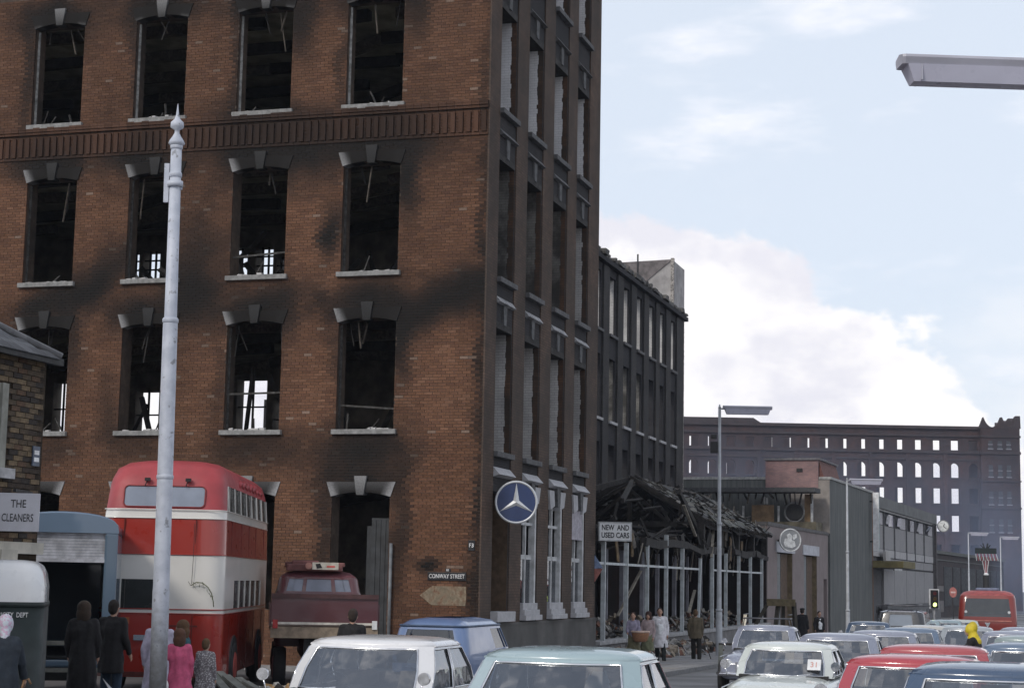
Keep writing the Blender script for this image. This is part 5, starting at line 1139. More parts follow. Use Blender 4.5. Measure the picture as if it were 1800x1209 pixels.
mb = MB(); mb.box(.5, 7.6, -hw*.85, hw*.85, .5, 3.2); obj('interior', mb, DARK, bus)
for k in range(6):
    mb = MB(); mb.box(1.2+k*1.0, 1.35+k*1.0, -.9, .9, 3.2, 3.72); obj('seat_row', mb, mat('bus_seat', (.05,.07,.06), .8), bus)
for y in (-1, 1):
    for x in (1.9, 6.4): 
        mb = MB(); mb.disc((x, y*(hw-.05), .5), (0,1,0), .58, .16, 24); obj('arch_shade_disc', mb, DARK, bus); wheel(bus, x, y*(hw-.08), .48, .26, y, mat('bus_hub', (.30,.06,.05), .5))  # black disc painted in for the shaded hollow round each wheel
mb = MB(); mb.box(-.02, .02, -.02, .02, .4, 1.4); mb.box(-.015, .015, -.72, .12, 1.28, 1.31); obj('platform_door_line', mb, mat('door_line_dark', (.12,.02,.015), .6), bus)
mb = MB(); mb.box(-.035, .0, .10, .45, 1.02, 1.12); obj('tail_step_plate', mb, CHROME, bus)
mb = MB(); mb.box(-.03, .01, .55, .9, 1.32, 1.44); obj('fleet_number_panel', mb, mat('fleet_gold', (.30,.10,.03), .5), bus)
TWG = mat('withered_twig', (.10,.11,.05), .9); mb = MB(); mb.tube([(-.03,-.58,2.05),(-.07,-.68,2.11),(-.09,-.80,2.10),(-.10,-.91,2.02),(-.09,-.98,1.90),(-.06,-1.01,1.76),(-.05,-1.02,1.66)], .009, 6)
rt_ = random.Random(2)
for k in range(14):
    a = k/13; y = -.58-.44*a; z = 2.05+.12*math.sin(a*2.2)-.42*a*a; mb.tube([(-.07,y,z),(-.1,y+rt_.uniform(-.07,.05),z+rt_.uniform(-.08,.08))], .005, 4)
obj('withered_twig', mb, TWG, bus)
mb = MB(); mb.tube([(-.03,-.60,3.2),(-.045,-.605,2.6),(-.04,-.59,2.08)], .005, 5); obj('trailing_wire', mb, DARK, bus)
for z in (1.52, 1.60, 2.62, 3.30, 3.46): mb = MB(); mb.tube([Vector(p) for p in rr_ring(z, -.012+(.06 if z > 3 else 0), 8.01, 1.182*(.985 if z > 3 else 1), .31, ([0,.5,1],[0,.5,1]), 5)[0]], .011, 5, closed=True); obj('beading', mb, BUSC if z > 3 else BUSR, bus)
for y in (-.62, .05, .72): mb = MB(); mb.box(-.012, .01, y-.006, y+.006, .4, 1.5); mb.box(-.012+.03, .02+.03, y-.006, y+.006, 2.64, 3.28); obj('panel_seam', mb, mat('seam_dark', (.10,.015,.01), .7), bus)
for x in (1.1, 2.7, 4.0, 5.3, 6.9): mb = MB(); mb.box(x-.006, x+.006, -1.178, -1.16, .4, 1.5); mb.box(x-.006, x+.006, -1.172, -1.15, 2.64, 3.28); obj('panel_seam', mb, mat('seam_dark', (.10,.015,.01)), bus)
for y in (-.42, .35): mb = MB(); mb.box(.12, .2, y-.05, y+.05, 4.0, 4.06); mb.tube([(.15,y,4.03),(.12,y+.04,3.9)], .01, 5); obj('window_hinge', mb, DARK, bus)
rb = random.Random(3)
for k in range(7):   # roof edge buckled by the heat
    mb = MB(); x = 2.6+k*.62; mb.tube([(x, -1.06, 4.04), (x+.2, -1.08, 4.10+rb.uniform(0,.08)), (x+.45, -1.06, 4.05)], .06, 6); obj('buckled_roof_edge', mb, BUSRT, bus)
for y in (-.95, .95): mb = MB(); mb.disc((-.02, y, .75), (1,0,0), .06, .04, 12); obj('tail_lamp', mb, mat('tail_red', (.35,.02,.02)), bus)
mb = MB(); mb.box(-.01, .03, -1.0, 1.0, .36, .44); obj('rear_bumper', mb, mat('bumper_dark', (.10,.02,.015), .6), bus)
# ------------------------------------------------ grey-blue box van with open roller shutter
VB = paint('van_grey_blue', (.085,.135,.195), .5)
bv = thing('box_van', 'grey-blue box van with its aluminium roller shutter half open at the back', 'van', spot(-7.60, 30.4), R(90)+.19)
W_, Hv, Lv = .93, 3.25, 4.6
mb = MB(); mb.box(0, Lv, -W_, -W_+.22, .75, Hv-.35); mb.box(0, Lv, W_-.22, W_, .75, Hv-.35); mb.box(0, Lv, -W_, W_, .62, .75); mb.box(Lv-.1, Lv, -W_+.22, W_-.22, .75, Hv-.3); obj('box_sides', mb, VB, bv, bevel=.04, bseg=3)
mb = MB(); rings = []
for x in (0, .05, Lv): rings.append([(x, -W_-.01+.0, Hv-.36)] + [(x, -W_*math.cos(a)*1.01, Hv-.36 + (.36 if x else .33)*math.sin(a)**.6) for a in [math.pi*k/14 for k in range(1, 14)]] + [(x, W_+.01, Hv-.36)])
mb.loft(rings, True, True, True, True); obj('roof_dome', mb, paint('van_roof_blue', (.12,.18,.26), .55), bv)
for k in range(9): mb = MB(); mb.box(.08, .11, -W_+.22, W_-.22, Hv-.80+k*.05, Hv-.755+k*.05); obj('shutter_slat', mb, mat('shutter_aluminium', (.45,.46,.50), .4, .3), bv)
mb = MB(); mb.box(.02, .06, -W_+.2, W_-.2, Hv-.86, Hv-.80); obj('shutter_bar', mb, mat('shutter_aluminium', (.45,.46,.50)), bv)
mb = MB(); mb.box(.3, Lv-.12, -W_+.23, W_-.23, .76, .8); obj('load_floor', mb, DARK, bv)
for z in (1.0, .55): mb = MB(); mb.box(-.12, -.04, -W_+.1, W_-.2, z, z+.07); obj('tail_step', mb, mat('step_grey', (.17,.17,.15), .7), bv)
for y in (-.5, .5): mb = MB(); mb.box(-.1, -.05, y-.03, y+.03, .55, 1.0); obj('step_bracket', mb, DARK, bv)
mb = MB(); mb.box(Lv, Lv+1.5, -.95, .95, .5, 1.9); obj('cab', mb, VB, bv, bevel=.2, bseg=4)
for y in (-1, 1):
    for x in (.9, Lv+.7): wheel(bv, x, y*.85, .38, .22, y)
mb = MB(); mb.box(.1, Lv, -.6, .6, .4, .62); obj('chassis', mb, DARK, bv)
# ------------------------------------------------ white-roofed dark green electricity van
ev_ = thing('electricity_van', 'dark green van with white domed roof and white lettering beside the corner house', 'van', spot(-6.92, 23.0), R(12))
rings = []
for x in (-1.1, -1.05, .55, .60):
    k = .0 if abs(x) not in (1.1,) and x != .60 else .06
    rings.append([(x, -.80+k, 1.72)] + [(x, -(.80-k)*math.copysign(abs(math.cos(a))**.6, math.cos(a)), 1.72+(.50-k)*math.sin(a)**.7) for a in [math.pi*q/16 for q in range(1, 16)]] + [(x, .80-k, 1.72)])
mb = MB(); rng_ = []
for (z, i) in ((1.74,0),(1.95,.0),(2.12,.03),(2.22,.08),(2.27,.16),(2.285,.3)): rng_.append(rr_ring(z, -2.4+i, .98-i, .84-i, .26, ([0,.5,1],[0,.5,1]), 7)[0])
mb.loft(rng_, True, False, True, True); obj('roof', mb, paint('van_white_roof', (.72,.73,.74)), ev_)
mb = MB(); mb.loft([rr_ring(z, -2.4, .98, .84, .2, ([0,.5,1],[0,.5,1]), 5)[0] for z in (.42, .5, 1.74)], True, True, True, True); obj('body', mb, DKG, ev_)
mb = MB(); mb.loft([rr_ring(z, -2.41, .99, .85, .2, ([0,.5,1],[0,.5,1]), 5)[0] for z in (1.70, 1.76)], True, True, True, True); obj('waist_moulding', mb, DKG, ev_)
for x in (.28,):
    mb = MB(); mb.tube([(x, -.85, 1.2), (x, -.85, 1.95), (x, -.80, 2.14), (x, -.72, 2.24), (x, -.55, 2.295), (x, 0, 2.30)], .02, 6); obj('roof_strap', mb, DARK, ev_)
WLET = mat('sign_white', (.75,.75,.75))
text_mesh('CORPORATION  ELECTRICITY  DEPT', .085, WLET, 'lettering', ev_, facing((.80, -.845, 1.60), (1,0,0), (0,0,1)), .003, sx=.72, align='RIGHT')
mb = MB(); mb.box(.42, .53, -.848, -.842, 1.36, 1.46); obj('number_panel', mb, WLET, ev_)
text_mesh('18', .08, PLB, 'lettering', ev_, facing((.475, -.85, 1.41), (1,0,0), (0,0,1)), .002)
for y in (-1, 1):
    for x in (-1.7, .3): wheel(ev_, x, y*.74, .33, .18, y)
mb = MB(); mb.loft([rr_ring(z, -3.6, -2.35, .78, .25, ([0,1],[0,1]), 5)[0] for z in (.42, .6, 1.2, 1.28)], True, True, True, True); obj('bonnet', mb, DKG, ev_)
# ------------------------------------------------ maroon flatbed lorry, tailboard towards the street
lo = thing('flatbed_lorry', 'maroon drop-side lorry with goods on its cab roof backed towards the street', 'lorry', spot(-3.66, 36.0), R(90)+.14)
bz = 1.30; Wl = 1.07
mb = MB(); mb.box(0, 3.6, -Wl, Wl, bz-.12, bz); obj('bed', mb, mat('bed_timber', (.16,.12,.09), .9, 0, .3, 4), lo)
mb = MB(); mb.box(-.06, 0, -Wl, Wl, bz+.02, bz+.62); TB = obj('tailboard', mb, MAROON, lo, bevel=.01)
mb = MB(); mb.box(-.10, -.06, -Wl, Wl, bz+.55, bz+.64); obj('top_rail', mb, mat('rail_maroon_dark', (.07,.03,.03), .6), TB)
mb = MB(); mb.box(-.085, -.06, -Wl+.02, Wl-.02, bz+.03, bz+.075); obj('chrome_strip', mb, mat('pale_strip', (.55,.52,.46), .5), TB)
mb = MB(); mb.box(-.09, -.0, -Wl, Wl, bz-.24, bz-.02); obj('rear_sill', mb, mat('wood_sill', (.24,.19,.14), .85, 0, .3, 6), lo)
for y in (-1, 1): mb = MB(); mb.box(0, 3.6, y*Wl-.03, y*Wl+.03, bz+.0, bz+.45); obj('side_board', mb, MAROON, lo)
lvl = [(.75,3.75,5.5,.95,.18), (1.45,3.75,5.5,.96,.18), (1.92,3.75,5.45,.94,.18), (1.96,3.78,5.4,.92,.2), (2.23,3.84,5.28,.87,.22), (2.28,3.9,5.2,.84,.24), (2.38,4.05,5.0,.70,.26), (2.42,4.3,4.8,.45,.2)]
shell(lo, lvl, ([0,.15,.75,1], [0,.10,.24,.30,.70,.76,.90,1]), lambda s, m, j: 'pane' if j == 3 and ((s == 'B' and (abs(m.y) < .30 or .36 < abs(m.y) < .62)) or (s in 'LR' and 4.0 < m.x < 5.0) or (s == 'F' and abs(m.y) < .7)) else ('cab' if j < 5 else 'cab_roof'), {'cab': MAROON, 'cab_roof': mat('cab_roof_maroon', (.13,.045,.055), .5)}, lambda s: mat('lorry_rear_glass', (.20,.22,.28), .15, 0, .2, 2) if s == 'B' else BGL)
mb = MB()
for (x, y, z, a, b, c) in ((4.4,.1,2.48,.5,.62,.08), (4.5,.3,2.58,.35,.3,.06), (4.2,-.35,2.55,.3,.22,.05), (4.6,.55,2.54,.2,.2,.07)): mb.box(x-a, x+a, y-b, y+b, z-c, z+c)
obj('cab_roof_load', mb, mat('load_tarp', (.17,.075,.07), .9, 0, .3, 3), lo, bevel=.03)
mb = MB(); mb.box(3.78, 3.80, -.42, .16, 2.44, 2.60); Bd = obj('roof_board', mb, mat('board_cream', (.52,.49,.42), .6), lo)
mb = MB(); mb.disc((3.775, .24, 2.52), (1,0,0), .075, .02, 16); obj('round_badge', mb, mat('badge_pink', (.42,.20,.16), .6), Bd)
mb = MB(); mb.prism([(-.06,2.48),(.06,2.46),(.09,2.56),(-.01,2.58)], lambda a, b, d: (d, a, b), 3.772, 3.78); obj('black_mark', mb, DARK, Bd)
mb = MB(); mb.box(3.772, 3.78, -.34, -.16, 2.49, 2.53); obj('red_mark', mb, mat('red_print', (.6,.12,.1)), Bd)
mb = MB(); mb.box(.1, 5.3, -.4, .4, .6, bz-.125); obj('chassis', mb, DARK, lo)
for y in (-1, 1):
    for x in (1.3, 4.9): wheel(lo, x, y*.85, .42, .26, y, mat('lorry_hub', (.15,.05,.05), .6))
mb = MB(); mb.beam((-.08, -.55, .1), (-.02, -.5, bz-.2), .09); mb.beam((-.1, -.3, .1), (-.04, -.3, bz-.2), .09); obj('rear_prop', mb, mat('prop_grey', (.14,.15,.13), .8), lo)
for y in (-1.0, .98): mb = MB(); mb.box(-.12, -.06, y-.05, y+.05, bz-.05, bz+.12); obj('tail_lamp', mb, WHITEP if y < 0 else mat('tail_red', (.35,.02,.02)), lo)
# ------------------------------------------------ blue van at the mill corner
v3 = thing('blue_van', 'mid-blue small van with long rounded roof parked at the mill corner', 'van', spot(-.80, 30.0), RZU + .03); v3.scale = (.85, .82, 1.0)
VBL = paint('van_mid_blue', (.13,.20,.37), .35)
lvv = [(.30,-1.9,1.9,.76,.2),(.85,-1.95,1.95,.79,.22),(1.02,-1.95,1.2,.79,.22),(1.10,-1.93,1.15,.78,.22),(1.42,-1.86,.85,.70,.24),(1.48,-1.82,.80,.68,.26),(1.56,-1.66,.62,.56,.28),(1.60,-1.3,.3,.3,.2)]
shell(v3, lvv, ([0,.06,.30,.62,.66,.93,1], [0,.1,.9,1]), lambda s, m, j: 'pane' if j == 3 and ((s in 'LR' and m.x > .05) or (s in 'FB' and abs(m.y) < .5)) else ('body' if j < 5 else 'roof'), {'body': VBL, 'roof': VBL}, BGL)
mb = MB(); mb.box(.9, 1.92, -.66, .66, .5, .95); obj('bonnet', mb, VBL, v3, bevel=.12, bseg=4)
mb = MB(); mb.tube([Vector(p)+Vector((0,0,.0)) for p in rr_ring(1.475, -1.84, .82, .69, .25, ([0,.5,1],[0,.5,1]), 5)[0]], .018, 5, closed=True); obj('gutter', mb, mat('gutter_dark_blue', (.05,.08,.14), .5), v3)
for y in (-1, 1):
    for x in (-1.2, 1.3): wheel(v3, x, y*.70, .29, .15, y)
# ------------------------------------------------ red single-decker in the queue
sd = thing('single_deck_bus', 'red single-deck bus standing in the traffic queue, rear window towards us', 'bus', spot(20.65, 77.0), RZU+.02)
lvs = [(.40,0,9,1.2,.2),(1.15,0,9,1.22,.22),(1.45,0,9,1.22,.22),(1.55,.01,9,1.22,.24),(2.32,.08,8.9,1.17,.28),(2.45,.14,8.8,1.13,.3),(2.58,.35,8.6,1.0,.32),(2.66,.8,8.2,.7,.3)]
shell(sd, lvs, ([0,.05,.2,.22,.37,.39,.54,.56,.71,.73,.95,1], [0,.06,.94,1]), lambda s, m, j: 'pane' if j == 3 and ((s in 'B' and abs(m.y) < .95) or (s == 'F' and abs(m.y) < .9) or (s in 'LR' and .8 < m.x < 8.3)) else ('body' if j < 5 else 'roof'), {'body': paint('single_deck_red', (.22,.018,.010), .4, .3), 'roof': mat('single_deck_roof', (.34,.07,.065), .5)}, BGL)
mb = MB(); mb.box(.6, 8.5, -.9, .9, .6, 1.5); obj('interior', mb, DARK, sd)
mb = MB(); mb.box(-.03, .0, -1.0, 1.0, 1.36, 1.40); obj('waist_strip', mb, mat('strip_coral', (.55,.20,.16), .5), sd)
mb = MB(); mb.prism([(-.12,1.30),(.12,1.30),(0,1.08)], lambda a, b, d: (d, a, b), -.03, .0); obj('badge', mb, CHROME, sd)
for y in (-.9, .9): mb = MB(); mb.disc((.03, y, 1.75), (1,0,0), .06, .05, 10); obj('tail_lamp', mb, WHITEP, sd)
mb = MB(); mb.box(.8, 2.4, -.5, .5, 2.62, 2.78); obj('roof_pod', mb, mat('roof_pod_blue', (.16,.18,.26), .5), sd, bevel=.07, bseg=3)
for y in (-1, 1):
    for x in (2.2, 6.6): wheel(sd, x, y*1.08, .46, .26, y)
# ------------------------------------------------ black van at the far kerb
bk = thing('black_van', 'black van with a ladder rack parked by the concrete block', 'van', spot(14.0, 63.0), RZU)
lvb = [(.3,-2.0,2.0,.82,.15),(.95,-2.0,2.0,.84,.18),(1.22,-2.0,1.3,.83,.18),(1.28,-1.98,1.25,.82,.18),(1.66,-1.92,.95,.76,.2),(1.74,-1.88,.9,.72,.22),(1.80,-1.7,.7,.5,.2)]
shell(bk, lvb, ([0,.06,.9,1], [0,.18,.82,1]), lambda s, m, j: 'pane' if j == 3 and (s == 'B' and abs(m.y) < .42 or s == 'F') else ('body' if j < 5 else 'roof'), {'body': BLK, 'roof': paint('van_dark_roof', (.06,.06,.09))}, lambda s: BGP)
mb = MB(); mb.box(1.0, 2.0, -.7, .7, .5, 1.05); obj('bonnet', mb, BLK, bk, bevel=.1, bseg=3)
mb = MB()
for x in (-1.5, -.3, .6): mb.tube([(x,-.85,1.7),(x,-.85,1.95),(x,.85,1.95),(x,.85,1.7)], .02, 6)
for y in (-.5, .5): mb.tube([(-2.0,y,1.98),(1.3,y,1.98)], .025, 6)
obj('ladder_rack', mb, mat('rack_steel', (.12,.12,.13)), bk)
for y in (-1, 1):
    for x in (-1.3, 1.3): wheel(bk, x, y*.76, .32, .17, y)
# ================================================================== street furniture
def lantern(parent, L, z, x0):
    """long fluorescent lantern along -x..+x from x0"""
    mb = MB(); prof = [(-.13,.0),(.13,.0),(.16,.07),(.15,.10),(0,.13),(-.15,.10),(-.16,.07)]
    mb.loft([[(x, y*k, z+.02+q) for (y, q) in prof] for x, k in ((x0, .9), (x0+.03, 1), (x0+L-.03, 1), (x0+L, .9))], True, True, True, False); H_ = obj('lantern_canopy', mb, mat('lantern_grey', (.40,.40,.46), .45, 0, .08, 2), parent)
    mb = MB(); pr = [(-.14,.02),(.14,.02),(.10,-.16),(-.10,-.16)]
    mb.loft([[(x, y, z+q) for (y, q) in pr] for x in (x0+.06+.0, x0+L-.06)], True, True, True, False); 
    for i, v in enumerate(mb.v):
        if v[2] < z: mb.v[i] = (v[0] + (.07 if v[0] < x0+L/2 else -.07), v[1], v[2])
    obj('diffuser', mb, mat('lantern_diffuser', (.46,.46,.55), .3, 0, .05, 2), parent)
    mb = MB(); mb.box(x0+.20, x0+.215, -.142, .142, z-.15, z+.02); mb.box(x0+L-.215, x0+L-.2, -.142, .142, z-.15, z+.02); obj('diffuser_joint', mb, mat('lantern_grey', (.40,.40,.46)), parent)
def street_lamp(label, v, rz, h, L=1.62, lean=0.0, box=False):
    T_ = thing('street_lamp', label, 'street lamp', v, rz, 'street lamps with long fluorescent lanterns')
    mb = MB(); mb.tube([(0,0,-.2),(0,0,0),(0,0,1.6),(0,0,1.65),(0,0,4.6),(0,0,4.65),(0,0,h)], [.13,.12,.11,.085,.075,.062,.05], 14); obj('pole', mb, STEELP, T_)
    mb = MB(); mb.tube([(0,0,h-.02),(0,0,h+.12)], [.055,.02], 10); mb.tube([(0,0,h-.03),(.3,0,h-.03)], .03, 8); obj('pole_cap', mb, STEELP, T_)
    mb = MB(); mb.tube([(0,0,1.62),(0,0,1.72)], .118, 14); mb.tube([(0,0,4.6),(0,0,4.7)], .088, 14); obj('collar', mb, STEELP, T_)
    lantern(T_, L, h-.06, .12)
    if box: mb = MB(); mb.box(-.32, -.06, -.05, .05, h-1.6, h-1.2); mb.box(-.3, -.1, -.04, .04, h-1.1, h-.95); obj('signal_box', mb, DARK, T_)
    return T_
street_lamp('grey lamp post with long lantern beside the burnt showroom front', on_ground(Vector((7.36, 62.2, 0))), 0, 8.72, 1.72, box=True)
street_lamp('grey lamp post with long lantern against the board-marked concrete block', on_ground(Vector((17.5, 92.0, 0))), 0, 8.35, 1.72)
street_lamp('near lamp post holding its long lantern out over the road, above the navy saloon', on_ground(Vector((6.30, 18.4, 0))), R(183), 7.62, 2.12)
street_lamp('grey lamp post rising left of the striped junction sign', on_ground(Vector((42.6, 165.0, 0))), R(-4), 8.2, 1.7)
street_lamp('grey lamp post rising right of the striped junction sign', on_ground(Vector((48.6, 176.0, 0))), R(-4), 8.2, 1.7)
# tall tram-era post near the bus
tp = thing('tall_tram_pole', 'tall silver-painted pole with pointed finial and banded collars in front of the bus', 'pole', on_ground(Vector((-4.72, 24.5, 0))), 0)
tp.rotation_euler = (0, R(-.55), 0); tp.scale = (1,1,1.013)
TPM = mat('tram_pole_silver', (.50,.53,.60), .45, 0, .1, 2, .35, (.2,.2,.2), 1.0)
def tpmat():
    m, k, b = newmat('tram_pole_paint'); v = k.coord(); sp_ = k.node('ShaderNodeSeparateXYZ'); k.l.new(v, sp_.inputs[0])
    n = k.noise(v, 6, 5); c = k.mix(k.ramp(n, .3, .7), (.40,.43,.50), (.52,.55,.62))
    d = k.math('MULTIPLY', k.ramp(k.math('ADD', sp_.outputs[2], k.math('MULTIPLY', k.noise(v, 9, 4), 1.6)), 1.2, 2.9, 1, 0), .85)   # bare, muddied and chipped foot
    c = k.mix(d, c, (.12,.115,.10)); chips = k.math('MULTIPLY', k.ramp(k.noise(v, 9, 6), .61, .68), .6); c = k.mix(chips, c, (.09,.085,.08))
    k.put(b.inputs['Base Color'], c); b.inputs['Roughness'].default_value = .5; return m
TPM = tpmat()
mb = MB(); mb.tube([(0,0,-.1),(0,0,1.9),(0,0,1.95),(0,0,5.55),(0,0,5.62),(0,0,8.06)], [.118,.116,.112,.102,.088,.076], 20); obj('shaft', mb, TPM, tp)
for z, r in ((5.55,.108),(8.0,.085),(3.4,.113),(7.6,.088)): mb = MB(); mb.lathe([(r*.9,0),(r*1.04,.02),(r*1.04,.06),(r*.9,.08)], 20, (0,0,z)); obj('collar', mb, TPM, tp)
mb = MB(); mb.lathe([(.08,8.05),(.118,8.09),(.10,8.13),(.06,8.19),(.035,8.24),(.035,8.28),(.095,8.32),(.09,8.39),(.04,8.44),(.022,8.50),(.004,8.66)], 18); obj('finial', mb, TPM, tp)
mb = MB(); mb.box(-.155, -.085, -.03, .03, 7.25, 7.80); mb.tube([(-.1,0,7.45),(.1,0,7.45)], .02, 6); obj('bracket_plate', mb, TPM, tp)
mb = MB(); mb.lathe([(.11,7.47),(.11,7.55)], 18); obj('clamp', mb, TPM, tp)
# ------------------------------------------------ round star sign on the mill
star = thing('star_sign', 'round blue disc sign with a silver three-pointed star, bracketed off the mill wall', 'sign', ST(1.05, -.62, 4.46), RZU)
star.rotation_euler = (0, 0, R(2))    # faces down the road
mb = MB(); mb.disc((0,0,0), (0,1,0), .52, .14, 40); obj('disc', mb, mat('sign_deep_blue', (.022,.04,.115), .4, 0, .15, 3, .2, (.05,.06,.1)), star)
SILV = mat('sign_silver', (.60,.62,.64), .35, .35, .12, 4, .25, (.3,.3,.3), 3)
mb = MB(); mb.tube([(.525*math.cos(a), -.06, .525*math.sin(a)) for a in [2*math.pi*k/44 for k in range(44)]], .032, 8, closed=True); obj('ring', mb, SILV, star)
for k in range(3):
    a = R(90+120*k); d = Vector((math.cos(a),0,math.sin(a))); p = Vector((-math.sin(a),0,math.cos(a))); c0 = Vector((0,-.075,0))
    vs_ = [c0+p*.0+d*-.02, c0+d*.50, c0+p*.095+d*.06, c0-p*.095+d*.06, c0+Vector((0,-.05,0))+d*.02, c0+d*-.02]
    mb = MB(); mb.add([c0+d*.50, c0+p*.075+d*.043, c0-p*.075+d*.043, c0+Vector((0,-.055,0)), c0+d*-.0], [(0,1,3),(0,3,2),(1,4,3),(2,3,4),(0,2,4,1)]); obj('star_arm', mb, SILV, star)
mb = MB(); mb.tube([(0,.07,.30),(-.25,.55,.30),(-.3,1.0,.30)], .025, 6); mb.tube([(0,.07,-.3),(-.25,.55,-.3),(-.3,1.0,-.3)], .025, 6); obj('bracket', mb, DARK, star)
# ------------------------------------------------ NEW AND USED CARS sign
nu = sign_facing('used_cars_sign', 'white box sign reading NEW AND USED CARS above the showroom mullions', 'sign', Vector((0,0,0)), 0, 1.02, .56, mat('sign_white_face', (.70,.71,.72), .5, 0, .05, 2, .25), .16)
nu.location = ST(12.0, -.62, 4.06); nu.rotation_euler = (0, 0, R(6))
mb = MB(); 
for (x0,x1,z0,z1) in ((-.53,.53,.26,.30),(-.53,.53,-.30,-.26),(-.53,-.49,-.26,.26),(.49,.53,-.26,.26)): mb.box(x0,x1,-.015,.17,z0,z1)
obj('rim', mb, mat('sign_rim', (.40,.41,.42), .5), nu)
for (tx, z) in (('NEW  AND', .115), ('USED CARS', -.125)): text_mesh(tx, .235, PLB, 'lettering', nu, facing((0, -.004, z), (1,0,0), (0,0,1)), .002, sx=.74, bold=.007)
mb = MB(); mb.tube([(.0,.17,.0),(.1,.6,.0)], .04, 6); obj('bracket', mb, DARK, nu)
# ------------------------------------------------ round emblem sign on the lilac frontage
rs_ = thing('emblem_sign', 'round white emblem sign with a pale rearing beast on the lilac frontage', 'sign', F2(2.0, -.75, 4.80), R(14))
mb = MB(); mb.disc((0,0,0), (0,1,0), .58, .16, 32); obj('disc', mb, mat('emblem_grey', (.26,.27,.28), .5, 0, .1, 3), rs_)
mb = MB(); mb.tube([(.57*math.cos(a), -.07, .57*math.sin(a)) for a in [2*math.pi*k/36 for k in range(36)]], .04, 8, closed=True); obj('ring', mb, mat('emblem_white', (.64,.65,.65), .5), rs_)
for poly in ([(-.36,-.12),(-.30,-.34),(.10,-.40),(.30,-.28),(.22,-.05),(.05,.02),(.10,.22),(-.05,.36),(-.22,.26),(-.14,.10),(-.30,.08)], [(.18,.02),(.36,.16),(.34,.32),(.16,.30),(.12,.12)]):
    mb = MB(); mb.prism(poly, lambda a, b, d: (a, d, b), -.105, -.075); obj('beast_relief', mb, mat('emblem_white', (.64,.65,.65)), rs_)
mb = MB(); mb.tube([(0,.08,.0),(-.3,.95,.0)], .05, 6); obj('bracket', mb, DARK, rs_)
# small flag-like banner on the mill's far pier
fl = thing('small_pennant', 'small faded red and blue pennant hung on the last mill pier', 'banner', ST(11.3, -.12, 2.9), RZU); fl.scale = (.8,.62,.8)
mb = MB(); mb.add([(0,-.02,.5),(.0,-.45,0),(0,-.02,-.02),(.04,-.02,.5),(.04,-.45,0),(.04,-.02,-.02)], [(0,1,2),(5,4,3),(0,3,4,1),(1,4,5,2),(2,5,3,0)]); obj('blue_half', mb, mat('pennant_blue', (.20,.26,.40), .8), fl)
mb = MB(); mb.add([(0,-.02,-.03),(.0,-.44,-.02),(0,-.02,-.55),(.04,-.02,-.03),(.04,-.44,-.02),(.04,-.02,-.55)], [(0,1,2),(5,4,3),(0,3,4,1),(1,4,5,2),(2,5,3,0)]); obj('red_half', mb, mat('pennant_red', (.34,.14,.12), .8), fl)
mb = MB(); mb.tube([(.02,-.02,-.6),(.02,-.02,.55)], .02, 6); obj('staff', mb, DARK, fl)
# ------------------------------------------------ traffic signal, no entry sign, striped junction sign
tl = thing('traffic_signal', 'traffic signal with white backing board showing its bottom light at the panelled block', 'traffic light', on_ground(Vector((19.2, 80.5, 0))), R(0)); tl.scale = (.75,.75,.82)
mb = MB(); mb.tube([(0,0,0),(0,0,2.4)], .06, 10); obj('post', mb, mat('signal_post', (.30,.31,.33), .6), tl)
mb = MB(); mb.box(-.30, .30, 0, .03, 2.25, 3.32); obj('backing_board', mb, WHITEP, tl)
mb = MB(); mb.box(-.22, .22, -.16, -.002, 2.30, 3.27); H_ = obj('head', mb, mat('signal_black', (.012,.012,.013), .7), tl, bevel=.02)
for k, (nm, m) in enumerate((('red_lens', mat('lens_red_off', (.08,.01,.01), .3)), ('amber_lens', mat('lens_amber_off', (.09,.05,.01), .3)), ('lit_lens', emitmat('lens_lit', (.75,.9,.25), 3.0)))):
    mb = MB(); mb.disc((0,-.17,3.10-.31*k), (0,1,0), .11, .03, 18); obj(nm, mb, m, H_)
    mb = MB(); mb.tube([(.12*math.cos(a),-.24,3.10-.31*k+.12*math.sin(a)) for a in [math.pi*q/8 for q in range(9)]], .012, 5); obj('visor', mb, DARK, H_)
for k in range(3): mb = MB(); mb.tube([(0,0,.35+.5*k),(0,0,.6+.5*k)], .063, 10); obj('white_band', mb, WHITEP, tl)
ne = thing('red_disc_sign', 'small red disc road sign in front of the low brick range', 'sign', on_ground(Vector((27.4, 110.0, 0))), 0); ne.scale = (.7,.7,.95)
mb = MB(); mb.tube([(0,0,0),(0,0,3.0)], .04, 8); obj('post', mb, DARK, ne)
mb = MB(); mb.disc((0,-.05,3.0), (0,1,0), .33, .03, 24); D_ = obj('disc', mb, mat('sign_red_faded', (.42,.15,.13), .6), ne)
mb = MB(); mb.box(-.2, .2, -.07, -.06, 2.95, 3.05); obj('bar', mb, mat('sign_pinkish', (.6,.45,.42), .6), D_)
sg = thing('striped_junction_sign', 'dark board above fanned red and white strips on a black post beyond the bus', 'sign', on_ground(Vector((38.3, 143.0, 0))), 0)
mb = MB(); mb.tube([(0,0,0),(0,0,4.2)], .26, 10); obj('post', mb, mat('signal_black', (.012,.012,.013)), sg)
mb = MB(); mb.box(-.85, .85, -.05, .05, 5.9, 6.35); obj('board', mb, mat('board_black_green', (.012,.02,.02), .6), sg)
for k in range(13):
    x = -.82+k*.137; mb = MB(); mb.beam((x, -.02, 5.9), (x*1.05+.12, -.02, 5.35), .07, .03); obj('strip', mb, mat('strip_red', (.45,.09,.10), .7) if k % 2 else WHITEP, sg)
for k in range(5):
    x = -.3+k*.13; mb = MB(); mb.beam((x, 0, 5.4), (x*.25, 0, 4.2), .06, .03); obj('strip', mb, mat('strip_red', (.45,.09,.10)) if k % 2 else WHITEP, sg)
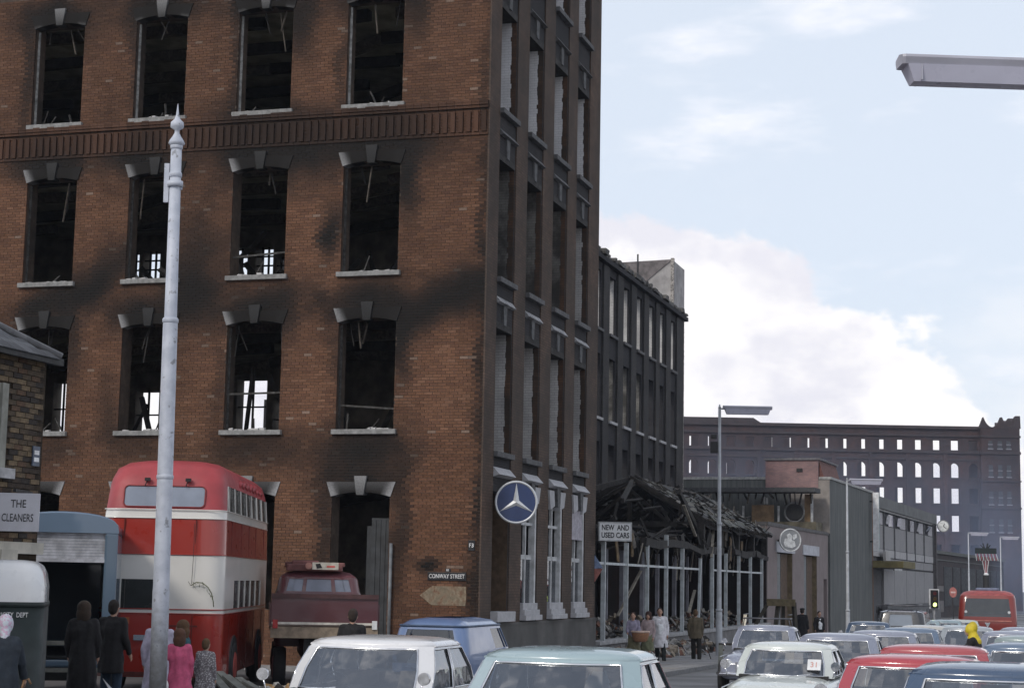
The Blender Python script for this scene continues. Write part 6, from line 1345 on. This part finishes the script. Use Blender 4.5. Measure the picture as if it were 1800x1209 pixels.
mb = MB(); mb.lathe([(.12,0),(.2,.08),(.2,.2),(.1,.28)], 12, (0,0,4.1)); obj('knuckle', mb, WHITEP, sg)
for k in range(6): mb = MB(); a = k*1.05; mb.beam((.15*math.cos(a),0,6.3), (.55*math.cos(a)*.7, .1, 6.6+.15*math.sin(a*2)), .12, .05); obj('crest_leaf', mb, mat('crest_dark', (.02,.025,.03), .7), sg)
# ------------------------------------------------ barriers and planks on the pavement
wp = thing('leaning_white_post', 'cream-white plank leaning against a rail at the showroom kerb', 'plank', on_ground(Vector((6.45, 49.5, 0))), 0)
mb = MB(); mb.beam((-.02, 0, .15), (.14, .05, 1.62), .11, .05); obj('plank', mb, mat('cream_plank', (.74,.68,.55), .6), wp)
mb = MB(); mb.box(-.10, .16, -.05, .10, .0, .2); mb.beam((.02,.0,.62), (.1,.05,.66), .14, .06); obj('foot', mb, ASHWOOD, wp)
br = thing('rail_barrier', 'dark timber rail barrier across the kerb beside the lilac-grey saloon', 'barrier', on_ground(Vector((5.75, 44.0, 0))), 0)
mb = MB(); mb.beam((-.55, 0, .92), (.5, .0, .92), .05, .05); obj('rail', mb, CHAR, br)
for x in (-.5, .45): mb = MB(); mb.box(x-.05, x+.05, -.05, .05, 0, .9); obj('leg', mb, mat('barrier_grey', (.12,.13,.12), .8), br)
mb = MB(); mb.box(-.55, .3, .05, .10, .05, .55); obj('board', mb, mat('barrier_green_grey', (.075,.085,.08), .8), br)
af = thing('timber_trestle', 'dark timber trestle with splayed legs in front of the lilac frontage', 'trestle', on_ground(Vector((10.7, 70.0, 0))), R(-6))
mb = MB(); mb.box(-.55, .55, -.25, .25, 1.85, 2.12); obj('head', mb, mat('trestle_timber', (.13,.105,.06), .9, 0, .3, 4), af)
for (a, b) in (((-.5,0,1.95),(-1.6,.1,0)), ((-.1,0,1.95),(-.35,-.5,0)), ((.5,0,2.0),(.62,.1,0)), ((.1,.1,1.95),(.1,.9,0))): mb = MB(); mb.beam(a, b, .14, .14); obj('leg', mb, mat('trestle_leg', (.055,.05,.04), .9, 0, .3, 4), af)
# ------------------------------------------------ boards and scrap by the bus
rd = random.Random(21)
for k in range(7):
    c = Vector((-4.75+.17*k, 30.3+rd.uniform(-.2,.4), 0)); z = gz(c.y); T_ = thing('loose_plank', 'grey weathered plank in the splayed stack beside the bus', 'plank', (c.x, c.y, z), 0, 'planks leaning in a splayed stack by the bus')
    mb = MB(); mb.beam((-.35-.05*k*.3, .6, .62-.05*k), (.42+.02*k, -.3, .03), .15, .035, rd.uniform(-.2,.2)); obj('board', mb, mat('weathered_plank', (.13,.135,.125), .9, 0, .3, 6, .4, (.05,.05,.05), 3), T_)
sh_ = thing('scrap_heap', 'low heap of rags, paper and splintered board between the bus and the lorry', 'rubble', (-4.0, 33.3, gz(33.3)), 0)
for k, m in enumerate((RUB[1], RUB[2], RUB[4], mat('rag_ochre', (.35,.22,.10), .9))):
    mb = MB(); rubble(mb, (0,0,.03), 26, 1.2, .8, .22, rd, (.05,.2)); o = obj(('plaster_lump','charred_lump','broken_board','rag')[k], mb, m, sh_); o['kind'] = 'stuff'
pp = thing('torn_sheet', 'torn white sheet of board lying against the bus tail', 'board', (-6.05, 28.6, gz(28.6)), 0)
mb = MB(); mb.add([(-.35,0,.55),(-.22,.0,.42),(.30,-.1,.02),(.05,-.15,.0),(-.1,-.1,.2),(-.35,.012,.55),(-.22,.012,.42),(.30,-.088,.02),(.05,-.138,.0),(-.1,-.088,.2)], [(0,1,2,3,4),(9,8,7,6,5),(0,5,6,1),(1,6,7,2),(2,7,8,3),(3,8,9,4),(4,9,5,0)]); obj('sheet', mb, WHITEP, pp)
# ================================================================== people
def _cap(mb, a, b, ra, rb, n=12, sx=1.0):
    a = Vector(a); b = Vector(b); d = b-a; L = d.length or 1e-4; d.normalize(); pts = []; rs = []
    for k in range(5): t = math.pi/2*(1-k/4); pts.append(a - d*ra*math.sin(t)); rs.append(max(ra*math.cos(t), .0012))
    for k in range(1, 5): t = math.pi/2*k/4; pts.append(b + d*rb*math.sin(t)); rs.append(max(rb*math.cos(t), .0012))
    pts.insert(5, b); rs.insert(5, rb); mb.tube(pts, rs, n)
def _ell(mb, c, r, n=14, rot=None):
    c = Vector(c); rings = []
    for k in range(1, n): 
        t = math.pi*k/n; ring = []
        for q in range(n+4):
            a = 2*math.pi*q/(n+4); v = Vector((r[0]*math.sin(t)*math.cos(a), r[1]*math.sin(t)*math.sin(a), r[2]*math.cos(t)))
            if rot is not None: v = rot @ v
            ring.append(c+v)
        rings.append(ring)
    mb.loft(rings)
def _loft(mb, secs, n=20, fold=0.0):
    mb.loft([[(cx + rx*math.cos(2*math.pi*q/n)*(1+fold*k/len(secs)*math.sin(q*2*math.pi/n*7)), cy + ry*math.sin(2*math.pi*q/n)*(1+fold*k/len(secs)*math.cos(q*2*math.pi/n*6)), z) for q in range(n)] for k, (z, cx, cy, rx, ry) in enumerate(secs)])
BAKE = []
def bake(mb, name, m, parent, voxel=.016, smooth=3):
    me = mb.mesh(name); fixn(me); o = bpy.data.objects.new(name, me); COL.objects.link(o)
    r = o.modifiers.new('r', 'REMESH'); r.mode = 'VOXEL'; r.voxel_size = voxel; r.use_smooth_shade = True
    s = o.modifiers.new('s', 'SMOOTH'); s.iterations = smooth; s.factor = .5
    o.parent = parent; BAKE.append((o, m)); return o
SKIN = mat('skin', (.42,.25,.18), .55, 0, .1, 12)
def cloth(name, c, r=.9): return mat('cloth_'+name, c, r, 0, .18, 9, .25, tuple(x*.5 for x in c), 5, .006, 60)
def person(label, loc, rz, h=1.70, top=None, topc='coat', hem=.42, trous=None, legskin=False, shoes=None, hairc=(.05,.03,.02), hair='short', scarf=None, stride=0.0, armL=None, armR=None, female=False, hunch=0.0, group=None, flare=.0, inner=None, sit=False):
    """faces +x in its own frame; arms are (elbow, wrist) offsets in metres for a 1.75 m figure"""
    T_ = thing('person', label, 'person', loc, rz, group); T_.scale = (h/1.75,)*3; T_.rotation_euler = (R(1.6)*math.sin(loc.x*7), R(1.2)*math.cos(loc.y*5), rz)
    sw = .150 if female else .172; hunchv = Vector((hunch, 0, -hunch*.25)); st = stride
    hips = [Vector((0, s*.09, .93)) for s in (-1, 1)]
    if sit: knees = [Vector((.40, s*.14, .80)) for s in (-1,1)]; ank = [Vector((.36, s*.14, .36)) for s in (-1,1)]
    else: knees = [Vector((.05+st*.45*s, s*.095, .50)) for s in (-1, 1)]; ank = [Vector((st*s - (.0 if s*st > 0 else -.02), s*.10, .09 + (0 if s*st >= 0 else .03))) for s in (-1, 1)]
    chest = Vector((0,0,1.30))+hunchv*.6; shl = [Vector((0, s*sw, 1.42))+hunchv for s in (-1, 1)]; neck = Vector((0,0,1.47))+hunchv*1.1; head = Vector((.02,0,1.625))+hunchv*1.5
    defR = ((-.02,-.06,-.28), (.06,-.05,-.52)); defL = ((-.02,.06,-.28), (.06,.05,-.52))
    arms = []
    for s, sp_ in ((-1, armR or defR), (1, armL or defL)): arms.append((shl[0 if s < 0 else 1] + Vector(sp_[0]), shl[0 if s < 0 else 1] + Vector(sp_[1])))
    b = MB()
    _ell(b, (0,0,.98), (.115,.155,.13)); _cap(b, (0,0,1.0), chest, .115, .125); _ell(b, chest, (.105,.155,.16)); _cap(b, shl[0], shl[1], .055, .055); _cap(b, chest+Vector((0,0,.1)), neck+Vector((.01,0,.06)), .06, .05)
    for i in (0, 1):
        _cap(b, hips[i], knees[i], .082, .055); _cap(b, knees[i], ank[i], .052, .036); _cap(b, ank[i]+Vector((-.03,0,-.045)), ank[i]+Vector((.15,0,-.055)), .036, .030)
        e, w_ = arms[i]; _cap(b, shl[i], e, .048, .038); _cap(b, e, w_, .037, .026)
        d = (w_-e).normalized(); side = Vector((0, 1 if i == 0 else -1, 0)); fwd = (Vector((1,0,0)) - d*d.x); fwd = fwd.normalized() if fwd.length > .1 else Vector((0,0,1)); sd = d.cross(fwd)
        pl = w_ + d*.055; _cap(b, w_, pl, .026, .030); _cap(b, pl+fwd*.018, pl-fwd*.018, .022, .022)
        for q, (o_, L_) in enumerate(((.030,.062),(.010,.072),(-.010,.068),(-.030,.052))):
            k0 = pl + d*.02 + fwd*o_; k1 = k0 + d*L_*.55; _cap(b, k0, k1, .0095, .0085, 8); _cap(b, k1, k1 + (d*.8+sd*(.5 if i else -.5))*L_*.5, .0085, .007, 8)
        t0 = w_ + d*.02 + fwd*.026; t1 = t0 + (fwd*.7+d*.7)*.035; _cap(b, t0, t1, .011, .010, 8); _cap(b, t1, t1+d*.03, .010, .008, 8)
    _ell(b, head, (.098,.078,.118)); _ell(b, head+Vector((.03,0,-.055)), (.065,.058,.065)); _ell(b, head+Vector((.102,0,-.018)), (.020,.014,.026)); _cap(b, head+Vector((.092,-.018,-.062)), head+Vector((.092,.018,-.062)), .009, .009, 8)
    for s in (-1, 1): _ell(b, head+Vector((-.005, s*.080, -.01)), (.020,.010,.032), 8); _ell(b, head+Vector((.086, s*.030, .016)), (.012,.014,.008), 8)
    bake(b, 'body', SKIN, T_, .0125, 2)
    for s in (-1, 1): mb = MB(); _ell(mb, head+Vector((.094, s*.031, .008)), (.006,.012,.007), 8); obj('eye', mb, mat('eye_dark', (.03,.025,.02), .3), T_)
    # clothes
    if trous:
        m_ = MB(); _ell(m_, (0,0,.99), (.135,.175,.11))
        for i in (0, 1): _cap(m_, hips[i], knees[i], .100, .078); _cap(m_, knees[i], ank[i]+Vector((0,0,.02)), .078, .070)
        bake(m_, 'trousers', trous, T_)
    sh_ = shoes or cloth('shoe_black', (.02,.018,.016), .5); m_ = MB()
    for i in (0, 1):
        m_ = MB(); _cap(m_, ank[i]+Vector((-.035,0,-.045)), ank[i]+Vector((.16,0,-.052)), .045, .038); _ell(m_, ank[i]+Vector((-.02,0,-.02)), (.05,.045,.05)); bake(m_, 'shoe', sh_, T_, .013, 2)
    if top:
        m_ = MB(); zs = 1.45
        if topc in ('coat', 'jacket'):
            he = hem if topc == 'coat' else .80
            secs = [(he, -.01, 0, .17+flare, .215+flare), (he+.02, 0, 0, .172+flare, .217+flare)] + ([(.80, 0, 0, .165+flare*.4, .205+flare*.4)] if he < .7 else []) + [(1.02, 0, 0, .148, .185), (1.12, hunchv.x*.2, 0, .142, .18), (1.30, hunchv.x*.6, 0, .150, .205), (1.40, hunchv.x*.9, 0, .125, sw+.02), (1.46, hunchv.x, 0, .085, .10)]
            _loft(m_, secs, 24, .10)
        else:
            _loft(m_, [(.92,0,0,.14,.18), (1.05,0,0,.135,.17), (1.3,hunchv.x*.6,0,.142,.195), (1.40,hunchv.x*.9,0,.12,sw+.015), (1.45,hunchv.x,0,.08,.09)], 20)
        _cap(m_, shl[0], shl[1], .068, .068)
        for i in (0, 1): e, w_ = arms[i]; _cap(m_, shl[i], e, .068, .058); _cap(m_, e, e+(w_-e)*.90, .057, .048)
        _cap(m_, neck+Vector((-.02,-.04,-.02)), neck+Vector((-.02,.04,-.02)), .055, .055)
        bake(m_, topc if topc != 'top' else 'pullover', top, T_)
    if inner:   # open front showing a pullover
        m_ = MB(); _loft(m_, [(.93,.095,0,.07,.10),(1.2,.10,0,.07,.105),(1.40,.075,0,.05,.08)], 16); bake(m_, 'pullover', inner, T_)
    if scarf is not None:
        m_ = MB(); _ell(m_, head+Vector((-.012,0,.02)), (.118,.100,.130)); _cap(m_, head+Vector((-.07,0,-.06)), neck+Vector((-.06,0,0)), .07, .055); (_ell(m_, head+Vector((-.05,0,.06)), (.10,.09,.13)), _cap(m_, head+Vector((-.05,0,-.08)), neck+Vector((-.04,0,-.08)), .10, .15)) if hair == 'hood' else None; bake(m_, 'headscarf' if hair != 'hood' else 'hood', scarf, T_)
    elif hair == 'short': m_ = MB(); _ell(m_, head+Vector((-.018,0,.028)), (.100,.088,.108)); _ell(m_, head+Vector((-.05,0,-.02)), (.065,.078,.09)); bake(m_, 'hair', cloth('hair_%d' % int(hairc[0]*1000), hairc), T_)
    elif hair == 'long': m_ = MB(); _ell(m_, head+Vector((-.02,0,.03)), (.118,.112,.115)); _ell(m_, head+Vector((-.05,0,-.07)), (.095,.118,.12)); _ell(m_, head+Vector((-.06,0,-.14)), (.07,.105,.07)); bake(m_, 'hair', cloth('hair_%d' % int(hairc[0]*1000), hairc), T_)
    elif hair == 'cap':
        m_ = MB(); _ell(m_, head+Vector((-.018,0,.0)), (.098,.086,.11)); bake(m_, 'hair', cloth('hair_%d' % int(hairc[0]*1000), hairc), T_)
        m_ = MB(); _ell(m_, head+Vector((.0,0,.085)), (.128,.108,.05)); _ell(m_, head+Vector((.10,0,.065)), (.06,.07,.014)); bake(m_, 'cap', cloth('cap_black', (.02,.02,.022)), T_)
    return T_
AWAY = R(90)
NAVC = cloth('navy', (.022,.030,.042)); BLKC = cloth('black', (.014,.013,.014)); PINK = cloth('pink', (.55,.10,.20)); LILC = cloth('lilac', (.50,.47,.58)); BRNC = cloth('brown_tweed', (.105,.085,.055)); DRK = cloth('dark_trousers', (.022,.026,.026)); WHC = cloth('white', (.66,.65,.68)); TEAL = cloth('teal', (.03,.09,.11)); SKIRT = cloth('patterned_skirt', (.17,.18,.11)); LILT = cloth('lilac_knit', (.27,.25,.33)); PNKT = cloth('pink_grey_knit', (.34,.27,.27))
def spotted():
    m, k, b = newmat('cloth_patterned'); v = k.coord(); n = k.node('ShaderNodeTexVoronoi'); k.put(n.inputs['Vector'], v); n.inputs['Scale'].default_value = 26
    k.put(b.inputs['Base Color'], k.mix(k.ramp(n.outputs[0], .25, .5), (.50,.49,.50), (.18,.17,.18))); b.inputs['Roughness'].default_value = .9; return m
PATT = spotted()
def pat2():
    m, k, b = newmat('cloth_headscarf'); v = k.coord(); k.put(b.inputs['Base Color'], k.mix(k.ramp(k.noise(v, 30, 3), .45, .6), (.52,.57,.63), (.52,.36,.48))); b.inputs['Roughness'].default_value = .85; return m
def gp_(x, Y): return Vector((x, Y, gz(Y)))
p = person('stooped woman in navy coat and pale patterned headscarf, holding a brown bag', gp_(-5.80, 20.8), AWAY+.25, 1.64, NAVC, 'coat', .35, None, hair='none', scarf=pat2(), hunch=.10, female=True, flare=.04, armR=((.04,-.07,-.26),(.16,-.10,-.46)))
bag = thing('shopping_bag', 'tan leather shopping bag held by the woman in the headscarf', 'bag', gp_(-6.02, 20.7) + Vector((0,0,.40)), .3)
mb = MB(); mb.box(-.16,.16,-.07,.07,0,.30); obj('bag_body', mb, mat('tan_leather', (.28,.13,.04), .6), bag, bevel=.03, bseg=3); mb = MB(); mb.tube([(-.1,0,.3),(-.08,0,.44),(.08,0,.44),(.1,0,.3)], .012, 6); obj('handle', mb, mat('tan_leather', (.28,.13,.04)), bag)
st_ = thing('walking_stick', 'brown crook-handled walking stick held by the stooped woman', 'stick', gp_(-5.55, 20.7), 0)
mb = MB(); mb.tube([(0,0,.0),(0,0,.80),(.02,0,.88),(.07,0,.90),(.10,0,.84)], .013, 8); obj('shaft', mb, mat('stick_brown', (.20,.11,.05), .5), st_)
person('tall figure in long black coat with brown hair, beside the open box van', gp_(-6.62, 28.2), AWAY+.1, 1.76, BLKC, 'coat', .30, DRK, hairc=(.045,.03,.02), hair='long', flare=.03, hunch=.03)
person('man in black coat and dark trousers standing close behind the long-coated figure', gp_(-6.30, 28.7), AWAY-.2, 1.78, BLKC, 'coat', .62, cloth('denim', (.03,.05,.08)), hairc=(.02,.015,.012), hair='short', armR=((-.02,-.06,-.28),(.10,-.09,-.50)))
person('figure in pale lilac raincoat mostly hidden by the tall silver pole', gp_(-5.24, 27.0), AWAY+.1, 1.62, LILC, 'coat', .38, DRK, hairc=(.10,.06,.03), hair='short', flare=.03, armR=((.05,-.10,-.24),(.25,-.14,-.32)))
person('girl-sized shopper in bright pink coat with shoulder-length brown hair, back turned', gp_(-4.66, 25.8), AWAY+.15, 1.40, PINK, 'coat', .50, None, hairc=(.085,.04,.025), hair='long', female=True, flare=.05, armL=((-.03,.13,-.22),(.06,.16,-.42)))
wb = thing('white_bundle', 'small white shopping bundle at the pink-coated shopper side', 'bag', gp_(-4.86, 25.6) + Vector((0,-.05,.52)), 0)
mb = MB(); _ell(mb, (0,0,.08), (.085,.07,.11)); mb.tube([(-.03,0,.17),(0,0,.26),(.03,0,.17)], .01, 6); obj('bundle', mb, WHITEP, wb)
person('woman in teal top looking sideways beside the pink coat', gp_(-4.92, 27.2), AWAY+1.3, 1.50, TEAL, 'coat', .60, DRK, hairc=(.11,.06,.03), hair='long', female=True)
person('shopper in grey-white patterned coat half hidden behind the pink coat', gp_(-4.50, 27.0), AWAY-.3, 1.24, PATT, 'coat', .35, DRK, hairc=(.10,.06,.04), hair='short', flare=.05, female=True)
person('man in black jacket and dark hair standing below the lorry tailboard', gp_(-2.62, 30.2), AWAY-.05, 1.70, BLKC, 'jacket', .8, DRK, hairc=(.03,.02,.015), hair='short')
person('woman in lilac knit top and olive skirt sharing a basket by the showroom', gp_(3.86, 54.2), -AWAY-.2, 1.60, LILT, 'top', .9, None, hairc=(.06,.03,.02), hair='short', female=True, stride=.10, armL=((.06,.05,-.25),(.24,.02,-.34)), armR=((.06,-.05,-.25),(.22,-.02,-.34)))
person('woman in pinkish-grey top and patterned skirt next to the lilac top', gp_(4.28, 54.8), -AWAY-.3, 1.62, PNKT, 'top', .9, None, hairc=(.05,.025,.02), hair='long', female=True, stride=.08, armR=((.05,-.06,-.26),(.2,-.1,-.36)))
for (x, Y, m, nm) in ((3.86, 54.2, cloth('olive_skirt', (.16,.15,.09)), 'olive'), (4.28, 54.8, SKIRT, 'patterned')):
    pass
def skirt(parent, m):
    b = MB(); _loft(b, [(.48,0,0,.18,.23),(.50,0,0,.182,.232),(.78,0,0,.165,.205),(1.0,0,0,.138,.175),(1.03,0,0,.12,.155)], 24, .10); bake(b, 'skirt', m, parent)
for o in list(COL.objects):
    if o.get('label', '').startswith('woman in lilac knit'): skirt(o, cloth('olive_skirt', (.16,.15,.09)))
    if o.get('label', '').startswith('woman in pinkish-grey'): skirt(o, SKIRT)
bk_ = thing('shopping_basket', 'round tan shopping basket with pale rim carried by the woman in the lilac top', 'basket', gp_(4.02, 53.9) + Vector((0,0,.72)), 0)
mb = MB(); mb.lathe([(.16,0),(.22,.06),(.26,.22),(.27,.30),(.25,.30),(.23,.22),(.19,.07),(.15,.03)], 20); obj('basket_body', mb, mat('tan_basket', (.30,.15,.08), .8, 0, .25, 30), bk_)
mb = MB(); mb.tube([(.265*math.cos(a), .265*math.sin(a), .30) for a in [2*math.pi*k/22 for k in range(22)]], .03, 6, closed=True); obj('rim', mb, mat('pale_rim', (.56,.42,.35), .8), bk_)
person('man in open white coat over white pullover and dark trousers, walking', gp_(4.78, 55.6), -AWAY-.05, 1.74, WHC, 'coat', .52, DRK, hairc=(.035,.02,.015), hair='short', stride=.16, flare=.03, inner=cloth('bright_white', (.78,.80,.82)))
p = person('man in brown tweed jacket and black trousers walking away past the rubble', gp_(6.12, 57.8), AWAY-.15, 1.70, BRNC, 'jacket', .8, cloth('black_trousers', (.018,.017,.015)), hairc=(.10,.08,.06), hair='short', stride=.14, armR=((-.03,-.05,-.28),(.10,-.03,-.50)))
st2 = thing('cane', 'thin dark cane swung by the man in the brown jacket', 'stick', gp_(6.36, 57.9), 0)
mb = MB(); mb.tube([(.28,.1,.02),(0,.0,.82),(-.03,0,.88)], .013, 6); obj('shaft', mb, mat('cane_dark', (.05,.04,.03), .6), st2)
person('person in black cap and coat by the lilac doorway', gp_(12.4, 75.0), AWAY-.6, 1.78, BLKC, 'coat', .5, DRK, hairc=(.02,.02,.02), hair='cap')
person('person in black jacket with a white shirt front at the second lilac doorway', gp_(13.4, 77.0), -AWAY+.3, 1.66, BLKC, 'coat', .7, DRK, hairc=(.02,.02,.02), hair='short', inner=cloth('bright_white', (.78,.80,.82)))
# rider with yellow hood on a motorcycle
YEL = cloth('yellow_oilskin', (.60,.46,.02), .6)
person('rider in yellow hooded oilskin astride a motorcycle between the queues', gp_(9.33, 35.8)-Vector((0,0,.10)), R(165), 1.70, BLKC, 'jacket', .75, BLKC, hair='hood', scarf=YEL, sit=True, hunch=.06, armL=((.18,.05,-.22),(.40,.06,-.28)), armR=((.18,-.05,-.22),(.40,-.06,-.28)))
mc = thing('motorcycle', 'dark motorcycle under the yellow-hooded rider', 'motorcycle', gp_(9.33, 35.8), R(165))
for x in (-.55, .80):
    mb = MB(); mb.tube([(x+.29*math.cos(a), 0, .32+.29*math.sin(a)) for a in [2*math.pi*k/26 for k in range(26)]], .045, 8, closed=True); t_ = obj('wheel', mb, TYRE, mc)
    mb = MB()
    for k in range(9): a = math.pi*k/9; mb.tube([(x-.26*math.cos(a),0,.32-.26*math.sin(a)),(x+.26*math.cos(a),0,.32+.26*math.sin(a))], .004, 4)
    obj('spokes', mb, CHROME, t_)
mb = MB(); _cap(mb, (.05,0,.80), (.36,0,.82), .11, .08); obj('fuel_tank', mb, paint('tank_maroon', (.10,.02,.02)), mc)
mb = MB(); mb.box(-.45,.02,-.11,.11,.78,.86); obj('saddle', mb, DARK, mc, bevel=.03, bseg=3)
mb = MB(); mb.tube([(.8,-.07,.32),(.62,-.07,.98)], .022, 6); mb.tube([(.8,.07,.32),(.62,.07,.98)], .022, 6); mb.tube([(.45,-.34,1.06),(.60,-.2,1.05),(.62,0,1.02),(.60,.2,1.05),(.45,.34,1.06)], .014, 6); obj('fork_and_handlebar', mb, CHROME, mc)
mb = MB(); mb.box(-.1,.3,-.1,.1,.3,.68); mb.tube([(-.55,.06,.32),(.3,.06,.5)], .03, 6); mb.tube([(.2,-.1,.35),(-.7,-.12,.30)], .035, 8); obj('engine_and_frame', mb, mat('engine_grey', (.12,.12,.125), .4, .6), mc)
mb = MB(); mb.disc((.74,0,.88), (1,0,0), .085, .1, 16); obj('headlight', mb, CHROME, mc)
dg = bpy.context.evaluated_depsgraph_get(); baked = [bpy.data.meshes.new_from_object(o.evaluated_get(dg)) for o, m in BAKE]
for (o, m), me2 in zip(BAKE, baked):
    o.modifiers.clear(); o.data = me2; me2.materials.clear(); me2.materials.append(m)
    if o.name.split('.')[0] in ('coat', 'jacket', 'trousers', 'skirt', 'pullover'):   # hanging folds
        nv = len(me2.vertices); co = np.empty(nv*3, np.float32); no = np.empty(nv*3, np.float32); me2.vertices.foreach_get('co', co); me2.vertices.foreach_get('normal', no); co = co.reshape(-1,3); no = no.reshape(-1,3); ph = nv % 53
        f_ = .007*np.sin(co[:,1]*38+ph+2.2*np.sin(co[:,2]*5+ph))*np.cos(co[:,0]*31+1.5*np.sin(co[:,2]*7)) + .006*np.sin(co[:,2]*26+co[:,1]*14+ph)*np.cos(co[:,0]*19-ph)
        me2.vertices.foreach_set('co', (co+no*f_[:,None]).ravel())
        me2.update()
# ================================================================== the air: thin street haze
hz = MB(); hz.box(-260, 330, -60, 420, -3.0, 40); hzo = obj('haze', hz, None); hzo['kind'] = 'stuff'
hm = bpy.data.materials.new('haze_air'); hm.use_nodes = True; hm.node_tree.nodes.clear(); kk = NT(hm)
pv_ = kk.node('ShaderNodeVolumePrincipled'); pv_.inputs['Color'].default_value = (.72,.82,1.0,1); pv_.inputs['Density'].default_value = .00018; pv_.inputs['Anisotropy'].default_value = .2
oo = kk.node('ShaderNodeOutputMaterial'); kk.l.new(pv_.outputs[0], oo.inputs['Volume']); hzo.data.materials.append(hm)

# smoke from the smouldering far mill, drifting low in front of it
sk = MB(); sk.box(14, 75.6, 222, 263.5, -1.5, 25.6); sko = obj('smoke', sk, None); sko['kind'] = 'stuff'
sm2 = bpy.data.materials.new('drifting_smoke'); sm2.use_nodes = True; sm2.node_tree.nodes.clear(); kk = NT(sm2)
pv2 = kk.node('ShaderNodeVolumePrincipled'); pv2.inputs['Color'].default_value = (.60,.72,1.0,1); pv2.inputs['Anisotropy'].default_value = .1
tcn = kk.node('ShaderNodeTexCoord'); sp3 = kk.node('ShaderNodeSeparateXYZ'); kk.l.new(tcn.outputs['Object'], sp3.inputs[0])
fall = kk.math('MULTIPLY', kk.ramp(sp3.outputs[2], 2, 25.4, 1.0, 0.0), kk.math('MULTIPLY', kk.ramp(sp3.outputs[0], 14, 30), kk.ramp(sp3.outputs[0], 75.4, 66)))
nz3 = kk.ramp(kk.noise(kk.coord(), .07, 4), .35, .7, .25, 1.0)
kk.put(pv2.inputs['Density'], kk.math('MULTIPLY', kk.math('MULTIPLY', fall, nz3), .016))
oo = kk.node('ShaderNodeOutputMaterial'); kk.l.new(pv2.outputs[0], oo.inputs['Volume']); sko.data.materials.append(sm2)
